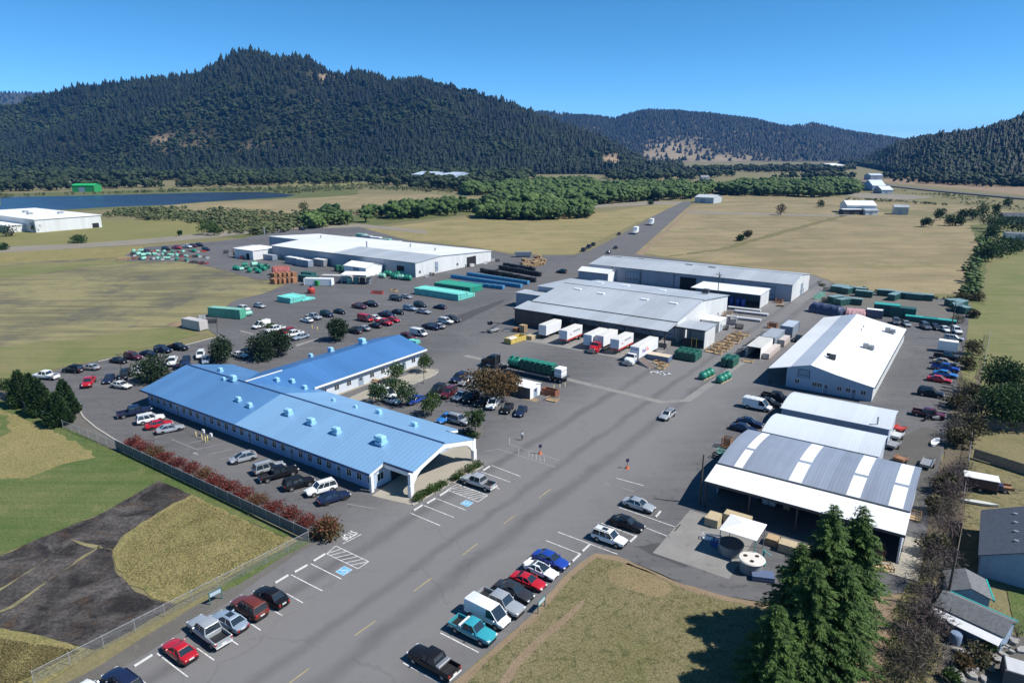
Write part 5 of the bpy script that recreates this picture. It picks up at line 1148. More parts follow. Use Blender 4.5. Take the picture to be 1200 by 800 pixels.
m = MB(); m.box(-1.3, .1, -.5, -.44, 1.55, 1.6); m.box(-1.3, .1, .44, .5, 1.55, 1.6); m.box(-.9, -.84, -.5, .5, 1.58, 1.62); m.box(-.2, -.14, -.5, .5, 1.58, 1.62); m.build('roof_rack', m_trim, r)
g8 = 'vehicles by the arched sheds'
r = car('cargo_van', 'white', 888, 475, 'b+', 'white work van with roof rack near the arched sheds', g8)
m = MB()
for y in (-.6, .6): m.box(-2.4, .6, y - .03, y + .03, 2.22, 2.28)
for x in (-2.2, -1.2, -.2): m.box(x - .03, x + .03, -.7, .7, 2.28, 2.33)
m.build('roof_rack', m_white, r)
car('crew_pickup', 'black', 909, 464.5, 'b+', 'black pickup nearest the blue gable of the shop', g8)
car('sedan', 'black', 901, 470.5, 'b+', 'black sedan between the white van and the black pickup', g8)
car('sedan', 'navy', 879, 494, 'b+', 'navy sedan, the farther of the dark pair behind the arched shed', g8)
car('sedan', 'navy', 871.5, 500.5, 'b+', 'dark sedan, the nearer of the dark pair behind the arched shed', g8)
car('sedan', 'black', 935, 396, 'a-', 'black car in the lane left of the shop roof')
g9 = 'cars in the lot right of the shop'
for k, c, x, y, h, l in [('suv','grey',1050,376.5,-112,'grey SUV left of the pair below the green containers'),('sedan','silver',1062,378.5,-99,'silver grey sedan right of the grey SUV'),('suv','grey',1084.5,382,-99,'blue grey car below the low green container'),('sedan','charcoal',1096,382.5,-99,'dark lilac grey car next to the blue grey one'),('sedan','white',1107.5,385,-99,'white sedan left of the utility pole'),('suv','white',1120.5,387,-99,'white SUV right of the utility pole'),('wagon','silver',1118,395.5,'b+','grey silver car crosswise in front of the white SUV'),
  ('crew_pickup','black',1110,418,'b+','dark pickup below the white enclosed trailer'),('sedan','tan',1107,423.5,'b+','tan car in the right hand column'),('crew_pickup','blue',1107.5,430.5,'b+','deep blue pickup in the right hand column'),('sedan','sky',1108,437.5,'b+','bright blue car in the right hand column'),('sedan','red',1101,443.5,'b+','bright red car below the blue ones'),('suv','black',1090.5,460,'b+','black green SUV alone in the right hand column'),('crew_pickup','maroon',1088,484,'b+','maroon pickup with black bed near the motorcycles')]:
    car(k, c, x, y, h, l, g9)
g10 = 'vehicles along the far road'
for k, c, x, y, h, l in [('suv','black',658,318,'b-','dark SUV turning off the far road by the black tyres'),('suv','black',684,292.5,70,'black SUV parked on the left verge of the far road'),('crew_pickup','navy',690,289,70,'dark pickup on the left verge beyond the black SUV'),('suv','black',695.5,286,70,'black car farthest of three on the left verge'),('sedan','black',721.5,289.5,70,'black car on the right edge of the far road'),('wagon','grey',713.5,295,70,'grey car behind the black one on the far road'),('sedan','black',725.5,273.5,70,'small black car on the left of the far road'),('suv','silver',734.5,243.5+22,70,'silver car on the far road between the box trucks')][:7]:
    car(k, c, x, y, h, l, g10)
for k, c, x, y, l in [('suv','maroon',173,294.5,'maroon car at the far left end of the scrap yard'),('suv','black',194.5,291.5,'black car left of the red truck along the yard edge'),('crew_pickup','red',207,290,'red truck in the line along the far yard edge'),('crew_pickup','white',219.5,288.8,'white pickup in the line along the far yard edge'),('suv','maroon',227,288,'maroon car between the white pickup and a navy car'),('suv','navy',234,287,'navy car at the right end of the far yard line'),('suv','navy',241.5,292,'dark car standing apart in the far yard'),('suv','navy',354,268.3,'dark car on the gravel road behind the wide warehouse')]:
    car(k, c, x, y, -30, l, 'vehicles along the far edge of the left yard')
# ---------------------------------------------------------------- trucks and trailers
def wheel_at(r, x, y, k=(.50, .28), name='wheel', parent=None):
    o = bpy.data.objects.new(name, WH[k]); link(o, parent or r); o.location = (x, y, k[0]); return o
m_chrome = mat('chrome', (.6, .62, .64), .2, .9)
m_trailer = metal_sheet('trailer_white_panel', (.70, .71, .72), axis='X', pitch=1.2, streak=.06, bump=.15)
m_trailroof = metal_sheet('trailer_roof', (.62, .60, .55), axis='X', pitch=1.2, streak=.12, bump=.15)
m_redband = mat('red_band_paint', (.45, .035, .025), .45)
def text(s, size, mats, parent, loc, rot, name='lettering', th=.004, shear=0, bold=.0, ax='CENTER'):
    cu = bpy.data.curves.new(name, 'FONT'); cu.body = s; cu.size = size; cu.extrude = th; cu.align_x = ax; cu.align_y = 'CENTER'; cu.offset = bold; cu.shear = shear
    tmp = bpy.data.objects.new(name, cu); dg = bpy.context.evaluated_depsgraph_get(); COL.objects.link(tmp); dg.update()
    me = bpy.data.meshes.new_from_object(tmp.evaluated_get(dg)); COL.objects.unlink(tmp); bpy.data.objects.remove(tmp); me.materials.clear(); me.materials.append(mats)
    o = bpy.data.objects.new(name, me); link(o, parent); o.location = loc; o.rotation_euler = rot; return o
def box_trailer(label, b0, a0, L_, z0=1.1, h=2.85, band=False, legs=True, group='box trailers backed up to the docks', w=2.5):
    """nose towards the drive (-a); local x = forward"""
    r = grid_thing('box_trailer', label, 'trailer', b0, a0, 0, R(-90), group)     # origin under the nose middle; x forward = -a
    m = MB(); m.box(-L_, 0, -w/2, w/2, z0, z0 + h, .05); m.build('cargo_box', m_trailer, r)
    m = MB(); m.box(-L_ + .06, -.06, -w/2 + .06, w/2 - .06, z0 + h + .003, z0 + h + .03); m.build('roof', m_trailroof, r)
    m = MB(); m.box(-L_ + .3, -.4, -.45, .45, z0 - .3, z0 - .01); m.build('chassis', m_dkmetal, r)
    if band:
        m = MB(); m.box(-L_ + .05, -.05, -w/2 - .012, -w/2 - .002, z0 + .05, z0 + .45); m.box(-L_ + .05, -.05, w/2 + .002, w/2 + .012, z0 + .05, z0 + .45); m.box(.002, .012, -w/2 + .05, w/2 - .05, z0 + .05, z0 + .45); m.build('red_band', m_redband, r)
    m = MB(); 
    for y in (-1.25, 1.25):
        pass
    for x in ([-L_ + 1.2] if L_ < 10 else [-L_ + 1.2, -L_ + 2.4]):
        for y in (-1.0, 1.0): wheel_at(r, x, y, (.50, .55))
    if legs:
        for y in (-.8, .8):
            m = MB(); m.box(-2.2, -2.05, y - .07, y + .07, .02, z0 - .02); m.box(-2.3, -1.95, y - .15, y + .15, 0, .04); m.build('landing_leg', m_steel, r)
    return r
box_trailer('plain white trailer at the left end of the docks, its nose grey blue in shade', -97.0, 154.2, 8.2)
def tyre_trailer(*a, **k):
    r = box_trailer(*a, band=True, **k)
    text('LES SCHWAB', .62, mat('dark_lettering', (.03, .035, .06), .5), r, (-5.0, 1.258, 3.1), (R(90), 0, R(180)), shear=.15, bold=.012)
    text('TIRES', .42, mat('red_lettering', (.5, .02, .02), .5), r, (-2.0, 1.258, 2.55), (R(90), 0, R(180)), shear=.15, bold=.012)
    return r
tyre_trailer('white trailer with a red lower band and slanted lettering, standing between two wide gaps', -89.3, 152.4, 8.3)
box_trailer('plain white trailer with no band left of the red tractor', -81.8, 152.2, 8.8)
box_trailer('white trailer hitched behind the red tractor', -78.9, 153.2, 8.2, legs=False)
tyre_trailer('white trailer with a red lower band and slanted lettering, right of the red tractor', -74.0, 152.2, 8.6)
fx = box_trailer('long white trailer with purple and red lettering behind the white tractor', -66.9, 148.8, 11.6, group=None, legs=False)
m_pur = mat('purple_lettering', (.10, .02, .26), .5); m_red = mat('orange_red_lettering', (.66, .05, .02), .5)
text('Fed', 1.5, m_pur, fx, (-2.9, 1.258, 2.5), (R(90), 0, R(180)), bold=.03); text('Ex', 1.5, m_red, fx, (-5.05, 1.258, 2.5), (R(90), 0, R(180)), bold=.03)
text('Fed', .75, m_pur, fx, (.008, -.30, 3.35), (R(90), 0, R(90)), bold=.02); text('Ex', .75, m_pur, fx, (.008, .72, 3.35), (R(90), 0, R(90)), bold=.02)
def tractor(name, label, loc, rot, colour, sleeper=True, long=True, stacks=True):
    """conventional truck tractor: x forward, origin at the rear axle end"""
    r = thing(name, label, 'truck', loc, rot); pm = paint(colour); L_ = 6.9 if long else 5.2
    m = MB(); m.box(0, L_ - .4, -.42, .42, .62, .92); m.box(.1, .9, -.5, .5, .92, 1.05); m.build('chassis', m_dkmetal, r)
    xc = L_ - 3.0                       # back of the cab
    m = MB(); m.loft([ring(xc - (1.5 if sleeper else .1), 1.16, 3.1 if sleeper else 2.6, 1.0), ring(xc + .2, 1.16, 3.15 if sleeper else 2.65, 1.0), ring(xc + .9, 1.14, 2.75 if sleeper else 2.55, 1.0), ring(xc + 1.35, 1.1, 1.95, 1.0)])
    m.build('cab', pm, r, 35)
    m = MB(); m.loft([ring(xc + 1.3, 1.0, 1.95, .95), ring(xc + 2.3, .92, 1.85, .95), ring(xc + 2.85, .82, 1.72, .9), ring(xc + 3.0, .7, 1.55, .9)]); m.build('hood', pm, r, 35)
    m = MB(); m.loft([[(xc+.98,-.98,2.58),(xc+.98,.98,2.58),(xc+1.02,.98,2.62),(xc+1.02,-.98,2.62)], [(xc+1.36,-1.02,1.98),(xc+1.36,1.02,1.98),(xc+1.44,1.02,2.0),(xc+1.44,-1.02,2.0)]]); m.build('windscreen', m_glass, r)
    for s in (-1, 1):
        m = MB(); m.box(xc + .15, xc + .85, s*1.165 - .01, s*1.165 + .015, 1.95, 2.5); m.build('side_window', m_glass, r)
        m = MB(); m.loft([[(xc+1.65+.72*math.cos(math.radians(t)), s*q, .55+.70*math.sin(math.radians(t))) for t in range(-10, 191, 20)] for q in (.72, 1.2)], cap=True); m.build('fender', pm, r, 40)
        wheel_at(r, xc + 1.65, s*1.0)
        for x in ((.75, 2.0) if long else (.9,)): wheel_at(r, x, s*.92, (.50, .55))
        m = MB(); m.tube((xc - .3, s*1.0, .75), (xc + .9, s*1.0, .75), .3, .3, 12); m.build('fuel_tank', m_chrome, r)
        if stacks: m = MB(); m.tube((xc - (1.65 if sleeper else .25), s*.95, .9), (xc - (1.65 if sleeper else .25), s*.95, 3.9), .09, .08, 8); m.build('exhaust_stack', m_chrome, r)
        m = MB(); m.box(xc + 2.7, xc + 2.95, s*.75 - .12, s*.75 + .12, 1.15, 1.4, .03); m.build('headlight', m_lamp, r)
        m = MB(); m.box(xc + .95, xc + 1.05, s*1.42 - .1, s*1.42 + .1, 1.95, 2.45, .02); m.tube((xc + .9, s*1.12, 2.3), (xc + 1.0, s*1.42, 2.3), .025); m.build('wing_mirror', m_trim, r)
    m = MB(); m.box(xc + 2.98, xc + 3.06, -.5, .5, .95, 1.55, .02); m.build('grille', m_chrome, r)
    m = MB(); m.box(xc + 2.85, xc + 3.12, -1.12, 1.12, .45, .82, .05); m.build('bumper', m_chrome, r)
    return r
def gvec(b, a): return LOC(b, a, 0)
tractor('semi_tractor', 'black long nosed semi tractor hauling green tanks across the yard', gvec(-89.2, 125.8), ROT + math.pi, 'black')
tractor('semi_tractor', 'red day cab tractor parked in front of the docked trailers', gvec(-78.9, 154.2), ROT - math.pi / 2, 'red', sleeper=False, long=False)
tractor('semi_tractor', 'small white tractor in front of the lettered trailer', gvec(-66.9, 149.9), ROT - math.pi / 2, 'white', sleeper=False, long=False, stacks=False)
ft = grid_thing('flatbed_trailer', 'black flatbed trailer loaded with dark green tanks and white crates', 'trailer', -72.6, 125.8, 0, math.pi)
m = MB(); m.box(0, 15.6, -1.25, 1.25, 1.2, 1.38); m.build('deck', m_dkmetal, ft)
m = MB(); m.box(4.2, 10.5, -1.28, -1.2, .75, 1.15); m.box(4.2, 10.5, 1.2, 1.28, .75, 1.15); m.build('side_skirt', m_steel, ft)
m = MB(); m.box(.3, 15, -.45, .45, .85, 1.2); m.build('frame', m_dkmetal, ft)
for x in (1.0, 2.3, 3.6):
    for y in (-.95, .95): wheel_at(ft, x, y, (.50, .55))
for y in (-.8, .8): m = MB(); m.box(12.4, 12.55, y - .07, y + .07, .1, 1.2); m.build('landing_leg', m_steel, ft)
m_tank = mat('dark_green_plastic', (.012, .085, .055), .42, var=.15, vs=1.5)
m_tankl = mat('green_plastic', (.02, .20, .13), .42, var=.15, vs=1.5)
def tankmesh(r, L_, ribs=5, m_=None):
    """ribbed horizontal tank along x with two turrets"""
    m = MB(); n = 16; rings = []
    k = ribs * 4
    for i in range(k + 1):
        x = -L_/2 + L_ * i / k; q = r * (1.0 if i % 4 in (1, 2) else .90); 
        if i in (0, k): q = r * .72
        rings.append([(x, q*math.cos(2*math.pi*j/n), r + q*math.sin(2*math.pi*j/n)) for j in range(n)])
    m.loft(rings)
    for x in (-L_*.22, L_*.22): m.tube((x, 0, r*1.85), (x, 0, r*2.25), r*.3, r*.27, 12); m.tube((x, 0, r*2.25), (x, 0, r*2.3), r*.33, r*.33, 12)
    return m.mesh('ribbed_tank', m_, 35)
TKb = tankmesh(1.1, 3.3, 4, m_tankl); 
o = bpy.data.objects.new('ribbed_tank', TKb); link(o); o.location = gvec(-86.5, 125.8) + Vector((0, 0, 1.385)); o.rotation_euler = (0, 0, ROT); tag(o, 'green ribbed tank with turrets riding at the front of the flatbed', 'tank')
m = MB(); m.box(-.72, .72, -1.15, 1.15, .05, 2.2, .16); 
for z in (.6, 1.2, 1.8): m.box(-.78, .78, -1.2, 1.2, z - .09, z + .09, .05)
m.box(-.5, .5, -.8, .8, 2.2, 2.34, .05)
VT = m.mesh('upright_tank', m_tank)
m = MB(); m.box(-.70, .70, -1.13, 1.13, 0, .16, .03); m.mi = 1; m.box(-.62, .62, -1.0, 1.0, 2.36, 2.44, .03)
for i in range(6):
    r_ = grid_thing('upright_tank', 'dark green plastic vault standing in the tight row on the flatbed', 'tank', -83.9 + i * 1.5, 125.8, 1.385, 0, 'green tanks on the flatbed')
    o = bpy.data.objects.new('vessel', VT); link(o, r_)
    lid = MB(); lid.box(-.62, .62, -1.05, 1.05, 2.345, 2.42, .03); lid.build('lid', m_tankl, r_)
wc = MB(); wc.box(-.95, .95, -1.15, 1.15, 0, .95, .03); WCm = wc.mesh('white_crate', m_white)
m_strap = mat('grey_strap', (.2, .22, .24), .6)
for i in range(2):
    r_ = grid_thing('white_crate', ('lower' if i == 0 else 'upper') + ' of the two stacked white crates at the tail of the flatbed', 'crate', -74.2, 125.8, 1.385 + i * 1.0, 0, 'white crates on the flatbed')
    o = bpy.data.objects.new('box', WCm); link(o, r_); sm = MB(); sm.box(-.97, .97, -1.17, 1.17, .30, .42); sm.build('strap', m_strap, r_)
# box trucks on the far road
def box_truck(label, px, py, h):
    p = G(px, py, 0); r = thing('box_truck', label, 'truck', (p.x, p.y, .01), R(h), 'white box trucks on the far road')
    m = MB(); m.box(-6.5, 0, -1.25, 1.25, 1.0, 4.3, .06); m.build('cargo_box', m_trailer, r)
    m = MB(); m.loft([ring(.15, 1.1, 2.4, .8), ring(1.2, 1.1, 2.4, .8), ring(1.7, 1.05, 1.6, .8), ring(2.4, .95, 1.4, .8)]); m.build('cab', paint('white'), r, 35)
    m = MB(); m.box(1.25, 1.6, -.95, .95, 1.7, 2.2); m.build('windscreen', m_glass, r)
    m = MB(); m.box(-6.3, 1.5, -.5, .5, .6, .98); m.build('chassis', m_dkmetal, r)
    for x in (-4.8, 1.2):
        for y in (-1, 1): wheel_at(r, x, y * 1.0)
box_truck('white box truck on the far road, the nearer of two', 744, 274.5, -110); box_truck('white box truck on the far road, the farther of two', 762.5, 264, -110)
# enclosed trailers, containers
def container(name, label, cat, loc, rot, L_, w, h, m_, doors=None, group=None, z0=.12, roofm=None, ribs=True):
    r = thing(name, label, cat, loc, rot, group)
    m = MB(); m.box(-L_/2, L_/2, -w/2, w/2, z0, z0 + h, .02); m.build('shell', m_, r)
    for x in (-L_/2, L_/2):
        for y in (-w/2, w/2): m = MB(); m.box(x - .09, x + .09, y - .09, y + .09, z0 - .1, z0 + h + .02); m.build('corner_post', m_, r)
    m = MB(); m.box(-L_/2 + .1, L_/2 - .1, -w/2 + .1, w/2 - .1, z0 + h + .003, z0 + h + .03); m.build('roof', roofm or m_, r)
    for s in (-1, 1):
        m = MB(); m.box(L_/2 + .005, L_/2 + .05, (.04 if s > 0 else -w/2 + .12), (w/2 - .12 if s > 0 else -.04), z0 + .1, z0 + h - .1); m.box(L_/2 + .05, L_/2 + .08, s*w*.25 - .03, s*w*.25 + .03, z0 + .15, z0 + h - .15); m.build('door', doors or m_, r)
    return r
m_cgreen = metal_sheet('green_container_steel', (.09, .36, .24), axis='X', pitch=.35, streak=.15, bump=.8)
m_cgreent = metal_sheet('green_container_roof', (.22, .46, .36), axis='X', pitch=.35, streak=.15, bump=.6)
p = LOC(-191, 120.3 + .8); container('shipping_container', 'mint green shipping container at the pasture edge', 'container', LOC(-191.4, 119.6), ROT + R(17), 11.8, 2.6, 2.9, m_cgreen, roofm=m_cgreent)
m_cwhite = metal_sheet('white_container_steel', (.50, .47, .45), axis='X', pitch=.35, streak=.15, bump=.6)
container('shipping_container', 'dull white container nearest the pasture corner', 'container', LOC(-186.6, 106), ROT + R(4), 8.2, 2.6, 2.7, m_cwhite)
# ================================================================ painted markings
m_line = mat('white_road_paint', (.56, .56, .55), .7, var=.35, vs=1.8, coords='pos')
m_lineold = mat('faded_road_paint', (.27, .265, .26), .8, var=.3, vs=1.8, coords='pos')
m_yel = mat('faded_yellow_paint', (.36, .29, .12), .8, var=.25, vs=1.5, coords='pos')
m_isa = mat('blue_bay_paint', (.10, .36, .58), .7, var=.15, vs=2, coords='pos')
def lines(name, segs, w, m, z=.012):
    mb = MB()
    for x0, y0, x1, y1 in segs:
        a, b = G(x0, y0), G(x1, y1); d = (b - a).normalized(); n = Vector((-d.y, d.x, 0)) * w / 2
        mb.face([(p.x, p.y, z) for p in (a + n, a - n, b - n, b + n)])
    o = mb.build(name, m); o['kind'] = 'structure'; return o
lines('bay_lines', [(516,741,561,764),(472.5,776,516,800),(640,633,681,649),(654,623,723.5,649),(704.5,612.5,745,628),(725.5,594,794,618),(757,618,785,629),(336,695,355,706),(314,711,331,721),(290,727.5,305.5,738),(268,747.5,279,755),(184,765,220,792.5),(231,759,251,773),(151,785,178,806),(364,660,400,678),(341,673,378,692),
  (481.5,601,516,615.6),(497,592,532,606),(512,584,546,597.5),(564,552.5,598,564.6),(576,545,610,558),(579,570,585.6,572.7),(722.5,560,754,568.7),(401.8,636.8,423.5,625.5),(797.5,614,790.5,622)], .13, m_line)
lines('faded_bay_lines', [(728,571,743.5,576),(709,565,713.5,567.5),(200,514,232,527),(584.7,526,651,547.5),(597,520.5,655,539),(597,512,597,520.5),(567.5,528.7,584.7,526),(245,532,272,526),(258,538,283,532),(232,526,262,520),(218,520,246,514),(300,560,325,554),(345,577,372,570),(620,529,620,535.5),(624,530.5,624,537),(628.5,532,628.5,538.5),(633,534,633,540),(638,535.5,638,542),(608,525,608,532),(180,513,205,505),(440,596,407,590)], .12, m_lineold)
lines('centre_dashes', [(645,573,631.7,583),(604.5,602.7,590,613.6),(559.5,636.7,542.5,649.5),(505.5,677,484.5,692.5),(440,727,416,744),(362,783,336,802)], .12, m_yel)
def hatch(c, n, w=.11):
    P_ = [G(*q) for q in c]; segs = []; mb = MB()
    def seg(a, b):
        d = (b - a).normalized(); q = Vector((-d.y, d.x, 0)) * w / 2; mb.face([(p.x, p.y, .012) for p in (a + q, a - q, b - q, b + q)])
    for i in range(4): seg(P_[i], P_[(i + 1) % 4])
    for i in range(n):
        t = (i + .5) / n; a = P_[3].lerp(P_[2], max(0, t - .14)); b = P_[0].lerp(P_[1], min(1, t + .10)); a.z = b.z = 0; q = .004
        d = (b - a).normalized(); nn = Vector((-d.y, d.x, 0)) * w / 2; mb.face([(p.x, p.y, .016) for p in (a + nn, a - nn, b - nn, b + nn)])
    o = mb.build('hatched_bay', m_line); o['kind'] = 'structure'
hatch([(393.5,639.3),(432,657.5),(419.5,666),(382.8,648.5)], 6); hatch([(536,567),(571.5,580),(560,587.7),(523.7,573.7)], 8)
def isa(c, ang):
    """blue square with a white wheelchair sign"""
    p = G(*c); mb = MB(); mb.face([(-.75,-.75,.012),(.75,-.75,.012),(.75,.75,.012),(-.75,.75,.012)]); mb.mi = 1
    def q(x0, y0, x1, y1, w=.12):
        a, b = Vector((x0, y0, 0)), Vector((x1, y1, 0)); d = (b - a).normalized(); n = Vector((-d.y, d.x, 0)) * w / 2
        mb.face([(v.x, v.y, .018) for v in (a + n, a - n, b - n, b + n)])
    for i in range(7):
        t0, t1 = R(100 + i * 35), R(100 + (i + 1) * 35); q(-.08 + .33*math.cos(t0), -.2 + .33*math.sin(t0), -.08 + .33*math.cos(t1), -.2 + .33*math.sin(t1), .10)
    q(-.12, .40, -.08, .0); q(-.08, .02, .26, .02); q(.26, .02, .42, -.42); q(-.1, .2, .18, .2, .09)
    mb.face([(-.13+.11*math.cos(2*math.pi*i/10), .54+.11*math.sin(2*math.pi*i/10), .018) for i in range(10)])
    for a in ((-.75,.7,.75,.7),(-.75,-.7,.75,-.7),(-.7,-.75,-.7,.75),(.7,-.75,.7,.75)): q(*a, .07)
    o = mb.build('accessible_bay_sign', [m_isa, m_line]); o.location = (p.x, p.y, 0); o.rotation_euler.z = ang; o['kind'] = 'structure'
isa((403, 668.5), ROT + R(90)); isa((547, 589.4), ROT - R(90))
c = G(408.5, 626.8)
o = text('STOP', 1.5, m_line, None, (c.x, c.y, .013), (0, 0, ROT - R(90)), 'stop_lettering', th=.001, bold=.03); o.scale = (.62, 1.25, 1); o['kind'] = 'structure'
def arrow(px, py, rot):
    p = G(px, py); mb = MB(); mb.face([(-.6,-.12,.012),(.3,-.12,.012),(.3,.12,.012),(-.6,.12,.012)]); mb.face([(.3,-.4,.012),(.95,0,.012),(.3,.4,.012)])
    o = mb.build('painted_arrow', m_lineold); o.location = (p.x, p.y, 0); o.rotation_euler.z = rot; o['kind'] = 'structure'
arrow(368, 608, ROT + math.pi); arrow(230, 531.5, ROT + math.pi); arrow(307.5, 566, ROT + math.pi)
# wheel stops: one each
ws = MB(); ws.extr([(-.12, 0), (.12, 0), (.08, .14), (-.08, .14)], -.95, .95, 'y'); WS = ws.mesh('wheel_stop', mat('wheel_stop_concrete', (.50, .50, .48), .8, var=.15, vs=3))
for i, q in enumerate([(690,639,683,645.5),(679,650,671,657.5),(666,662,657,669),(653,672,646,678),(745.7,628,738,635),(774,599,768,606),(381,649,367,657.5),(360,662,345,670.5),(337.5,674,322.5,683),(178,767.5,157.5,780.5),(494.7,592,485,598),(510,584,500,590),(524.4,575,515,581),(573.7,546.5,566,551.5)]):
    a, b = G(q[0], q[1]), G(q[2], q[3]); d = b - a
    o = bpy.data.objects.new('wheel_stop', WS); link(o); o.location = ((a.x + b.x) / 2, (a.y + b.y) / 2, .014); o.rotation_euler.z = math.atan2(d.y, d.x) - math.pi / 2
    tag(o, 'low pale concrete wheel stop at the head of a parking bay', 'wheel stop', 'concrete wheel stops at the bay ends')
# pavements round the office
region('entry_pavement', [(436,580.5),(460,586.5),(480,591),(489,590),(525,566),(530,565.5),(562,546.5),(557,534),(545,518),(500,535)], .018, m_concl, jit=0)
region('planter_bed', [(488,590),(522,567.5),(518,565),(484,586)], .022, m_dirt, jit=.05); region('planter_bed', [(530,565),(563,546.5),(559,543),(527,561)], .022, m_dirt, jit=.05)
region('courtyard_pavement', [(385,476),(400,470),(440,452),(480,438),(495,431),(513,433),(513,437),(505,442),(480,452),(452,463),(425,475),(400,486)], .016, m_concl, jit=0)
strip('kerb', [(497,430.5),(512,433),(513.5,435.5),(510,439),(480,452),(452,463.5),(430,474)], .2, 0, m_curb, .13)
strip('kerb', [(484,592),(526,568)], .2, 0, m_curb, .13); strip('kerb', [(531,566),(566,546.5)], .2, 0, m_curb, .13)
region('parking_island', [(554,505),(566,498),(566,508),(560,514)], .03, m_grav, jit=.1)
region('parking_island', [(346,404),(372,396),(374,397),(348,406)], .01, m_conc, jit=0)
region('parking_island', [(280,388),(296,392),(298,391),(283,387)], .01, m_conc, jit=0)
region('tree_island', [(585,462),(628,471),(632,468),(600,458)], .012, m_dirt, jit=.2)
# oil-dark patches and pale repaired patches in the yard
m_patch = groundmat('dark_asphalt_patch', (.062,.061,.063), (.075,.073,.074), s=.3, fine=10, bump=.2)
region('asphalt_patch', [(745,640),(762,649),(800,664),(812,660),(805,645),(782,634)], .006, m_patch, jit=.3)
region('asphalt_patch', [(500,380),(530,372),(575,356),(592,350),(588,355),(540,378),(510,388)], .006, m_patch, jit=.4)
region('gravel_apron', [(1045,520),(1080,500),(1105,505),(1100,540),(1088,575),(1075,600),(1065,560)], .005, groundmat('gravel_worn', (.105,.10,.09),(.085,.08,.075),(.14,.13,.11),s=.2,s3=.6,fine=8,bump=.5), jit=.5)
region('gravel_yard', [(965,345),(985,339),(1040,346),(1125,356),(1132,360),(1128,378),(1090,374),(1040,366),(990,362),(960,356)], .005, groundmat('gravel_yard', (.15,.14,.12),(.12,.113,.10),(.18,.16,.125),s=.1,s3=.4,fine=5,bump=.4), jit=.8)
# ================================================================ fences, posts, signs, poles
m_link = bpy.data.materials.new('chain_link'); m_link.use_nodes = True
nt = m_link.node_tree; b_ = nt.nodes['Principled BSDF']; b_.inputs['Base Color'].default_value = (.34,.36,.38,1); b_.inputs['Metallic'].default_value = .4; b_.inputs['Roughness'].default_value = .5
tr = nt.nodes.new('ShaderNodeBsdfTransparent'); ms = nt.nodes.new('ShaderNodeMixShader')
tc = nt.nodes.new('ShaderNodeTexCoord'); mp = nt.nodes.new('ShaderNodeMapping'); mp.inputs['Rotation'].default_value = (0, R(45), 0); nt.links.new(tc.outputs['Object'], mp.inputs[0])
sx = nt.nodes.new('ShaderNodeSeparateXYZ'); nt.links.new(mp.outputs[0], sx.inputs[0]); acc = None
for ax in ('X', 'Z'):
    d = nd(nt, 'ShaderNodeMath', operation='DIVIDE'); nt.links.new(sx.outputs[ax], d.inputs[0]); d.inputs[1].default_value = .06
    f_ = nd(nt, 'ShaderNodeMath', operation='FRACT'); nt.links.new(d.outputs[0], f_.inputs[0])
    l_ = nd(nt, 'ShaderNodeMath', operation='LESS_THAN'); nt.links.new(f_.outputs[0], l_.inputs[0]); l_.inputs[1].default_value = .11
    if acc is None: acc = l_
    else:
        mm = nd(nt, 'ShaderNodeMath', operation='MAXIMUM'); nt.links.new(acc.outputs[0], mm.inputs[0]); nt.links.new(l_.outputs[0], mm.inputs[1]); acc = mm
nt.links.new(acc.outputs[0], ms.inputs[0]); nt.links.new(tr.outputs[0], ms.inputs[1]); nt.links.new(b_.outputs[0], ms.inputs[2]); nt.links.new(ms.outputs[0], nt.nodes['Material Output'].inputs[0])
m_slat = metal_sheet('slatted_mesh', (.10, .115, .135), axis='X', pitch=.12, streak=.3, bump=.6)
m_galvp = mat('galvanised_post', (.42, .43, .44), .45, .4)
def fence(name, label, p0, p1, h, step, slats=False, z0=-.03):
    d = p1 - p0; ln = d.length; r = thing(name, label, 'fence', (p0.x, p0.y, z0), math.atan2(d.y, d.x))
    n = max(1, round(ln / step)); pm = MB(); pm.tube((0, 0, 0), (0, 0, h + .08), .04, .04, 6); pm.tube((0, 0, h + .08), (0, 0, h + .14), .05, .02, 6); me = pm.mesh('post', m_galvp)
    for i in range(n + 1):
        o = bpy.data.objects.new('post', me); link(o, r); o.location = (ln * i / n, 0, 0)
    m = MB(); m.tube((0, 0, h), (ln, 0, h), .03, .03, 5); m.build('rail', m_galvp, r)
    m = MB()
    if slats: m.box(.05, ln - .05, .035, .06, .06, h - .05)
    else: m.face([(0, .045, .05), (ln, .045, .05), (ln, .045, h), (0, .045, h)])
    m.build('panel' if slats else 'wire_mesh', m_slat if slats else m_link, r)
    return r
fc = G(362, 634); fence('slatted_fence', 'long grey slatted chain link fence below the red hedge', G(136, 526), fc, 1.8, 3.0, True)
fence('wire_fence', 'see through chain link fence running down beside the parked cars', fc, G(40, 801), 1.5, 3.2)
fence('slatted_fence', 'short dark slatted fence below the cypress trees', G(2, 466), G(74, 501), 1.5, 3.0, True)
fence('wire_fence', 'chain link fence along the gravel strip between the slatted fences', G(74, 501), G(136, 526), 1.5, 3.0)
fence('wire_fence', 'chain link fence along the brush on the right side', G(1160, 392), G(1150, 445), 1.6, 3.0)
fence('wire_fence', 'wire fence between the back yard and the brush strip', G(1138, 515), G(1128, 590), 1.5, 2.5)
m_fencewood = mat('weathered_fence_boards', (.16, .14, .115), .9, var=.35, vs=2.5)
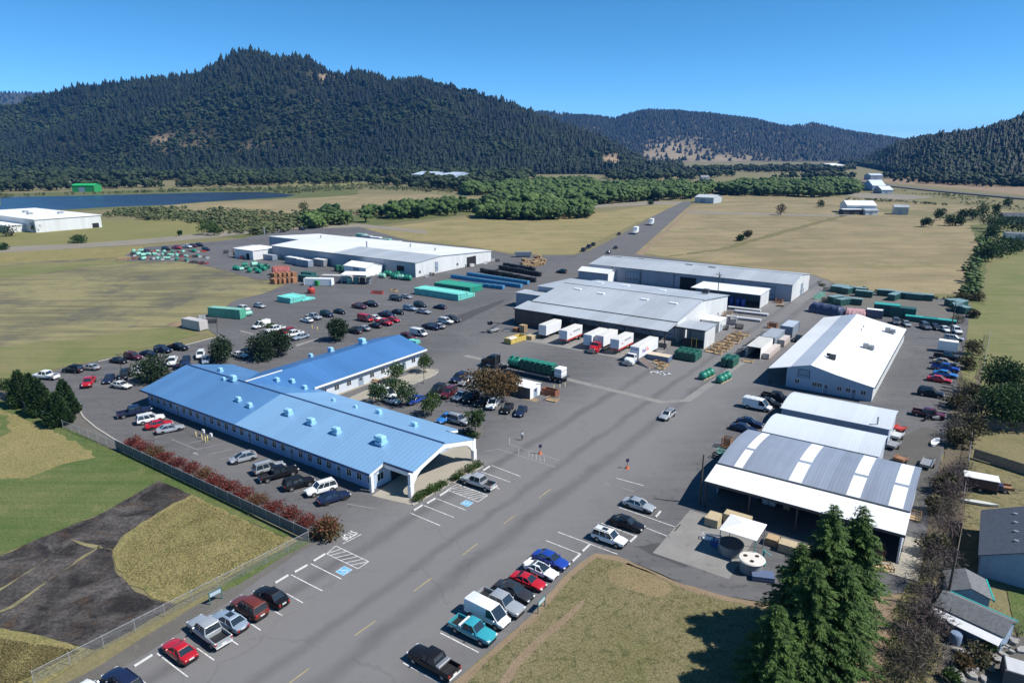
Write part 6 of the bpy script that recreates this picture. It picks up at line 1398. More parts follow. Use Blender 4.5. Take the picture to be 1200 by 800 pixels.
def board_fence(label, p0, p1, h):
    d = p1 - p0; ln = d.length; r = thing('board_fence', label, 'fence', (p0.x, p0.y, -.02), math.atan2(d.y, d.x)); m = MB(); n = int(ln / .2)
    for i in range(n): m.box(i * .2, i * .2 + .185, 0, .025, 0, h + random.uniform(-.03, .03))
    m.build('boards', m_fencewood, r); m = MB(); m.box(0, ln, .03, .08, .3, .4); m.box(0, ln, .03, .08, h - .4, h - .3); m.build('rail', m_fencewood, r)
board_fence('tall weathered board fence between the brush and the garden sheds', G(1128, 612), G(1108, 720), 1.8)
board_fence('dark board fence across the far end of the back yard', G(1140, 536), G(1215, 560), 1.7)
board_fence('weathered board fence below the round green trees', G(1146, 500), G(1215, 508), 1.8)
# plain boards on posts
m_sgreen = mat('green_grey_sign_frame', (.06, .15, .15), .5); m_sboard = mat('grey_sign_board', (.42, .50, .54), .5, var=.08, vs=3)
def board_sign(label, pa, pb):
    a, b = G(*pa), G(*pb); d = b - a; ln = d.length; r = thing('notice_board', label, 'sign', (a.x, a.y, 0), math.atan2(d.y, d.x))
    for x in (0, ln): m = MB(); m.box(x - .05, x + .05, -.05, .05, -.05, 1.55); m.build('post', m_sgreen, r)
    m = MB(); m.box(.05, ln - .05, -.04, .04, 1.42, 1.52); m.box(.05, ln - .05, -.04, .04, .85, .93); m.build('frame', m_sgreen, r)
    m = MB(); m.box(.05, ln - .05, -.02, .02, .93, 1.42); m.build('board', m_sboard, r)
board_sign('small green framed notice board beside the wire fence', (246.5, 708), (260.5, 701)); board_sign('small green framed notice board at the lawn edge', (630.5, 718.5), (638.5, 710))
def bollard(px, py, c, h, label, grp):
    p = G(px, py); m = MB(); m.tube((0, 0, 0), (0, 0, h), .08, .08, 10); m.tube((0, 0, h), (0, 0, h + .06), .08, .03, 10); o = m.build('bollard', c, None, 40); o.location = (p.x, p.y, 0); tag(o, label, 'bollard', grp)
for x, y in [(230,511.5),(237,515),(241,518),(243.5,516.5)]: bollard(x, y, mat('worn_yellow_paint', (.50,.42,.14), .6), 1.0, 'yellow bollard in front of the office long wall', 'yellow bollards at the office wall')
for x, y in [(649,456),(656,455),(662,453.5),(638,461)]: bollard(x, y, mat('pale_yellow_paint', (.55,.52,.28), .6), 1.0, 'pale yellow bollard in the open yard beyond the small white shed', 'pale bollards near the white shed')
for x, y in [(366,385),(372,387)]: bollard(x, y, m_yellow, 1.1, 'yellow bollard on the parking island above the office', 'yellow bollards on the island')
m_meter = mat('meter_white', (.6,.6,.58), .5)
for x, y in [(239,510.5),(248,515)]:
    p = G(x, y); r = thing('utility_post', 'white utility cabinet post among the yellow bollards', 'utility box', (p.x, p.y, 0), ROT, 'white utility posts at the office wall')
    m = MB(); m.box(-.05, .05, -.05, .05, 0, .7); m.build('post', m_steel, r); m = MB(); m.box(-.3, .3, -.16, .16, .6, 1.25, .04); m.build('cabinet', m_meter, r)
# lamp posts and utility poles
m_wood = mat('pole_timber', (.085, .065, .05), .9, var=.3, vs=3)
def lamp_post(label, px, py, h, heads=2, rot=0, group=None):
    p = G(px, py); r = thing('lamp_post', label, 'lamp post', (p.x, p.y, 0), rot, group)
    m = MB(); m.box(-.25, .25, -.25, .25, 0, .5, .04); m.build('base', m_conc, r); m = MB(); m.tube((0, 0, .5), (0, 0, h), .07, .05, 8); m.build('pole', m_dkmetal, r)
    for s in ((-1, 1) if heads == 2 else (1,)):
        m = MB(); m.tube((0, 0, h - .1), (s * .45, 0, h), .035, .035, 6); m.box(s*.45 - .22, s*.45 + .22, -.16, .16, h - .06, h + .08, .03); m.build('lamp_head', m_dkmetal, r)
lamp_post('tall dark twin headed lamp post beside the bronze tree lot', 497, 449, 6.3, 2, .4)
lamp_post('slim lamp post among the cars left of the first juniper', 144, 446, 6.2, 2, .2); lamp_post('slim lamp post near the dull white container', 255.5, 394, 5.5, 1, 1)
def pole(label, p, h, arm=True, lamp=False):
    r = thing('utility_pole', label, 'pole', (p.x, p.y, 0), ROT); m = MB(); m.tube((0, 0, -.1), (0, 0, h), .17, .11, 8); m.build('pole', m_wood, r)
    if arm: m = MB(); m.box(-1.1, 1.1, -.06, .06, h - .8, h - .65); m.build('crossarm', m_wood, r)
    if arm: 
        m = MB(); m.tube((.32, 0, h - 1.9), (.32, 0, h - 1.0), .2, .2, 10); m.build('transformer', m_steel, r)
    if lamp: m = MB(); m.tube((0, 0, h - .5), (1.4, .3, h - .1), .05, .05, 6); m.box(1.2, 1.8, .15, .45, h - .2, h, .04); m.build('lamp', m_steel, r)
pole('timber pole with a floodlight in the lot right of the shop', G(1112.5, 397.5), 10.3, False, True)
pole('bare timber pole at the front corner of the skylight shed', LOC(-28.9, 90.0), 7.9, False)
pole('timber pole behind the dock warehouse beside the open storage bay', LOC(-71, 222), 11.5)
pole('timber pole at the garden fence by the sheds', G(1108, 712), 7.5, False)
for x, y in [(640,262),(480,268),(378,271)][:1]: pass
# movable signs in the open yard
m_signblue = mat('dark_blue_sign_face', (.02,.025,.08), .5); m_cone = mat('orange_cone_base', (.62,.14,.05), .6)
for x, y, l in [(633, 531.5, 'dark blue sign on an orange footed stand beside the painted walkway'), (735, 548.5, 'dark blue sign on an orange footed stand alone in the open yard')]:
    p = G(x, y); r = thing('portable_sign', l, 'sign', (p.x, p.y, 0), .3)
    m = MB(); m.box(-.32, .32, -.32, .32, 0, .06, .02); m.lathe([(.26,.06),(.10,.55),(.0,.56)], 12); m.build('base', m_cone, r, 40)
    m = MB(); m.tube((0, 0, .5), (0, 0, 1.7), .04, .04, 6); m.build('post', m_dkmetal, r); m = MB(); m.box(-.28, .28, -.03, .03, 1.15, 1.75, .02); m.build('face', m_signblue, r)
# ---------------------------------------------------------------- the person
def person():
    me = bpy.data.meshes.new('person'); J = {}
    pts = [('pelvis',0,0,.95,.15),('waist',0,.01,1.08,.135),('chest',0,.03,1.30,.165),('neck',0,.03,1.47,.062),('head',0,.05,1.60,.098),('crown',0,.05,1.70,.085),
           ('hl',.09,0,.90,.095),('kl',.10,.20,.52,.066),('al',.10,.13,.10,.045),('tl',.10,.30,.04,.04),('hr',-.09,0,.90,.095),('kr',-.10,.0,.50,.066),('ar',-.10,-.24,.14,.045),('tr',-.10,-.12,.03,.04),
           ('sl',.19,.03,1.40,.068),('el',.24,-.10,1.14,.050),('wl',.25,-.02,.92,.035),('fl',.25,.03,.83,.030),('sr',-.19,.03,1.40,.068),('er',-.24,.10,1.14,.050),('wr',-.24,.22,.95,.035),('fr',-.24,.28,.87,.030)]
    idx = {p[0]: i for i, p in enumerate(pts)}
    E = [('pelvis','waist'),('waist','chest'),('chest','neck'),('neck','head'),('head','crown'),('pelvis','hl'),('hl','kl'),('kl','al'),('al','tl'),('pelvis','hr'),('hr','kr'),('kr','ar'),('ar','tr'),('chest','sl'),('sl','el'),('el','wl'),('wl','fl'),('chest','sr'),('sr','er'),('er','wr'),('wr','fr')]
    me.from_pydata([p[1:4] for p in pts], [(idx[a], idx[b]) for a, b in E], [])
    o = bpy.data.objects.new('person', me); COL.objects.link(o); sk = o.modifiers.new('s', 'SKIN'); su = o.modifiers.new('u', 'SUBSURF'); su.levels = su.render_levels = 2
    for i, p in enumerate(pts): me.skin_vertices[0].data[i].radius = (p[4], p[4] * (.8 if p[0] in ('chest','waist','pelvis') else 1))
    me.skin_vertices[0].data[0].use_root = True
    dg = bpy.context.evaluated_depsgraph_get(); dg.update(); nm = bpy.data.meshes.new_from_object(o.evaluated_get(dg)); bpy.data.objects.remove(o)
    for m_ in (mat('pale_shirt', (.50,.53,.58), .8), mat('dark_trousers', (.02,.022,.03), .8), mat('skin', (.45,.27,.19), .6), mat('shoes', (.02,.02,.02), .6)): nm.materials.append(m_)
    for f in nm.polygons:
        c = f.center; f.use_smooth = True
        f.material_index = 3 if c.z < .10 else 1 if c.z < .98 and abs(c.x) < .2 else 2 if c.z > 1.46 or (abs(c.x) > .2 and c.z < 1.12) else 0
    r = bpy.data.objects.new('person', nm); link(r); p = G(611.7, 515.3); r.location = (p.x, p.y, .0); r.rotation_euler.z = R(200)
    tag(r, 'person in a pale shirt and dark trousers walking across the yard', 'person')
    m = MB(); m.lathe([(.0,1.575),(.107,1.60),(.112,1.66),(.085,1.74),(.0,1.765)], 12, (0, .035, 0)); m.build('hair', mat('dark_hair', (.03,.022,.016), .7), r, 60)
person()
# ================================================================ YARD STOCK AND EQUIPMENT
def inst(name, mesh, loc, rz, label, cat, group=None, sc=None, parts=()):
    """one thing made from shared meshes: the first is the thing, the others its parts"""
    o = bpy.data.objects.new(name, mesh); link(o); o.location = loc; o.rotation_euler = (0, 0, rz)
    if sc: o.scale = sc if isinstance(sc, tuple) else (sc, sc, sc)
    for n, me in parts: link(bpy.data.objects.new(n, me), o)
    return tag(o, label, cat, group)
m_turq = mat('turquoise_pipe', (.13,.50,.45), .45, var=.06, vs=.8); m_dkgreenp = mat('deep_green_pipe', (.015,.24,.17), .5, var=.1, vs=.8); m_bluep = mat('blue_pipe', (.02,.22,.42), .5, var=.1, vs=.8)
m_timber = mat('pale_timber', (.40,.28,.155), .8, var=.2, vs=3); m_timber2 = mat('brown_timber', (.26,.13,.065), .8, var=.25, vs=3); m_ply = mat('plywood', (.42,.34,.215), .75, var=.12, vs=2)
m_black = mat('black_plastic', (.012,.012,.013), .5); m_tarpb = mat('navy_tarpaulin', (.04,.055,.11), .5, var=.2, vs=1.5, bump=.6, bs=1.2); m_pinkt = mat('faded_pink_tarpaulin', (.42,.24,.25), .7, var=.12, vs=1.2, bump=.6, bs=1.2)
m_grm = mat('green_bin_steel', (.02,.085,.075), .55, var=.2, vs=1); m_gtop = mat('weathered_teal_lid', (.16,.26,.27), .55, var=.2, vs=1); m_tealp = mat('teal_green_paint', (.03,.30,.27), .5, var=.12, vs=1)
m_palegrey = mat('pale_grey_paint', (.45,.46,.47), .6, var=.1, vs=1); m_redp = mat('red_oxide_paint', (.40,.04,.03), .55, var=.1, vs=2); m_mint = mat('pale_mint_plastic', (.22,.47,.37), .5, var=.15, vs=1)
def bundle_mesh(w, L_, h, m_, n=9, ends=None):
    """strapped bundle of pipes lying along y: scalloped top and sides"""
    m = MB(); r = w / n / 2; top = []
    for i in range(n):
        for k in range(5): t = math.pi - math.pi * k / 4; top.append((-w/2 + r + i*2*r + r*.98*math.cos(t), h - r + r*math.sin(t)))
    prof = [(-w/2, .08), (w/2, .08)] + top[::-1]
    m.extr(prof, -L_/2, L_/2, 'y'); me = m.mesh('pipe_bundle', m_)
    s = MB()
    for y in (-L_*.3, L_*.3): s.box(-w/2 - .03, w/2 + .03, y - .06, y + .06, 0, h + .03)
    return me, s.mesh('strap', m_timber2)
def pipe_stack(pos, rz, w, L_, h, layers, cols, m_, label, grp, step=0.0, dz=.02):
    me, st = bundle_mesh(w, L_, h, m_)
    cs, sn = math.cos(rz), math.sin(rz)
    for c in range(cols):
        for k in range(layers):
            if callable(step): 
                if not step(c, k): continue
            x = (c - (cols - 1) / 2) * (w + .06); y = random.uniform(-.12, .12)
            inst('pipe_bundle', me, pos + Vector((x*cs - y*sn, x*sn + y*cs, .02 + k * (h + dz))), rz, label, 'pipe bundle', grp, None, [('strap', st)])
pipe_stack(LOC(-194.8, 146.6), ROT, 2.3, 6.5, .95, 2, 3, m_turq, 'bundle of turquoise pipe in the small stack by the pasture', 'turquoise pipe bundles by the pasture')
pipe_stack(LOC(-192.6, 150.6), ROT, 2.0, 5.5, .55, 1, 2, m_turq, 'low turquoise bundle in front of the small stack by the pasture', 'low turquoise bundles by the pasture')
pipe_stack(LOC(-157.6, 182.4), ROT, 3.4, 6.0, .78, 3, 6, m_turq, 'bundle of turquoise pipe in the long stack beside the drive', 'turquoise pipe bundles in the long stack')
pipe_stack(LOC(-150.0, 186.6), ROT, 2.6, 4.5, .62, 2, 2, m_turq, 'turquoise bundle stepping down at the drive end of the long stack', 'turquoise end bundles')
pipe_stack(LOC(-160.5, 195.5), ROT, 3.4, 7.5, .75, 3, 5, m_dkgreenp, 'bundle of dark green pipe behind the turquoise stack', 'dark green pipe bundles')
for (b0, a0, b1, a1, n) in [(-166, 203.5, -146.5, 205.5, 7), (-178, 213, -142.5, 211.5, 12), (-176, 221, -144, 218.5, 11)]:
    me, st = bundle_mesh(2.75, 1.7, 1.5, m_bluep, 4)
    for i in range(n):
        t = (i + .5) / n; p = LOC(b0 + (b1 - b0) * t, a0 + (a1 - a0) * t)
        inst('pipe_bundle', me, p, ROT, 'blue pipe bundle in the low rows behind the green stacks', 'pipe bundle', 'blue pipe bundles in rows', None, [('strap', st)])
m = MB()
for k in range(3): m.lathe([(.55, k*.62), (.98, k*.62+.04), (1.05, k*.62+.3), (.98, k*.62+.56), (.55, k*.62+.6)], 12)
COIL = m.mesh('black_coil', m_black, 50)
for r_, (p0, p1, n) in enumerate([((563,318.5),(628,331),15), ((585,315.5),(634,324),13), ((590,312),(627,318.5),11)]):
    a, b = G(*p0), G(*p1)
    for i in range(n): inst('pipe_coil', COIL, a.lerp(b, (i + .5) / n) + Vector((0, random.uniform(-.3, .3), 0)), random.uniform(0, 3), 'stacked black pipe coil in the dark rows by the drive', 'pipe coil', 'black pipe coils by the drive', random.uniform(.9, 1.1))
def crate_mesh(w, d, h, m_, slat=.14):
    m = MB()
    for x in (-w/2, w/2 - .1):
        for y in (-d/2, d/2 - .1): m.box(x, x + .1, y, y + .1, 0, h)
    n = max(2, int(h / (slat * 1.7)))
    for i in range(n):
        z = .05 + (h - .15) * i / (n - 1)
        m.box(-w/2, w/2, -d/2 - .025, -d/2 - .002, z, z + slat); m.box(-w/2, w/2, d/2 + .002, d/2 + .025, z, z + slat); m.box(-w/2 - .025, -w/2 - .002, -d/2, d/2, z, z + slat); m.box(w/2 + .002, w/2 + .025, -d/2, d/2, z, z + slat)
    m.box(-w/2 + .03, w/2 - .03, -d/2 + .03, d/2 - .03, .08, .14)
    return m.mesh('crate', m_)
CR1 = crate_mesh(1.6, 1.6, .9, m_timber); CR2 = crate_mesh(2.2, 1.8, 1.3, m_timber2); CR3 = crate_mesh(2.4, 1.6, .6, m_timber)
def pallet_stack(w, d, n, m_):
    m = MB()
    for k in range(n):
        z = k * .145
        for y in (-d/2 + .05, 0, d/2 - .05): m.box(-w/2, w/2, y - .05, y + .05, z, z + .1)
        for i in range(6): x = -w/2 + (w - .12) * i / 5; m.box(x, x + .12, -d/2, d/2, z + .1, z + .135)
    return m.mesh('pallet_stack', m_)
PS = {(n, k): pallet_stack(1.2, 1.1, n, k_) for n in (3, 6, 10) for k, k_ in (('t', m_timber), ('b', m_timber2))}
def board_stack(w, d, h, m_, gaps=4):
    m = MB(); t = h / gaps
    for k in range(gaps): m.box(-w/2 + random.uniform(0, .05), w/2 - random.uniform(0, .05), -d/2 + random.uniform(0, .05), d/2, k * t + .04, (k + 1) * t - .003)
    for x in (-w*.35, w*.35): m.box(x - .06, x + .06, -d/2 + .02, d/2 - .02, 0, .04)
    return m.mesh('board_stack', m_)
# far pallets by the road end
for i in range(22):
    p = G(611 + (i % 8) * 3.6 + (i // 8) * 1.5, 315.5 - (i // 8) * 3.5 - (i % 8) * .75); c = random.choice('ttb')
    inst('pallet_stack', PS[(random.choice([6, 10]), c)], p, ROT + random.uniform(-.2, .2), 'stack of timber pallets at the far corner beyond the black coils', 'pallets', 'pallet stacks beyond the coils', random.uniform(1.2, 1.7))
p = G(613, 301); m = MB(); m.extr([(-3.5, .6), (3.5, .6), (4.2, 2.4), (-4.2, 2.4)], -1.3, 1.3, 'y'); m.box(-3.4, 3.4, -1.0, 1.0, .1, .6); inst('roll_off_bin', m.mesh('roll_off_bin', mat('grey_blue_steel', (.12,.15,.19), .5)), p, .1, 'grey blue roll off bin at the edge of the hayfield by the far road', 'bin')
# ---- tanks on the tarmac
TKs = tankmesh(.95, 1.25, 2, m_tankl); skid = MB(); skid.box(-2.6, 2.6, -.75, -.55, 0, .12); skid.box(-2.6, 2.6, .55, .75, 0, .12); SKm = skid.mesh('skid', m_ply)
m = MB(); m.lathe([(.0,.1),(.7,.1),(.92,.35),(.98,.75),(.9,1.2),(.62,1.5),(.3,1.6),(.3,1.78),(.0,1.8)], 16); BALL = m.mesh('vessel', m_tankl, 40)
for b, a in ((-48.2, 147.6), (-44.2, 147.4)):
    r = grid_thing('tank_skid', ('left' if b < -46 else 'right') + ' skid of three round green tanks on the tarmac', 'tanks', b, a, 0, R(82))
    link(bpy.data.objects.new('skid', SKm), r)
    for i in range(3): o = bpy.data.objects.new('tank', BALL); link(o, r); o.location = (-1.75 + i * 1.75, 0, .1)
for i in range(8):
    o = inst('upright_tank', VT, LOC(-59.2 + (i % 4) * 1.35, 158.2 + (i // 4) * 2.4, .02 ), ROT, 'dark green plastic vault in the block in front of the open bay', 'tank', 'green vaults by the open bay')
for i in range(4): inst('upright_tank', VT, LOC(-47.6 + (i % 2) * 1.6, 158.6 + (i // 2) * 2.3, .02), ROT, 'dark green plastic vault in the cube alone on the concrete strip', 'tank', 'green vaults on the concrete strip')
# ---- clutter beside the lettered trailer
def ramp(label, px, py, rot):
    p = G(px, py); r = thing('loading_ramp', label, 'ramp', (p.x, p.y, 0), rot); m = MB(); m.extr([(-3, 0), (3, 0), (3, 1.25), (-2.9, .1)], -1.1, -1.0, 'y'); m.extr([(-3, 0), (3, 0), (3, 1.25), (-2.9, .1)], 1.0, 1.1, 'y'); m.build('side_rail', m_steel, r)
    m = MB(); m.loft([[(-3, -1, .02), (-3, 1, .02), (-3, 1, .08), (-3, -1, .08)], [(3, -1, 1.12), (3, 1, 1.12), (3, 1, 1.2), (3, -1, 1.2)]]); m.build('deck', mat('rusty_steel', (.13,.10,.085), .8, var=.3, vs=2), r)
ramp('rusty grey loading ramp beside the white tractor', 757, 427.5, ROT + R(150))
for i, (x, y, k) in enumerate([(772,426,CR3),(778,428,CR3),(775,432,CR1)]): inst('crate', k, G(x, y), ROT + random.uniform(-.3, .3), 'timber crate in the litter right of the white tractor', 'crate', 'crates beside the white tractor')
bx = MB(); bx.box(-3.2, 3.2, -1.2, 1.2, .1, 1.3, .04); bx.mi = 1; bx.box(-3.3, 3.3, -1.3, 1.3, 1.303, 1.36); inst('covered_crate', bx.mesh('covered_crate', [mat('blue_grey_wrap', (.12,.17,.27), .5, var=.15, vs=1), mat('card_sheet', (.5,.42,.32), .8, var=.15, vs=1)]), G(771, 421), ROT, 'blue wrapped long crate with pale card lid right of the lettered trailer', 'crate')
for i in range(7): 
    m = MB(); m.loft([[(random.uniform(-.7,.7)+.6*math.cos(t), random.uniform(-.2,.2)+.4*math.sin(t), z) for t in np.linspace(0, 5.2, 6)] for z in (.0, .12)]); inst('scrap_sheet', m.mesh('scrap_sheet', m_palegrey), G(764 + i * 3.2, 437 + random.uniform(-1.5, 1.5)), random.uniform(0, 3), 'torn white sheet lying on the tarmac beside the ramp', 'scrap', 'white sheets on the tarmac')
# ---- left of the docks: yellow skip, timber, frames
r = grid_thing('yellow_skip', 'open yellow skip filled with timber left of the docks', 'skip', -101.5, 147.6, 0, R(84))
m = MB(); A4 = [(-4.5,-1.2),(4.5,-1.2),(4.5,1.2),(-4.5,1.2)]
for (x0, x1, y0, y1) in ((-3.2,-3.1,-1.2,1.2),(3.1,3.2,-1.2,1.2),(-3.1,3.1,-1.2,-1.1),(-3.1,3.1,1.1,1.2)): m.box(x0, x1, y0, y1, .1, 1.5)
m.box(-3.1, 3.1, -1.1, 1.1, .1, .2); m.build('shell', mat('faded_yellow_steel', (.50,.38,.10), .6, var=.2, vs=1.5), r)
for i in range(5): m = MB(); m.box(-2.9, -.2, -.9 + i * .36, -.6 + i * .36, 1.2 + random.uniform(-.1, .2), 1.4 + random.uniform(0, .2)); m.build('scrap_board', random.choice([m_ply, m_timber, m_white]), r)
inst('board_stack', board_stack(2.0, 6.0, 1.1, m_ply), LOC(-99.6, 154.2), ROT, 'long stack of plywood sheets behind the yellow skip', 'boards')
inst('pallet_stack', PS[(10, 't')], LOC(-105.4, 157.3), ROT, 'taller tan pallet stack near the brown end of the docks', 'pallets', None, 1.5); inst('pallet_stack', PS[(6, 'b')], LOC(-107.4, 156.6), ROT, 'shorter brown pallet stack near the brown end of the docks', 'pallets', None, 1.3)
r = grid_thing('scissor_lift', 'dark folded boom lift standing in the drive left of the docks', 'lift', -112.5, 152.5, 0, R(75))
m = MB(); m.box(-1.6, 1.6, -.8, .8, .35, .95, .05); m.build('chassis', m_steel, r); m = MB(); m.tube((-1.3, 0, 1.0), (2.4, 0, 2.3), .2, .16, 8); m.tube((2.4, 0, 2.3), (-.8, .1, 2.9), .14, .12, 8); m.build('boom', m_dkmetal, r)
m = MB(); m.box(-1.7, -.7, -.6, .6, 2.4, 2.5); m.box(-1.7, -1.65, -.6, .6, 2.5, 3.3); m.box(-.75, -.7, -.6, .6, 2.5, 3.3); m.build('basket', m_dkmetal, r)
for x in (-1.1, 1.1):
    for y in (-.8, .8): wheel_at(r, x, y, (.38, .25))
inst('steel_trestle', crate_mesh(2.6, 1.0, .9, m_steel), LOC(-109.5, 155.5), ROT + .4, 'grey steel trestle beside the folded boom lift', 'trestle')
# ---- the small white shed in the lot and what stands behind it
S = Bld('site_shed', 'small white gabled shed with dark long side beside the bronze tree', -76.6, 114.5, 'shed'); gable_b(S, -79.8, -73.5, 112.4, 116.4, 114.4, 2.4, 2.4, 2.9, mat('dark_shed_side', (.10,.10,.10), .7), m_white, ov=.15, ob=.15, endm=m_white, trim=False); S.put('door', winmesh(1.4, 2.0, 'door'), -73.5, 114.4, 0, R(90))
r = grid_thing('brick_bin', 'rust brown open bin right of the small white shed', 'bin', -71.6, 117.4, 0, 0)
m = MB(); m.box(-1.7, 1.7, -.9, -.8, 0, 1.4); m.box(-1.7, 1.7, .8, .9, 0, 1.2); m.box(-1.7, -1.6, -.8, .8, 0, 1.3); m.box(1.6, 1.7, -.8, .8, 0, 1.3); m.build('shell', mat('rust_brown_steel', (.22,.085,.045), .8, var=.25, vs=2), r)
inst('crate', CR3, LOC(-69.4, 114.6), ROT, 'low tan crate in front of the rust brown bin', 'crate')
# ---- right of the dock warehouse: rows of tan frames
for i in range(16):
    b = -54.3 + (i % 2) * 2.1 + random.uniform(-.2, .2); a = 168.2 + (i // 2) * 3.1 + random.uniform(-.3, .3)
    inst('timber_crib', CR1 if i % 3 else CR3, LOC(b, a), ROT + random.uniform(-.12, .12), 'open tan timber crib in the row beside the open bay', 'frame', 'timber frames beside the bay', random.uniform(.95, 1.25))
for i, (x, y) in enumerate([(872,363.5),(880,368),(871,374.5)]):
    p = G(x, y); m = MB(); m.extr([(-5.2, .3), (5.2, .3), (5.2, .75), (-5.2, .75)], -.9, .9, 'y'); m.box(-4.5, -4.2, -.8, .8, 0, .3); m.box(4.2, 4.5, -.8, .8, 0, .3)
    inst('white_beam', m.mesh('white_beam', m_palegrey), p, ROT + .05, ['long pale beam nearest the drum bay, top of three', 'middle one of three long pale beams', 'long pale beam nearest the camera of three'][i], 'beam', 'long pale beams')
for i, (x, y, w, mm) in enumerate([(853,371,1.6,m_timber),(857,380,1.3,m_tarpb),(849,386,1.2,m_black),(866,385,1.3,m_black),(846,375,1.2,m_timber2),(860,374,1.2,m_white)]):
    inst('crate', crate_mesh(w*1.6, w, w, mm), G(x, y), ROT + random.uniform(-.2, .2), ['stacked tan crate near the pale beams','blue wrapped crate near the pale beams','black crate behind the white shed','black crate among the tan frames','rusty crate against the white end wall','white crate near the pale beams'][i], 'crate', 'mixed crates beside the dock warehouse')
inst('crate', CR2, LOC(-55.5, 240), ROT, 'brown crate by the long warehouse roller door', 'crate'); inst('pallet_stack', PS[(3, 't')], LOC(-53.6, 234.5), ROT + .3, 'low tan pallet stack in front of the long warehouse corner', 'pallets', None, 1.6)
# ---- row of containers in the right lane
m_cgrey = metal_sheet('grey_container_steel', (.22,.27,.33), axis='X', pitch=.35, streak=.12, bump=.5); m_cgt = mat('pale_container_roof', (.50,.50,.46), .6, var=.12, vs=.6); m_cgt2 = mat('grey_container_roof', (.28,.31,.35), .6, var=.12, vs=.6)
def shell_open(name, label, b0, b1, a0, a1, h, wm, rm):
    B = Bld(name, label, (b0 + b1) / 2, (a0 + a1) / 2, 'container'); m = MB(); m.box(b0, b0 + .08, a0, a1, .1, h); m.box(b1 - .08, b1, a0, a1, .1, h); m.box(b0 + .08, b1 - .08, a1 - .08, a1, .1, h); B.part('side', m, wm)
    m = MB(); m.box(b0 - .05, b1 + .05, a0 - .1, a1, h + .003, h + .1); B.part('roof', m, rm); m = MB(); m.box(b0, b1, a0, a1, .02, .098); B.part('floor', m, m_dkmetal); return B
shell_open('open_container', 'white open fronted container with dark interior in the right lane', -45.6, -42.1, 168.9, 180, 2.9, m_white, m_cgt)
shell_open('storage_container', 'grey container with blue grey roof behind the open white one', -45.3, -41.8, 180.6, 191, 2.9, m_cgrey, m_cgt2)
container('storage_container', 'short pale grey container at the far end of the right lane row', 'container', LOC(-42.3, 199), ROT + R(90), 8.2, 3.2, 2.9, m_cgrey, roofm=mat('blue_grey_roof', (.36,.42,.48), .6, var=.1, vs=.6))
m_wrap = mat('pale_pink_wrap', (.50,.44,.41), .6, var=.1, vs=1); bm_ = MB(); bm_.box(-.8, .8, -.7, .7, .12, 1.5, .04); WR_ = bm_.mesh('wrapped_pallet', m_wrap); bp_ = MB(); bp_.box(-.75, .75, -.65, .65, 0, .12); BP_ = bp_.mesh('pallet', m_timber2)
for i in range(7): inst('wrapped_pallet', WR_, LOC(-41.0, 170.5 + i * 1.55), ROT, 'pale wrapped pallet lined up against the open white container', 'pallet', 'wrapped pallets along the white container', None, [('pallet', BP_)])
for i in range(4): inst('wrapped_pallet', WR_, LOC(-40.8, 184.5 + i * 1.5), ROT, 'tan wrapped pallet lined up against the grey container', 'pallet', 'wrapped pallets along the grey container', (1, 1, 1.25), [('pallet', BP_)])
for i in range(12):
    p = LOC(-47.6 + random.uniform(-.3, .3), 169.5 + i * 2.3); m = MB()
    for k in range(4): z = .15 + k * .35; m.tube((-.5 + random.uniform(-.2,.2), -1.4, z), (.5 + random.uniform(-.2,.2), 1.4, z + random.uniform(-.1,.2)), .09, .09, 5)
    m.box(-.7, .7, -.9, .9, 0, .25)
    inst('steel_rack', m.mesh('steel_rack', random.choice([m_dkmetal, m_steel, m_dkmetal])), p, ROT, 'dark steel rack of bars left of the container row', 'rack', 'steel racks along the container row')
inst('crate', CR2, LOC(-48, 203), ROT, 'brown crate standing at the far end of the steel racks', 'crate', None, 1.2); inst('crate', CR3, LOC(-44, 165.3), ROT, 'low pale crate at the end of the concrete strip', 'crate')
# ---- tarpaulined piles and the green bins
def tarp(label, p0, p1, w, h, mm, n=14):
    a, b = G(*p0), G(*p1); d = b - a; ln = d.length; m = MB(); rings = []
    for i in range(n + 1):
        t = i / n; x = ln * t; e = (1 if 0 < i < n else .75); rings.append([(x, w/2*s*e*(1 + .06*math.sin(i*2.3 + k)), max(0, h*z*e*(1 + .07*math.sin(i*1.7 + k*2)))) for k, (s, z) in enumerate([(-1.05,0),(-1,.55),(-.7,.92),(0,1.05),(.7,.92),(1,.55),(1.05,0)])])
    m.loft(rings, cap=True); o = m.build('tarpaulin_pile', mm, None, 40); o.location = (a.x, a.y, 0); o.rotation_euler.z = math.atan2(d.y, d.x); tag(o, label, 'covered pile')
tarp('long pile under a navy tarpaulin behind the shop roof', (950, 364), (987, 370.5), 4.5, 2.9, m_tarpb); tarp('pile under a faded pink tarpaulin behind the shop ridge', (990, 369), (1014, 371.5), 6, 2.2, m_pinkt)
def bin_mesh(L_, w, h, lid):
    m = MB(); m.extr([(-L_/2, .15), (L_/2, .15), (L_/2 + .1, h), (-L_/2 - .1, h)], -w/2, w/2, 'y')
    for x in np.linspace(-L_/2 + .2, L_/2 - .2, max(3, int(L_ / .9))): m.box(x - .05, x + .05, -w/2 - .06, -w/2 - .002, .15, h - .05); m.box(x - .05, x + .05, w/2 + .002, w/2 + .06, .15, h - .05)
    me = m.mesh('bin', m_grm); k = MB(); k.box(-L_/2 - .05, L_/2 + .05, -w/2 - .03, w/2 + .03, h + .003, h + .1, .02); return me, k.mesh('lid', lid)
BN = {'s': bin_mesh(5.5, 2.4, 2.1, m_gtop), 't': bin_mesh(7, 2.6, 2.3, m_tealp), 'l': bin_mesh(8.5, 2.5, 1.5, m_tealp)}
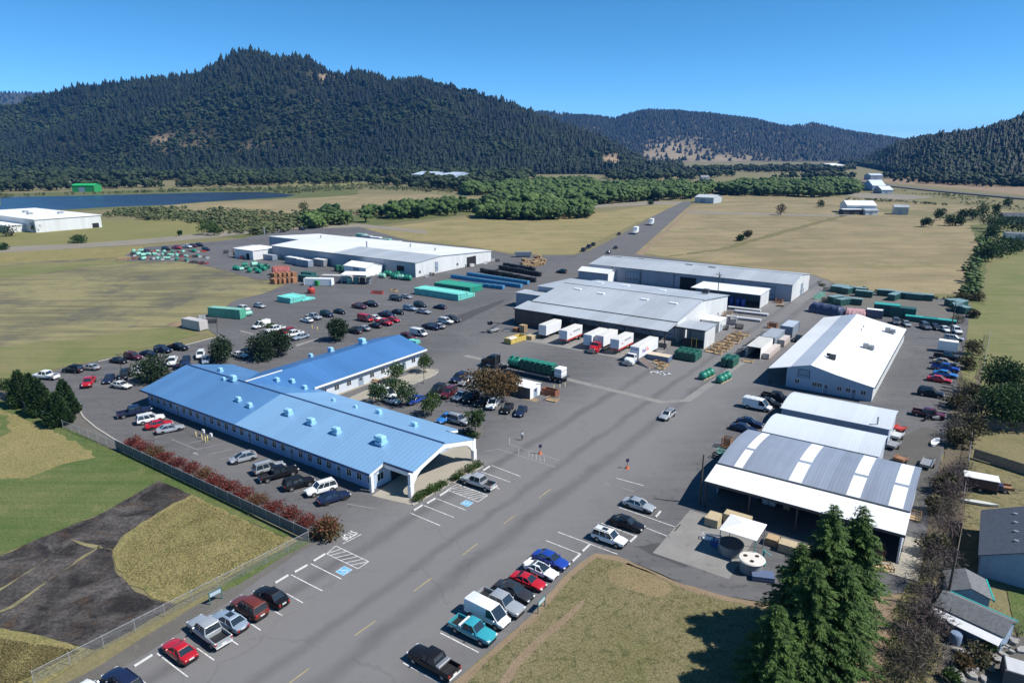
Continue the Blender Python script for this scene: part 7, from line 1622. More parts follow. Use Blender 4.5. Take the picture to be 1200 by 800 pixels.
for i, (x, y, k, rz) in enumerate([(980,341,'s',80),(988,342,'s',78),(994,343.5,'s',72),(1004.5,343.5,'s',0),(1012,347.5,'s',0),(1037.5,346.5,'s',5),(1047,351,'s',78),(1059,349.5,'s',3),(1071,351,'s',3),(1082,351.5,'s',3),(988,357,'s',60),(979,354,'s',60),(999,356.5,'s',5)]):
    inst('waste_bin', BN[k][0], G(x, y), ROT + R(rz), 'green steel bin with weathered lid along the hayfield side of the right yard', 'bin', 'green bins by the hayfield', None, [('lid', BN[k][1])])
inst('waste_bin', BN['t'][0], G(1038, 369), ROT + R(4), 'large dark bin with a bright teal lid behind the shop roof', 'bin', None, (1, 1.3, 1.5), [('lid', BN['t'][1])]); inst('waste_bin', BN['t'][0], G(1057, 371.5), ROT + R(3), 'large dark green bin next to the teal lidded one', 'bin', None, (1, 1.3, 1.4), [('lid', BN['s'][1])])
inst('waste_bin', BN['l'][0], G(1079, 377), ROT + R(2), 'low green bin, the left of two behind the parked cars', 'bin', None, None, [('lid', BN['l'][1])]); inst('waste_bin', BN['l'][0], G(1100, 379.5), ROT + R(2), 'low green bin, the right of two behind the parked cars', 'bin', None, None, [('lid', BN['l'][1])])
for i, (x, y) in enumerate([(1118,358),(1125,360),(1121,364),(1127,366)]): inst('waste_bin', BN['s'][0], G(x, y), ROT + R(40 + i*30), 'dark green bin in the huddle at the far right corner of the yard', 'bin', 'bins in the far right corner', 1.0, [('lid', BN['s'][1])])
for i, (x, y) in enumerate([(969,341),(962,347),(966,354),(973,355.5),(958,350)]): inst('bin_frame', crate_mesh(2.4, 1.4, 1.3, [m_grm, m_mint, m_dkmetal][i % 3]), G(x, y), ROT + i, 'small green steel frame left of the green bins', 'frame', 'small frames by the bins')
container('cargo_trailer', 'white enclosed cargo trailer with grey back in the right hand column', 'trailer', G(1109.5, 412), ROT, 4.2, 2.3, 2.5, m_white, z0=.5, doors=m_palegrey)
container('tool_container', 'slate grey container with white roof behind the shop ridge', 'container', G(1024, 372), ROT + R(4), 4.6, 2.4, 2.5, mat('slate_grey_steel', (.11,.12,.17), .6), roofm=m_white)
# parking blocks along the log edge of the right column
lg = MB(); lg.tube((-1.1, 0, .12), (1.1, 0, .12), .12, .12, 8); LG = lg.mesh('log_stop', mat('weathered_log', (.16,.14,.12), .9, var=.2, vs=2))
for i in range(11): t = i / 10; inst('log_stop', LG, G(1111 - 6.2 * t * 1.0, 447 + 37 * t), ROT + R(-8), 'weathered log marking a bay along the right edge of the lot', 'log', 'log stops on the right edge')
def motorcycle(label, px, py, h, c):
    p = G(px, py); r = thing('motorcycle', label, 'motorcycle', (p.x, p.y, 0), h); m = MB()
    for x in (-.72, .72): 
        n = 14; m.loft([[(x + q*math.cos(2*math.pi*i/n), y, .31 + q*math.sin(2*math.pi*i/n)) for i in range(n)] for q, y in ((.2,-.05),(.31,-.06),(.31,.06),(.2,.05))], cap=False)
    m.build('wheel', m_tyre, r); m = MB(); m.loft([ring(-.85,.14,.78,.45), ring(-.3,.17,.82,.35), ring(.25,.18,.98,.3), ring(.5,.1,.92,.5)]); m.build('body', paint(c), r, 40); m = MB(); m.tube((.72,0,.32),(.45,0,1.08),.035); m.tube((.42,-.38,1.1),(.42,.38,1.1),.022); m.build('handlebar', m_chrome, r)
motorcycle('black motorcycle left of the pair at the end of the right column', 1085.5, 492.5, ROT + 1.2, 'black'); motorcycle('silver motorcycle right of the pair at the end of the right column', 1097, 492.5, ROT + .6, 'silver')
# ---- beside the arched sheds
def util_trailer(label, px, py, h, mm, L_=3.2):
    p = G(px, py); r = thing('utility_trailer', label, 'trailer', (p.x, p.y, 0), h); m = MB(); m.box(-L_/2, L_/2, -.8, .8, .5, .6); 
    for s in (-1, 1): m.box(-L_/2, L_/2, s*.8 - .04, s*.8 + .04, .6, .95)
    m.box(-L_/2, -L_/2 + .05, -.76, .76, .6, .9); m.build('bed', mm, r); m = MB(); m.tube((L_/2, -.6, .5), (L_/2 + 1.2, 0, .45), .04); m.tube((L_/2, .6, .5), (L_/2 + 1.2, 0, .45), .04); m.build('drawbar', m_dkmetal, r)
    for s in (-1, 1): wheel_at(r, 0, s*.95, (.33, .22))
    return r
util_trailer('small grey utility trailer beside the rear arched shed', 1046, 524, ROT + R(78), m_steel); util_trailer('utility trailer with pale load beside the rear arched shed', 1050.5, 513, ROT + R(80), m_palegrey); util_trailer('rusty red trailer at the far corner of the rear arched shed', 1053.5, 505, ROT + R(70), m_redp, 2.4); util_trailer('brown hand cart trailer beside the middle arched shed', 1055, 541, ROT + R(70), m_timber2, 2.0)
util_trailer('narrow boat trailer standing alone in the gravel lane', 1086, 546, ROT + R(85), m_steel, 3.6)
m = MB(); m.loft([[(x, y*w, z) for y, z in ((-1,.5),(-.7,.08),(0,0),(.7,.08),(1,.5))] for x, w in ((-2,.15),(-1.2,.5),(0,.62),(1.2,.5),(2,.1))]); inst('small_boat', m.mesh('small_boat', m_white, 40), G(1096, 519.5), ROT + R(80), 'white upturned dinghy lying at the gravel edge', 'boat')
inst('crate', CR1, G(1071, 607), ROT, 'orange brown crate on the pale slab beside the skylight shed', 'crate')
# crates and bins behind the quonset shed edge
inst('crate', crate_mesh(1.5, 1.5, 1.8, m_timber2), G(851.5, 523.5), ROT, 'tall brown crate behind the corner of the skylight shed', 'crate'); inst('crate', crate_mesh(2.0, 1.0, .8, m_mint), G(847.5, 532), ROT, 'pale mint crate behind the corner of the skylight shed', 'crate'); inst('crate', crate_mesh(2.2, 1.0, .7, m_black), G(842.5, 537), ROT, 'black rack behind the corner of the skylight shed', 'crate')
# ---- in front of the canopy
shade = thing('shade_canopy', 'white pyramid topped shade canopy on posts over the plaster mixer', 'canopy', LOC(-20.2, 81.2) , ROT); 
m = MB(); W_ = 2.35; m.loft([[(-W_,-W_,3.4),(W_,-W_,3.4),(W_,W_,3.4),(-W_,W_,3.4)], [(-W_,-W_,3.46),(W_,-W_,3.46),(W_,W_,3.46),(-W_,W_,3.46)], [(-.02,-.02,4.1),(.02,-.02,4.1),(.02,.02,4.1),(-.02,.02,4.1)]]); m.build('cover', m_white, shade)
for x in (-2.2, 2.2):
    for y in (-2.2, 2.2): m = MB(); m.tube((x, y, 0), (x, y, 3.4), .06, .06, 8); m.build('post', m_tealp if (x > 0 and y < 0) else m_steel, shade)
m_fibre = mat('grey_fibreglass', (.20,.21,.21), .5, var=.15, vs=2); m_cream = mat('cream_moulding', (.62,.58,.52), .5, var=.06, vs=2)
r = grid_thing('round_vat', 'dark open round vat under the white shade canopy', 'vat', -21.2, 80.0); m = MB(); m.lathe([(.0,.05),(1.5,.05),(1.55,1.2),(1.62,1.25),(1.62,1.4),(1.45,1.4),(1.4,.3),(.0,.3)], 20); m.build('shell', m_fibre, r, 40); m = MB(); m.lathe([(1.0,1.42),(1.5,1.42),(1.5,1.5),(1.0,1.5)], 20); m.build('rim', m_dkmetal, r, 40)
r = grid_thing('round_tank', 'round grey tank with a cream lid pierced by three holes', 'tank', -17.9, 77.6); m = MB(); m.lathe([(.0,0),(1.35,0),(1.4,1.5),(.0,1.5)], 22); m.build('shell', m_fibre, r, 40); m = MB(); m.lathe([(1.55,1.503),(1.62,1.6),(1.5,1.72),(.0,1.76)], 22); m.build('lid', m_cream, r, 40)
for t in (1.0, 3.1, 5.0): m = MB(); m.lathe([(.0,1.765),(.26,1.765),(.26,1.79),(.0,1.79)], 12, (.8*math.cos(t), .8*math.sin(t), 0)); m.build('painted_hole', m_dark, r)  # dark discs on the lid, painted as the shade inside its holes
inst('blue_tub', crate_mesh(1.8, 1.1, .8, mat('blue_tub_plastic', (.03,.09,.30), .5)), LOC(-22.9, 80.6), ROT, 'blue tub at the left foot of the shade canopy', 'tub'); inst('white_trough', crate_mesh(2.4, .7, .6, m_white), LOC(-24.2, 81.6), ROT + .3, 'white trough at the left of the shade canopy', 'trough')
inst('blue_sheet_stack', board_stack(2.6, 1.6, .7, mat('blue_grey_sheet', (.10,.13,.22), .5), 4), LOC(-16.2, 76.6), ROT + .4, 'stack of blue grey sheets beside the cream lidded tank', 'sheets')
inst('board_stack', board_stack(1.9, 2.4, 1.2, m_ply), LOC(-25.4, 85.8), ROT, 'plywood stack at the left front of the skylight shed', 'boards'); inst('board_stack', board_stack(3.6, 1.5, 1.5, m_ply), LOC(-22.6, 87.4), ROT, 'long plywood stack behind the shade canopy', 'boards'); inst('board_stack', board_stack(4.0, 1.7, 1.2, m_ply), LOC(-14.3, 84.6), ROT, 'long plywood stack left of the dark conifers', 'boards'); inst('board_stack', board_stack(1.5, 1.5, 1.0, m_timber), LOC(-17.3, 85.2), ROT, 'short timber stack between the two long plywood stacks', 'boards')
r = grid_thing('teal_pump', 'teal pump post right of the cream lidded tank', 'pump', -17.0, 79.6); m = MB(); m.tube((0, 0, 0), (0, 0, 2.1), .12, .12, 10); m.box(-.35, .35, -.25, .25, 0, .5, .05); m.build('body', m_tealp, r); m = MB(); m.tube((0, 0, 2.0), (.9, 0, 1.6), .07, .07, 8); m.build('spout', m_tealp, r)
for i, (b, a) in enumerate([(-12.2, 83.4), (-12.0, 84.6), (-11.6, 82.4)]): inst('pallet_stack', PS[(3, 'b')], LOC(b, a), ROT + i * .3, 'low brown pallet stack at the edge of the conifer shade', 'pallets', 'pallets by the conifers')
for i, (b, a, k) in enumerate([(-5.6, 88.4, CR1), (-5.8, 90.2, CR2), (-4.6, 87.2, CR3)]): inst('crate', k, LOC(b, a), ROT + i * .2, ['tan crate on the slab under the right end of the white canopy', 'taller brown crate under the right end of the white canopy', 'low tan crate at the front of the slab by the white canopy'][i], 'crate', 'crates under the white canopy')
for i, (b, k) in enumerate([(-21, m_drumw), (-20, m_drumw), (-18, m_timber), (-22.5, m_tarpb), (-11, m_timber2), (-8.5, m_greywally)]): 
    m = MB(); m.box(-.45, .45, -.4, .4, 0, 1.9, .06); m.box(-.35, .35, -.43, -.402, .9, 1.6); inst('cabinet', m.mesh('cabinet', k), LOC(b, 95.8), ROT, ['left of two pale cylinders cabinets deep under the white canopy','right of two pale cabinets deep under the white canopy','brown cabinet deep under the white canopy','blue cabinet at the left under the white canopy','rusty cabinet at the middle under the white canopy','grey cabinet near the right end under the white canopy'][i].replace('cylinders ', ''), 'cabinet', 'cabinets under the white canopy')
# ---- left yard: machines and stock before the wide warehouse
for i, (x, y, L_, h, rz, mm, rm, l) in enumerate([(346,309.5,11,3,-2,m_cgrey,m_white,'grey container with white roof, left of two by the wide warehouse'),(357,312,9,3,-2,m_cgrey,m_white,'grey container with white end, right of two by the wide warehouse'),(317,304.5,7,2.4,0,m_cgrey,m_cgt2,'low grey container beside the white annex'),(376,311.5,7,3,0,m_steel,m_white,'small grey cabin with white roof before the wide warehouse'),(374,334,11,2.6,28,m_white,m_white,'white trailer box left of the yard canopy'),(395,329,12,2.2,28,m_wrap,m_cgt,'pinkish white trailer box behind the yard canopy')]):
    container('storage_container', l, 'container', G(x, y), ROT + R(rz), L_, 2.6, h, mm, roofm=rm)
m = MB(); m.lathe([(.0,0),(1.3,0),(1.3,4.6),(.9,5.2),(.0,5.3)], 16); inst('white_silo', m.mesh('white_silo', m_white, 40), G(391, 311), 0, 'white upright silo against the wide warehouse', 'silo')
r = thing('yard_canopy', 'white flat canopy on posts sheltering mixing machines in the left yard', 'canopy', G(421, 332), ROT + R(25)); m = MB(); m.loft([[(-6.5,-2.7,3.7),(6.5,-2.7,3.7),(6.5,2.7,4.1),(-6.5,2.7,4.1)], [(-6.5,-2.7,3.82),(6.5,-2.7,3.82),(6.5,2.7,4.22),(-6.5,2.7,4.22)]]); m.build('roof', m_white, r)
for x in (-6.2, 0, 6.2):
    for y in (-2.4, 2.4): m = MB(); m.box(x - .1, x + .1, y - .1, y + .1, 0, 3.72); m.build('post', m_steel, r)
for i, (x, y, k) in enumerate([(-4, 0, m_mint), (-1.4, .4, m_tealp), (1.4, -.2, m_dkmetal), (4, .2, m_steel)]): 
    p = Vector(r.location) + Matrix.Rotation(ROT + R(25), 3, 'Z') @ Vector((x, y, 0)); m = MB(); m.lathe([(.0,.4),(.9,.4),(1.1,1.0),(1.1,2.0),(.8,2.3),(.0,2.4)], 12); m.box(-.8, .8, -.8, .8, 0, .4)
    inst('mixing_machine', m.mesh('mixing_machine', k, 40), p, .3 * i, ['pale mint','teal','black','grey'][i] + ' mixing machine under the yard canopy', 'machine', 'machines under the yard canopy')
inst('red_gate_frame', crate_mesh(4.2, 1.6, 1.0, m_redp), G(442.5, 344), ROT + .3, 'red steel frame lying right of the yard canopy', 'frame')
inst('tan_frame', crate_mesh(2.6, 1.6, .8, m_timber), G(462, 341.5), ROT, 'tan frame right of the red steel frame', 'frame')
r = thing('red_tank', 'red round tank standing at the end of the white trailer box', 'tank', G(365, 343.5), ROT); m = MB(); m.lathe([(.0,.1),(1.2,.1),(1.35,.6),(1.3,1.6),(.8,2.1),(.0,2.2)], 14); m.build('vessel', m_redp, r, 40); m = MB(); m.lathe([(.0,2.2),(.5,2.2),(.4,3.0),(.0,3.1)], 10); m.build('hopper', m_tarpb, r, 40)
inst('waste_bin', BN['t'][0], G(362, 330), ROT + R(4), 'open bright green skip among the brown bundles', 'skip', None, (1.2, 1.2, 1.1)).data = bin_mesh(7, 2.6, 2.3, m_gtop)[0]
SKIPM = bin_mesh(7, 2.6, 2.0, m_gtop); sk_ = SKIPM[0].copy(); sk_.materials.clear(); sk_.materials.append(mat('bright_green_steel', (.02,.26,.06), .5))
inst('skip', sk_, G(368, 333.5), ROT + R(3), 'vivid green skip in front of the grey tipper body', 'skip')
inst('tipper_body', bin_mesh(6, 2.6, 2.2, m_dkmetal)[0], G(362, 327), ROT + R(3), 'black tipper body behind the vivid green skip', 'skip', None, (1, 1, 1.3))
for i in range(10): inst('timber_bundle', board_stack(3.2, 2.2, 1.6, m_timber2 if i % 2 else mat('orange_timber', (.36,.17,.085), .8, var=.2, vs=3), 5), G(322 + (i % 5) * 5.2, 332 - (i // 5) * 6.5 - (i % 5) * .3), ROT + R(random.uniform(-6, 6)), 'orange brown timber bundle in the block by the pasture corner', 'timber', 'timber bundles by the pasture', (1, 1, 1.25))
tarp('red brown tarpaulin over the timber by the pasture corner', (319, 322), (340, 321), 5, 3.4, mat('red_brown_tarpaulin', (.30,.09,.075), .7, var=.15, vs=1))
# green tanks heaped along the yard edge
TANKS = [tankmesh(1.0, 3.0, 4, m_) for m_ in (m_tankl, m_mint, m_tank)]
for i, (x, y) in enumerate([(277,316.5),(283,317),(289,315.5),(293,319),(300,317),(305,314),(309,317),(298,312),(313,314.5),(303,320),(287,312.5)]): inst('ribbed_tank', TANKS[[0, 1, 2, 0, 0, 0][i % 6]], G(x, y), random.uniform(0, 3.1), 'green ribbed tank in the heap at the edge of the pasture', 'tank', 'green tanks heaped by the pasture', random.uniform(.75, 1.05))
for i, (x, y) in enumerate([(448,325.5),(455,323.5),(462,326.5),(470,327.5),(466,323.5),(478,328.5),(472,323)]): inst('ribbed_tank', TANKS[0 if i % 3 else 1], G(x, y), ROT + random.uniform(-.4, .4), 'teal green tank in the row before the wide warehouse corner', 'tank', 'teal tanks by the warehouse', random.uniform(.9, 1.15))
for i, (x, y) in enumerate([(396,317.5),(402,318.5),(407,319.5),(411,320)]): inst('upright_tank', VT, G(x, y), ROT, 'dark green vault left of the white fabric shelter', 'tank', 'vaults by the fabric shelter', 1.2)
# scrap yard rows
kinds = [(TANKS[1], 'ribbed_tank', 'mint green tank among the scrap yard rows', 'tank', 'mint tanks in the scrap yard'), (TANKS[0], 'ribbed_tank', 'deep green tank among the scrap yard rows', 'tank', 'green tanks in the scrap yard'), (CR2, 'crate', 'brown crate among the scrap yard rows', 'crate', 'brown crates in the scrap yard'),
         (crate_mesh(2.2, 1.4, 1.1, m_palegrey), 'crate', 'pale grey crate among the scrap yard rows', 'crate', 'pale crates in the scrap yard'), (crate_mesh(2.4, 1.3, 1.4, m_dkmetal), 'steel_rack', 'dark steel rack among the scrap yard rows', 'rack', 'dark racks in the scrap yard'), (crate_mesh(2.2, 1.4, 1.0, m_redp), 'steel_rack', 'red oxide rack among the scrap yard rows', 'rack', 'red racks in the scrap yard')]
for i in range(78):
    t = (i % 26) / 25; x = 156 + 86 * t + random.uniform(-1.5, 1.5); y = 295.5 + (i // 26) * 4.2 + 10 * max(0, t - .45) * (i // 26) / 2 + random.uniform(-.8, .8)
    k = random.choices(range(6), [4 if x < 215 else .6, 1.6, 2, 4, 5 if x > 205 else 2.5, 4 if x > 200 else 1])[0]; me, n, l, c, g = kinds[k]
    inst(n, me, G(x, y), random.uniform(0, 3.1), l, c, g, random.uniform(.45, .85))
for x, y in [(141,305.5),(146,305),(150,304)]: inst('pallet_stack', PS[(6, 't')], G(x, y), .3, 'tan pallet stack at the left tip of the scrap yard', 'pallets', 'pallets at the scrap yard tip', 1.6)
for i, (x, y, mm) in enumerate([(265,297,m_dkmetal),(270,300,m_steel),(275,298,m_yellow),(284,303.5,m_redp),(331,303.5,m_mint),(337,303,m_yellow),(341,306,m_steel)]): inst('machine_crate', crate_mesh(2.0, 1.6, 1.5, mm), G(x, y), i, ['black','first grey','yellow','red','mint','second yellow','second grey'][i] + ' machine crate beside the white annex', 'crate', 'machine crates by the annex')
for i, (x, y) in enumerate([(430,281),(441,283),(452,285),(464,287.5),(497,293),(424,279)]): 
    m = MB(); m.box(-3.5, 3.5, -1.2, 1.2, .3, 2.6, .05); m.box(-3, -2.4, -1, 1, 0, .3); m.box(2.4, 3, -1, 1, 0, .3); inst('storage_box', m.mesh('storage_box', [m_palegrey, m_white, m_mint][i % 3]), G(x, y), ROT + .1, 'pale box trailer parked behind the wide warehouse', 'trailer', 'box trailers behind the wide warehouse')
for i, (x, y) in enumerate([(569,309),(577,306),(583,306.5),(548,312.5),(553,312),(500,324.5),(506,322.5),(522,317)]): inst('crate', crate_mesh(1.8, 1.3, 1.1, [m_white, m_palegrey, m_dkmetal, m_black][i % 4]), G(x, y), i, 'small crate standing along the white end wall of the wide warehouse', 'crate', 'small crates along the white end wall')
for x, y, c in [(430,374,'a'),(428,346,'a')][:0]: pass
# bits by the mint container
inst('scrap_crate', crate_mesh(3.0, 1.6, 1.0, m_dkmetal), G(248, 378), .2, 'black scrap crate in front of the mint container', 'crate'); inst('scrap_crate', crate_mesh(1.6, 1.6, 1.2, m_palegrey), G(237, 374), .2, 'pale scrap crate at the left of the mint container', 'crate'); inst('ribbed_tank', TANKS[1], G(291, 370), .8, 'mint tank at the open door of the mint container', 'tank', None, .8)
m = MB(); m.lathe([(2.6, -.05), (1.9, .45), (.9, .85), (.0, 1.0)], 14); inst('earth_mound', m.mesh('earth_mound', m_dirt, 60), G(212, 380), 0, 'orange brown earth mound left of the dull white container', 'mound', None, (1.6, 1, 1))
inst('turquoise_slab', board_stack(3.2, 1.8, .8, m_turq, 3), G(485, 401.5), ROT, 'turquoise slab stack at the end of the office wing', 'slabs')
# ---- courtyard bench and planters, back yard things
r = thing('picnic_table', 'picnic table on the courtyard pavement by the office wing', 'table', G(441, 448), ROT); m = MB(); m.box(-.9, .9, -.4, .4, .7, .76); m.build('top', m_timber, r)
for y in (-.75, .75): m = MB(); m.box(-.9, .9, y - .14, y + .14, .42, .47); m.build('bench', m_timber, r)
for x in (-.6, .6): m = MB(); m.box(x - .05, x + .05, -.8, .8, .35, .41); m.box(x - .05, x + .05, -.3, -.2, 0, .7); m.box(x - .05, x + .05, .2, .3, 0, .7); m.build('leg', m_timber2, r)
p = G(1147, 573); r = thing('camper_trailer', 'white roofed camper trailer on the back yard grass', 'trailer', (p.x, p.y, 0), R(-28)); m = MB(); m.box(-2.2, 2.2, -1.1, 1.1, .6, 2.1, .1); m.build('body', mat('maroon_panel', (.06,.03,.035), .5), r); m = MB(); m.box(-2.3, 2.3, -1.2, 1.2, 2.103, 2.25, .05); m.build('roof', m_white, r)
for s in (-1, 1): wheel_at(r, 0, s * 1.0, (.33, .22))
m = MB(); m.box(2.2, 2.9, -.6, .6, .6, 1.5, .1); m.build('front_locker', mat('navy_panel', (.02,.03,.07), .5), r)
util_trailer('rusty frame trailer right of the camper on the grass', 1175, 575, R(-20), m_timber2, 2.4)
m = MB(); m.loft([[(x, y*w, z) for y, z in ((-1,.42),(-.75,.05),(0,0),(.75,.05),(1,.42))] for x, w in ((-2.4,.06),(-1.4,.36),(0,.45),(1.4,.36),(2.4,.05))]); inst('canoe', m.mesh('canoe', m_cgt, 40), G(1147, 590.5), R(-22), 'pale canoe lying between the camper and the house', 'canoe')
m_stone = mat('broken_concrete', (.26,.25,.24), .9, var=.25, vs=2)
for i in range(46):
    x, y = random.uniform(1112, 1200), random.uniform(742, 800); 
    if y < 742 + (x - 1112) * .10: continue
    m = MB(); w = random.uniform(.2, .75); m.loft([[(w*random.uniform(.7,1.2)*math.cos(t), w*.7*random.uniform(.7,1.2)*math.sin(t), z) for t in np.linspace(0, 5.2, 6)] for z in (-.05, random.uniform(.12, .35))]); inst('stone_slab', m.mesh('stone_slab', m_stone), G(x, y), random.uniform(0, 3), 'broken grey stone slab in the rubble garden at the lower right', 'stone', 'stone slabs in the rubble garden')
m = MB(); m.lathe([(.0,0),(.6,0),(.62,1.0),(.5,1.15),(.0,1.2)], 14); inst('water_butt', m.mesh('water_butt', mat('blue_grey_plastic', (.16,.22,.32), .5), 40), G(1118.5, 752), 0, 'blue grey water butt in the rubble garden', 'water butt')
container('garden_store', 'grey white store roof cut off by the lower right corner', 'shed', G(1197, 800), R(-30), 3.2, 2.4, 1.6, mat('store_side_dark', (.08,.08,.085), .7), roofm=m_palegrey)
# ================================================================ TREES AND SHRUBS
m_bark = mat('bark', (.085, .065, .048), .9, var=.3, vs=3)
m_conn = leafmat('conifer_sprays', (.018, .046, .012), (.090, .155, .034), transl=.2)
m_cyp = leafmat('cypress_leaves', (.014, .036, .012), (.045, .080, .022), transl=.1)
m_jun = leafmat('juniper_leaves', (.012, .028, .012), (.034, .058, .024), transl=.1)
m_leaf = leafmat('broad_leaves', (.028, .060, .014), (.085, .135, .032), transl=.25)
m_leafd = leafmat('dark_broad_leaves', (.016, .042, .014), (.050, .095, .026), transl=.2)
m_bronze = leafmat('bronze_leaves', (.040, .046, .016), (.20, .105, .045), transl=.25)
m_redl = leafmat('red_hedge_leaves', (.068, .023, .017), (.23, .042, .030), transl=.15)
m_redg = leafmat('green_red_hedge_leaves', (.05, .07, .02), (.22, .05, .035), transl=.15)
m_twig = leafmat('bare_twigs', (.055, .046, .036), (.125, .105, .085), transl=0)
m_twigp = leafmat('purple_twigs', (.060, .046, .044), (.145, .105, .10), transl=0)
m_olive = leafmat('olive_brush_leaves', (.045, .045, .020), (.125, .110, .050), transl=.1)
def cards(c, d, up, ln, wd, rng):
    """rhombic leaf cards at points c pointing along d"""
    n = len(c); d = d / np.maximum(np.linalg.norm(d, axis=1, keepdims=True), 1e-6); s = np.cross(d, up); s /= np.maximum(np.linalg.norm(s, axis=1, keepdims=True), 1e-6)
    V = np.stack([c, c + d * (ln * .45)[:, None] + s * (wd * .5)[:, None], c + d * ln[:, None], c + d * (ln * .45)[:, None] - s * (wd * .5)[:, None]], 1)
    F = (np.arange(n) * 4)[:, None, None] + np.array([[0, 1, 2], [0, 2, 3]])[None]
    return V.reshape(-1, 3), F.reshape(-1, 3)
def foliage(name, clumps, n, size, m, parent, seed, hang=0.0, fill=.35, tw=None):
    r = np.random.default_rng(seed); w = np.array([c[3] * c[4] * c[5] for c in clumps]) ** .75; k = r.choice(len(clumps), n, p=w / w.sum()); C = np.array(clumps)
    u = r.normal(0, 1, (n, 3)); u /= np.linalg.norm(u, axis=1, keepdims=True)
    rad = (1 - fill * r.uniform(0, 1, n) ** 1.5) * (1 + r.normal(0, .10, n)); lump = 1 + .16 * np.sin(u[:, 0] * 5 + k) * np.cos(u[:, 1] * 4 + k * 2) + .10 * np.sin(u[:, 2] * 7 + k)
    p = C[k, :3] + u * C[k, 3:6] * (rad * lump)[:, None]; p[:, 2] = np.maximum(p[:, 2], .05)
    d = u * .6 + r.normal(0, .6, (n, 3)); d[:, 2] += -hang; up = r.normal(0, 1, (n, 3)) + np.array([0, 0, .4])
    ln = size * r.uniform(.6, 1.4, n); wd = ln * (tw if tw else r.uniform(.5, .8, n))
    V, F = cards(p, d, up, ln, wd * np.ones(n), r)
    ct = r.uniform(-.2, .2, len(clumps)); t = np.clip(.42 + ct[k] + r.normal(0, .22, n), 0, 1)
    me = tri_mesh(name, V, F, np.repeat(t, 4), m); return link(bpy.data.objects.new(name, me), parent)
def trunk(parent, h, r0, limbs=(), name='trunk'):
    m = MB(); m.tube((0, 0, -.1), (0, 0, h), r0, r0 * .6, 8)
    for x, y, z in limbs: m.tube((0, 0, h * .75), (x, y, z), r0 * .5, r0 * .18, 6)
    m.build(name, m_bark, parent)
SEED = [100]
def tree(name, label, p, h, w, m, n=900, size=.45, th=.3, clumps=7, group=None, flat=1.0, cat='tree', parts=True, tw=None, fill=.45):
    SEED[0] += 1; r = np.random.default_rng(SEED[0]); t = thing(name, label, cat, (p[0], p[1], -.02), r.uniform(0, 6), group); cl = []
    ch = h * (1 - th)
    for i in range(clumps):
        a = i * 2.4 + r.uniform(-.4, .4); q = w * .5 * (.58 if i else 0) * math.sqrt((i + .5) / clumps); z = h * th + ch * r.uniform(.25, .72) if i else h * th + ch * .62
        s = w * .5 * r.uniform(.42, .62) * (1.15 if not i else 1); cl.append((q * math.cos(a), q * math.sin(a), z, s, s, min(ch * .5, s * flat * r.uniform(.7, 1.0))))
    foliage('crown', cl, n, size, m, t, SEED[0], fill=fill, tw=tw)
    trunk(t, h * (th + .25), max(.08, h * .022), [(c[0] * .7, c[1] * .7, c[2]) for c in cl[1:5]]); return t
def cone(name, label, p, h, w, m, n, size, group=None, lean=0):
    """dense cypress: leaf cards over a full cone"""
    SEED[0] += 1; r = np.random.default_rng(SEED[0]); t = thing(name, label, 'tree', (p[0], p[1], -.02), 0, group)
    z = 1 - np.sqrt(1 - r.uniform(0, .99, n)); a = r.uniform(0, 6.283, n); lump = 1 + .13 * np.sin(a * 3 + z * 9) + .10 * np.sin(a * 7 - z * 21)
    R_ = w / 2 * ((1 - z) ** .92 * 1.1) * np.minimum(1, .70 + z * 2.4) * lump * (1 - .3 * r.uniform(0, 1, n) ** 2)
    c = np.stack([R_ * np.cos(a), R_ * np.sin(a), .1 + z * h], -1); d = np.stack([np.cos(a) * .5, np.sin(a) * .5, np.full(n, .75)], -1) + r.normal(0, .35, (n, 3))
    V, F = cards(c, d, r.normal(0, 1, (n, 3)), size * r.uniform(.6, 1.4, n), size * r.uniform(.35, .6, n), r)
    me = tri_mesh('crown', V, F, np.repeat(np.clip(.42 + .2 * np.sin(a * 4 + z * 13) + r.normal(0, .2, n), 0, 1), 4), m); link(bpy.data.objects.new('crown', me), t); trunk(t, h * .7, .16)
    return t
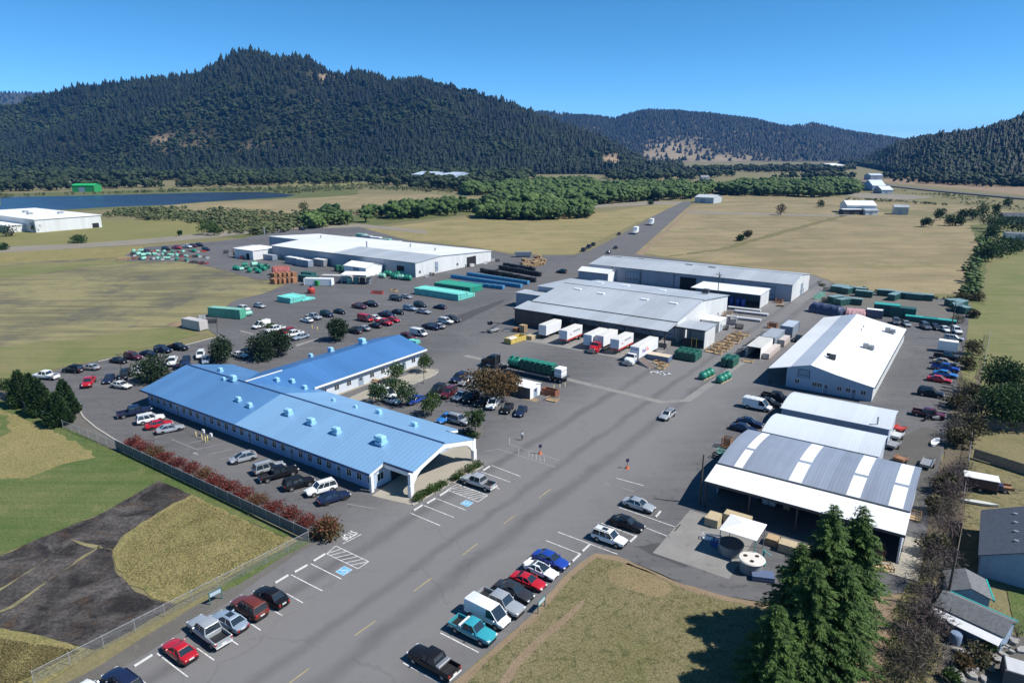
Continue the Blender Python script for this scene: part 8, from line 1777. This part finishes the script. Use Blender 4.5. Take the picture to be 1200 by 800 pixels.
def conifer(label, p, h, w, group, nb=260):
    """tall fir: whorls of drooping limbs carrying flat sprays"""
    SEED[0] += 1; r = np.random.default_rng(SEED[0]); t = thing('conifer_tree', label, 'tree', (p[0], p[1], -.05), r.uniform(0, 6), group)
    Cs, Ds, Us, Ls, Ts = [], [], [], [], []; tm = MB(); tm.tube((0, 0, 0), (0, 0, h * .97), .30, .03, 8)
    for b in range(nb):
        f = (b / nb) ** .92; z = .04 * h + f * h * .94; L_ = (w / 2) * ((1 - f) ** .64) * r.uniform(.48, 1.18) + .15; a = b * 2.399 + r.uniform(-.4, .4)
        st = max(4, int(L_ / .17)); s = (np.arange(st) + .5) / st; dx, dy = math.cos(a), math.sin(a)
        droop = L_ * (.10 * s - .42 * s ** 2 + .17 * s ** 3) * (1.1 - .5 * f); px = dx * L_ * s; py = dy * L_ * s; pz = z + droop
        if L_ > 1 and b % 2 == 0: tm.tube((0, 0, z), (px[-1] * .8, py[-1] * .8, pz[int(st*.8)]), .035, .01, 4, cap=False)
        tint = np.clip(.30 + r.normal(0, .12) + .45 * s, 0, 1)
        for sd in (-1, 0, 1):
            k = 2 if sd else 1
            for q in range(k):
                ang = sd * r.uniform(.5, 1.2, st); ca, sa = np.cos(ang), np.sin(ang)
                d = np.stack([dx * ca - dy * sa, dx * sa + dy * ca, r.uniform(-.55, -.02, st)], -1); c_ = np.stack([px, py, pz], -1) + r.normal(0, .05, (st, 3))
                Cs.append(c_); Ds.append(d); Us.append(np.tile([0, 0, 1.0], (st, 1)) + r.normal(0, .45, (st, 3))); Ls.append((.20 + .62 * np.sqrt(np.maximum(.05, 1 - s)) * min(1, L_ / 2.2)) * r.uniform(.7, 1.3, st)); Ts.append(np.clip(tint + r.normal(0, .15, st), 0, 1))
    ln = np.concatenate(Ls); V, F = cards(np.vstack(Cs), np.vstack(Ds), np.vstack(Us), ln, ln * .30, r)
    me = tri_mesh('crown', V, F, np.repeat(np.concatenate(Ts), 4), m_conn); link(bpy.data.objects.new('crown', me), t); tm.build('trunk', m_bark, t)
gc = 'tall dark conifers beside the canopy'
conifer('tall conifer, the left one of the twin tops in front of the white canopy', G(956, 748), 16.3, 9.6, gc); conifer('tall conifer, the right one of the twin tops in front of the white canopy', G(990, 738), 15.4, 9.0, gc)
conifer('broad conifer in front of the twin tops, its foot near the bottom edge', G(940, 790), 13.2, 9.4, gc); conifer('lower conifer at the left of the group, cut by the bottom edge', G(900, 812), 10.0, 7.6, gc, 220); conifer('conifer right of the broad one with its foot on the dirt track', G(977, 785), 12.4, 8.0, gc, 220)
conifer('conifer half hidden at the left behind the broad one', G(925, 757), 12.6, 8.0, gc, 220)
# cypresses by the gravel corner
gy = 'cypress trees at the corner of the lot'
for x, y, h, w, l in [(27,475,8.0,4.6,'dark pointed cypress, leftmost of the tall ones'),(50,485,7.8,4.7,'dark pointed cypress second from the left of the tall ones'),(79,485,7.6,4.5,'tall cypress nearest the parking lot'),(70,497,6.9,4.7,'cypress standing in front of the tall one nearest the lot'),(38,470,6.4,4.0,'cypress squeezed behind the two left ones')]: cone('cypress_tree', l, G(x, y), h, w, m_cyp, 3400, .55, gy)
tree('shrub', 'yellowish rounded shrub between the cypresses', G(51,486), 2.6, 3.6, m_leaf, 700, .35, .05, 5, cat='shrub'); tree('shrub', 'loose green shrub left of the cypresses', G(8,463), 3.6, 4.4, m_leafd, 700, .4, .1, 5, cat='shrub'); tree('shrub', 'taller loose shrub touching the left cypress', G(15,462), 4.0, 3.0, m_leafd, 500, .4, .1, 4, cat='shrub')
# junipers behind the office
gj = 'dark junipers behind the office'
for x, y, h, w, l in [(180,447,5.4,8.6,'wide dark juniper at the far left end of the office roof'),(260,423,5.6,6.6,'round dark juniper second from the left behind the office'),(308,421,6.4,7.6,'left half of the big twin juniper behind the office'),(326,417,7.0,7.8,'right half of the big twin juniper behind the office'),(396,399,6.2,6.4,'dark juniper above the office wing roof')]: tree('juniper_tree', l, G(x, y), h, w, m_jun, 2600, .5, .08, 9, gj, 1.3)
gs = 'small ornamental trees around the office courtyard'
for x, y, h, w, m_, l in [(498,436,4.6,4.2,m_leaf,'small green tree at the end of the office wing'),(465,447.5,4.6,4.2,m_leaf,'small green tree at the middle of the office wing'),(443,472,4.2,5.0,m_leafd,'rounded tree at the left of the courtyard'),(463,463,3.4,5.6,m_leafd,'dark low tree behind the white courtyard car'),(476,475,4.4,5.0,m_leafd,'rounded tree right of the white courtyard car'),(506,487,4.6,5.2,m_leaf,'bright bushy tree left of the bright blue car'),(557,508,5.0,3.6,m_leaf,'upright tree at the tip of the courtyard island'),(305,384,2.2,2.6,m_leaf,'left sapling on the parking island'),(318,388,2.2,2.6,m_leaf,'right sapling on the parking island')]: tree('ornamental_tree', l, G(x, y), h, w, m_, 800, .42, .28, 6, gs)
for x, y, w, l in [(549,508,2.6,'low green shrub left of the upright island tree'),(555,512,2.2,'low green shrub in front of the upright island tree')]: tree('shrub', l, G(x, y), 1.1, w, m_leafd, 350, .28, .0, 5, cat='shrub')
tree('bronze_tree', 'wide spreading bronze leaved tree over the parked cars', G(577, 470), 6.2, 11.5, m_bronze, 3600, .5, .35, 12, None, .6); tree('bronze_tree', 'smaller bronze and green tree behind the small white shed', G(596, 462), 4.6, 5.6, m_bronze, 1100, .45, .3, 6, None, .8)
# the red hedge
for i in range(15):
    b = -118.6 + i * 3.62; m_ = m_redl if i % 4 != 2 else m_redg; tree('hedge_bush', 'clipped red leaved hedge bush in the row above the slatted fence', LOC(b, 53.1 + random.uniform(-.2, .2)), 1.35, 3.75, m_, 1300, .20, .0, 8, 'red bushes along the slatted fence', .9, 'bush')
tree('hedge_bush', 'big round red topped bush with green foot at the corner of the fence', LOC(-66.9, 52.8), 2.7, 4.4, m_redg, 1500, .32, .0, 8, None, 1.0, 'bush')
for x, y, w, l in [(489.5,585,1.8,0),(495,581.5,1.9,0),(501,578,1.9,0),(507,574.5,1.9,0),(513,571.5,1.9,0),(518,568.5,1.8,0),(534,561,2.1,1),(540,557.5,2.2,1),(552,550.5,2.5,1),(560,546,2.0,1)]: tree('shrub', ['clipped green shrub in the planter left of the silver pickup', 'rounded green shrub in the planter behind the silver pickup'][l], G(x, y + 1), 1.0, w, m_leaf, 420, .22, .0, 5, ['clipped shrubs left of the pickup', 'rounded shrubs behind the pickup'][l], 1.0, 'shrub')
# right-hand side
gr = 'round green trees at the right edge'
for x, y, h, w, l in [(1174,463,8.0,9.6,'round dense green tree by the meadow at the right edge'),(1176,500,8.0,10.0,'broad green tree below the round one at the right edge'),(1203,497,7.5,8.5,'green tree cut by the right edge beside the broad one')]: tree('round_tree', l, G(x, y), h, w, m_leafd, 4200, .5, .12, 11, gr, 1.2)
BR = [(1122,378,3,5,0),(1140,415,4,5.5,1),(1134,432,3,5,1),(1130,462,4.5,6.5,0),(1142,470,4,6,1),(1124,478,4,6,2),(1138,490,4.5,6.5,2),(1128,500,4.5,7,0),(1140,510,4.5,6,1),(1118,512,4,5.5,0),(1122,522,3.6,5,2),(1112,565,3.4,4.6,3),(1124,560,4,5,0),(1106,578,3.6,4.5,2),(1120,575,4,5.5,3),(1112,590,4.4,5.5,3),(1098,600,3,3.6,2),(1110,612,4.4,5.5,0),(1104,632,4.4,5.5,3),(1092,650,3.2,4,2),(1098,668,4.6,5.5,3),(1090,690,4.4,5.4,0),(1084,715,4.6,5.6,3),(1076,740,4.6,5.4,0),(1090,745,4.4,5,3),(1070,765,4.4,5.5,3),(1084,780,4.6,5.5,0),(1064,795,4.4,5.5,0),(1140,372,2.6,4,1),(1146,352,3,6,1),(1128,352,3,5,1)]
for i, (x, y, h, w, k) in enumerate(BR):
    m_ = [m_twig, m_olive, m_olive, m_twigp][k]; lab = ['grey leafless thicket bush in the brush strip on the right', 'olive brown bush in the upper brush strip on the right', 'brownish leafy bush in the brush strip on the right', 'purplish leafless bush in the brush strip on the right'][k]
    tree('thicket_bush', lab, G(x, y), h * .88, w * .88, m_, 1000 if k in (0, 3) else 1000, .75 if k in (0, 3) else .45, .05, 8, ['grey thicket bushes', 'olive bushes', 'brownish bushes', 'purple thicket bushes'][k], 1.1, 'bush', tw=.07 if k in (0, 3) else None, fill=.9 if k in (0, 3) else .5)
for x, y, h, w, m_, l in [(1130,782,1.3,2.4,m_bronze,'rusty orange bush in the rubble garden'),(1147,776,1.8,3.0,m_olive,'olive bush in the rubble garden'),(1160,758,1.1,2.0,m_leaf,'small bright green bush in the rubble garden'),(1114,796,1.0,1.8,m_leaf,'small green bush at the bottom of the rubble garden'),(1168,737,1.9,5.0,m_twig,'grey tangled brush behind the garden sheds'),(1192,746,2.0,5.0,m_twig,'grey tangled brush right of the garden sheds')]: tree('garden_bush', l, G(x, y), h, w, m_, 600, .28, .0, 6, None, 1, 'bush', tw=.1 if m_ is m_twig else None, fill=.8)
# trees in the far right meadows and hayfields
FR = [(1101,258,9,9,'dark rounded tree at the top edge of the hayfield hedge'),(1085,266,7,7,'small rounded tree standing alone in the hayfield corner'),(1113,264.5,7.5,9,'left one of two low trees in the hayfield corner'),(1123,264.5,6.5,7,'right one of two low trees in the hayfield corner'),(1128,257,8,9,'tree in the far hedge above the hayfield corner'),(1139,258,9,10,'second tree in the far hedge above the hayfield corner'),(1150,257,12,10,'tall tree in the far hedge above the hayfield corner'),(1166,256,13,6,'narrow tall tree in the far hedge'),(1157,268,12,14,'broad tree at the head of the ditch'),(1168,272,10,13,'broad tree right of the head of the ditch'),(1186,272,10,15,'broad tree before the dark barn'),(1200,274,9,14,'broad tree before the dark barn at the very edge'),(1160,281,8,9,'bushy tree left of the white mobile home'),(1166,301,9,13,'large spreading tree left of the meadow'),(1180,297,8,12,'large spreading tree right of its neighbour in the meadow'),(1158,306,7,9,'tree leaning over the ditch'),(1192,294,7,10,'tree in front of the white mobile home'),(1180,244,10,9,'tree beyond the far hedge at the right')]
for x, y, h, w, l in FR: tree('meadow_tree', l, G(x, y), h, w, m_leafd, 700, 1.0, .12, 8, 'trees of the far right meadows', 1.1)
for x, y, h, w, m_, l in [(914.5,252,9,9,m_olive,'lone thin crowned tree on the track across the hayfield'),(876,280,5,5,m_olive,'small tree on the rough verge in the hayfield'),(868,282,3,5,m_leafd,'low bush left of the small tree on the verge'),(762.5,239.5,4,6,m_leafd,'round bush left of the far road'),(93,284.5,4,10,m_leafd,'dark low bush alone in the fenced meadow'),(2,292.5,3,8,m_leafd,'dark low bush at the left edge by the gravel road'),(44,272,6,8,m_leafd,'round tree at the corner of the white factory'),(8,277,6,13,m_jun,'dark clump beside the factory lean-to'),(243,275,9,11,m_leaf,'bushy tree at the left end of the river scrub'),(357,252,11,10,m_leafd,'round dark tree at the left end of the treeline'),(252,276,7,9,m_leaf,'lower bushy tree at the end of the river scrub'),(962,243,6,9,m_leafd,'bush at the far left edge of the farm track'),(211,276,3,2,m_leafd,'small dark sapling in the fenced meadow')]: tree('field_tree', l, G(x, y), h, w, m_, 500, .9, .12, 6)
# coarse grass tufts close to the camera
def tufts(name, polys, n, h, m, seed):
    r = np.random.default_rng(seed); P_ = []
    for q in polys:
        w = np.array([G(*p)[:2] for p in q]); lo, hi = w.min(0), w.max(0); p = np.stack([r.uniform(lo[0], hi[0], n * 3), r.uniform(lo[1], hi[1], n * 3)], -1); P_.append(p[in_poly(p, w)][:n])
    p = np.vstack(P_); g = np.array([noise.noise((a * .35, b * .35, 2)) for a, b in p]); p = p[g > r.uniform(-.9, .6, len(p))]; k = len(p)
    c = np.hstack([p, np.zeros((k, 1))]); d = np.hstack([r.normal(0, .5, (k, 2)), np.full((k, 1), 1.0)]); ln = h * r.uniform(.5, 1.5, k)
    V, F = cards(c, d, r.normal(0, 1, (k, 3)), ln, ln * .35, r); o = link(bpy.data.objects.new(name, tri_mesh(name, V, F, np.repeat(r.uniform(0, 1, k), 4), m))); o['kind'] = 'stuff'
m_tuft = leafmat('dry_grass_blades', (.12, .115, .045), (.29, .24, .12), transl=.2); m_tuftg = leafmat('green_grass_blades', (.05, .09, .02), (.15, .16, .05), transl=.2)
tufts('lawn_grass', [[(540,802),(564,776),(600,746),(626,724),(646,699),(666,677),(700,652),(760,671),(850,703),(930,720),(1000,716),(985,800)]], 26000, .11, m_tuft, 1)
tufts('straw_grass_blades', [[(225,582),(290,613),(343,634),(300,658),(207,704),(152,682),(134,652),(168,614)], [(-20,745),(95,762),(20,800),(-20,800)]], 22000, .17, m_tuft, 2)
tufts('verge_grass_blades', [[(-10,472),(60,494),(180,550),(355,630),(355,634),(180,558),(60,503),(-10,482)], [(1058,696),(1046,714),(1036,775),(1012,812),(1078,812),(1100,770),(1085,650)]], 9000, .22, m_tuftg, 3)
# ================================================================ the air
zt = max((o.matrix_world @ Vector(c)).z for o in SC.objects if o.type == 'MESH' and 'hill' in o.name + 'ridge' or o.type == 'MESH' and 'ridge' in o.name for c in o.bound_box) + 40
m = MB(); m.box(-14200, 14200, -400, 16200, -4, max(zt, 120)); hz = m.build('haze', bpy.data.materials.new('haze_air')); hz['kind'] = 'stuff'
hm = hz.data.materials[0]; hm.use_nodes = True; nt = hm.node_tree; nt.nodes.clear(); ou = nt.nodes.new('ShaderNodeOutputMaterial'); pv = nt.nodes.new('ShaderNodeVolumePrincipled')
pv.inputs['Color'].default_value = (.10, .40, 1, 1); pv.inputs['Density'].default_value = 4.5e-5; pv.inputs['Anisotropy'].default_value = 0; nt.links.new(pv.outputs[0], ou.inputs['Volume'])
SC.cycles.volume_bounces = 0; SC.cycles.max_bounces = 6; SC.cycles.transparent_max_bounces = 12; SC.cycles.caustics_reflective = False; SC.cycles.caustics_refractive = False
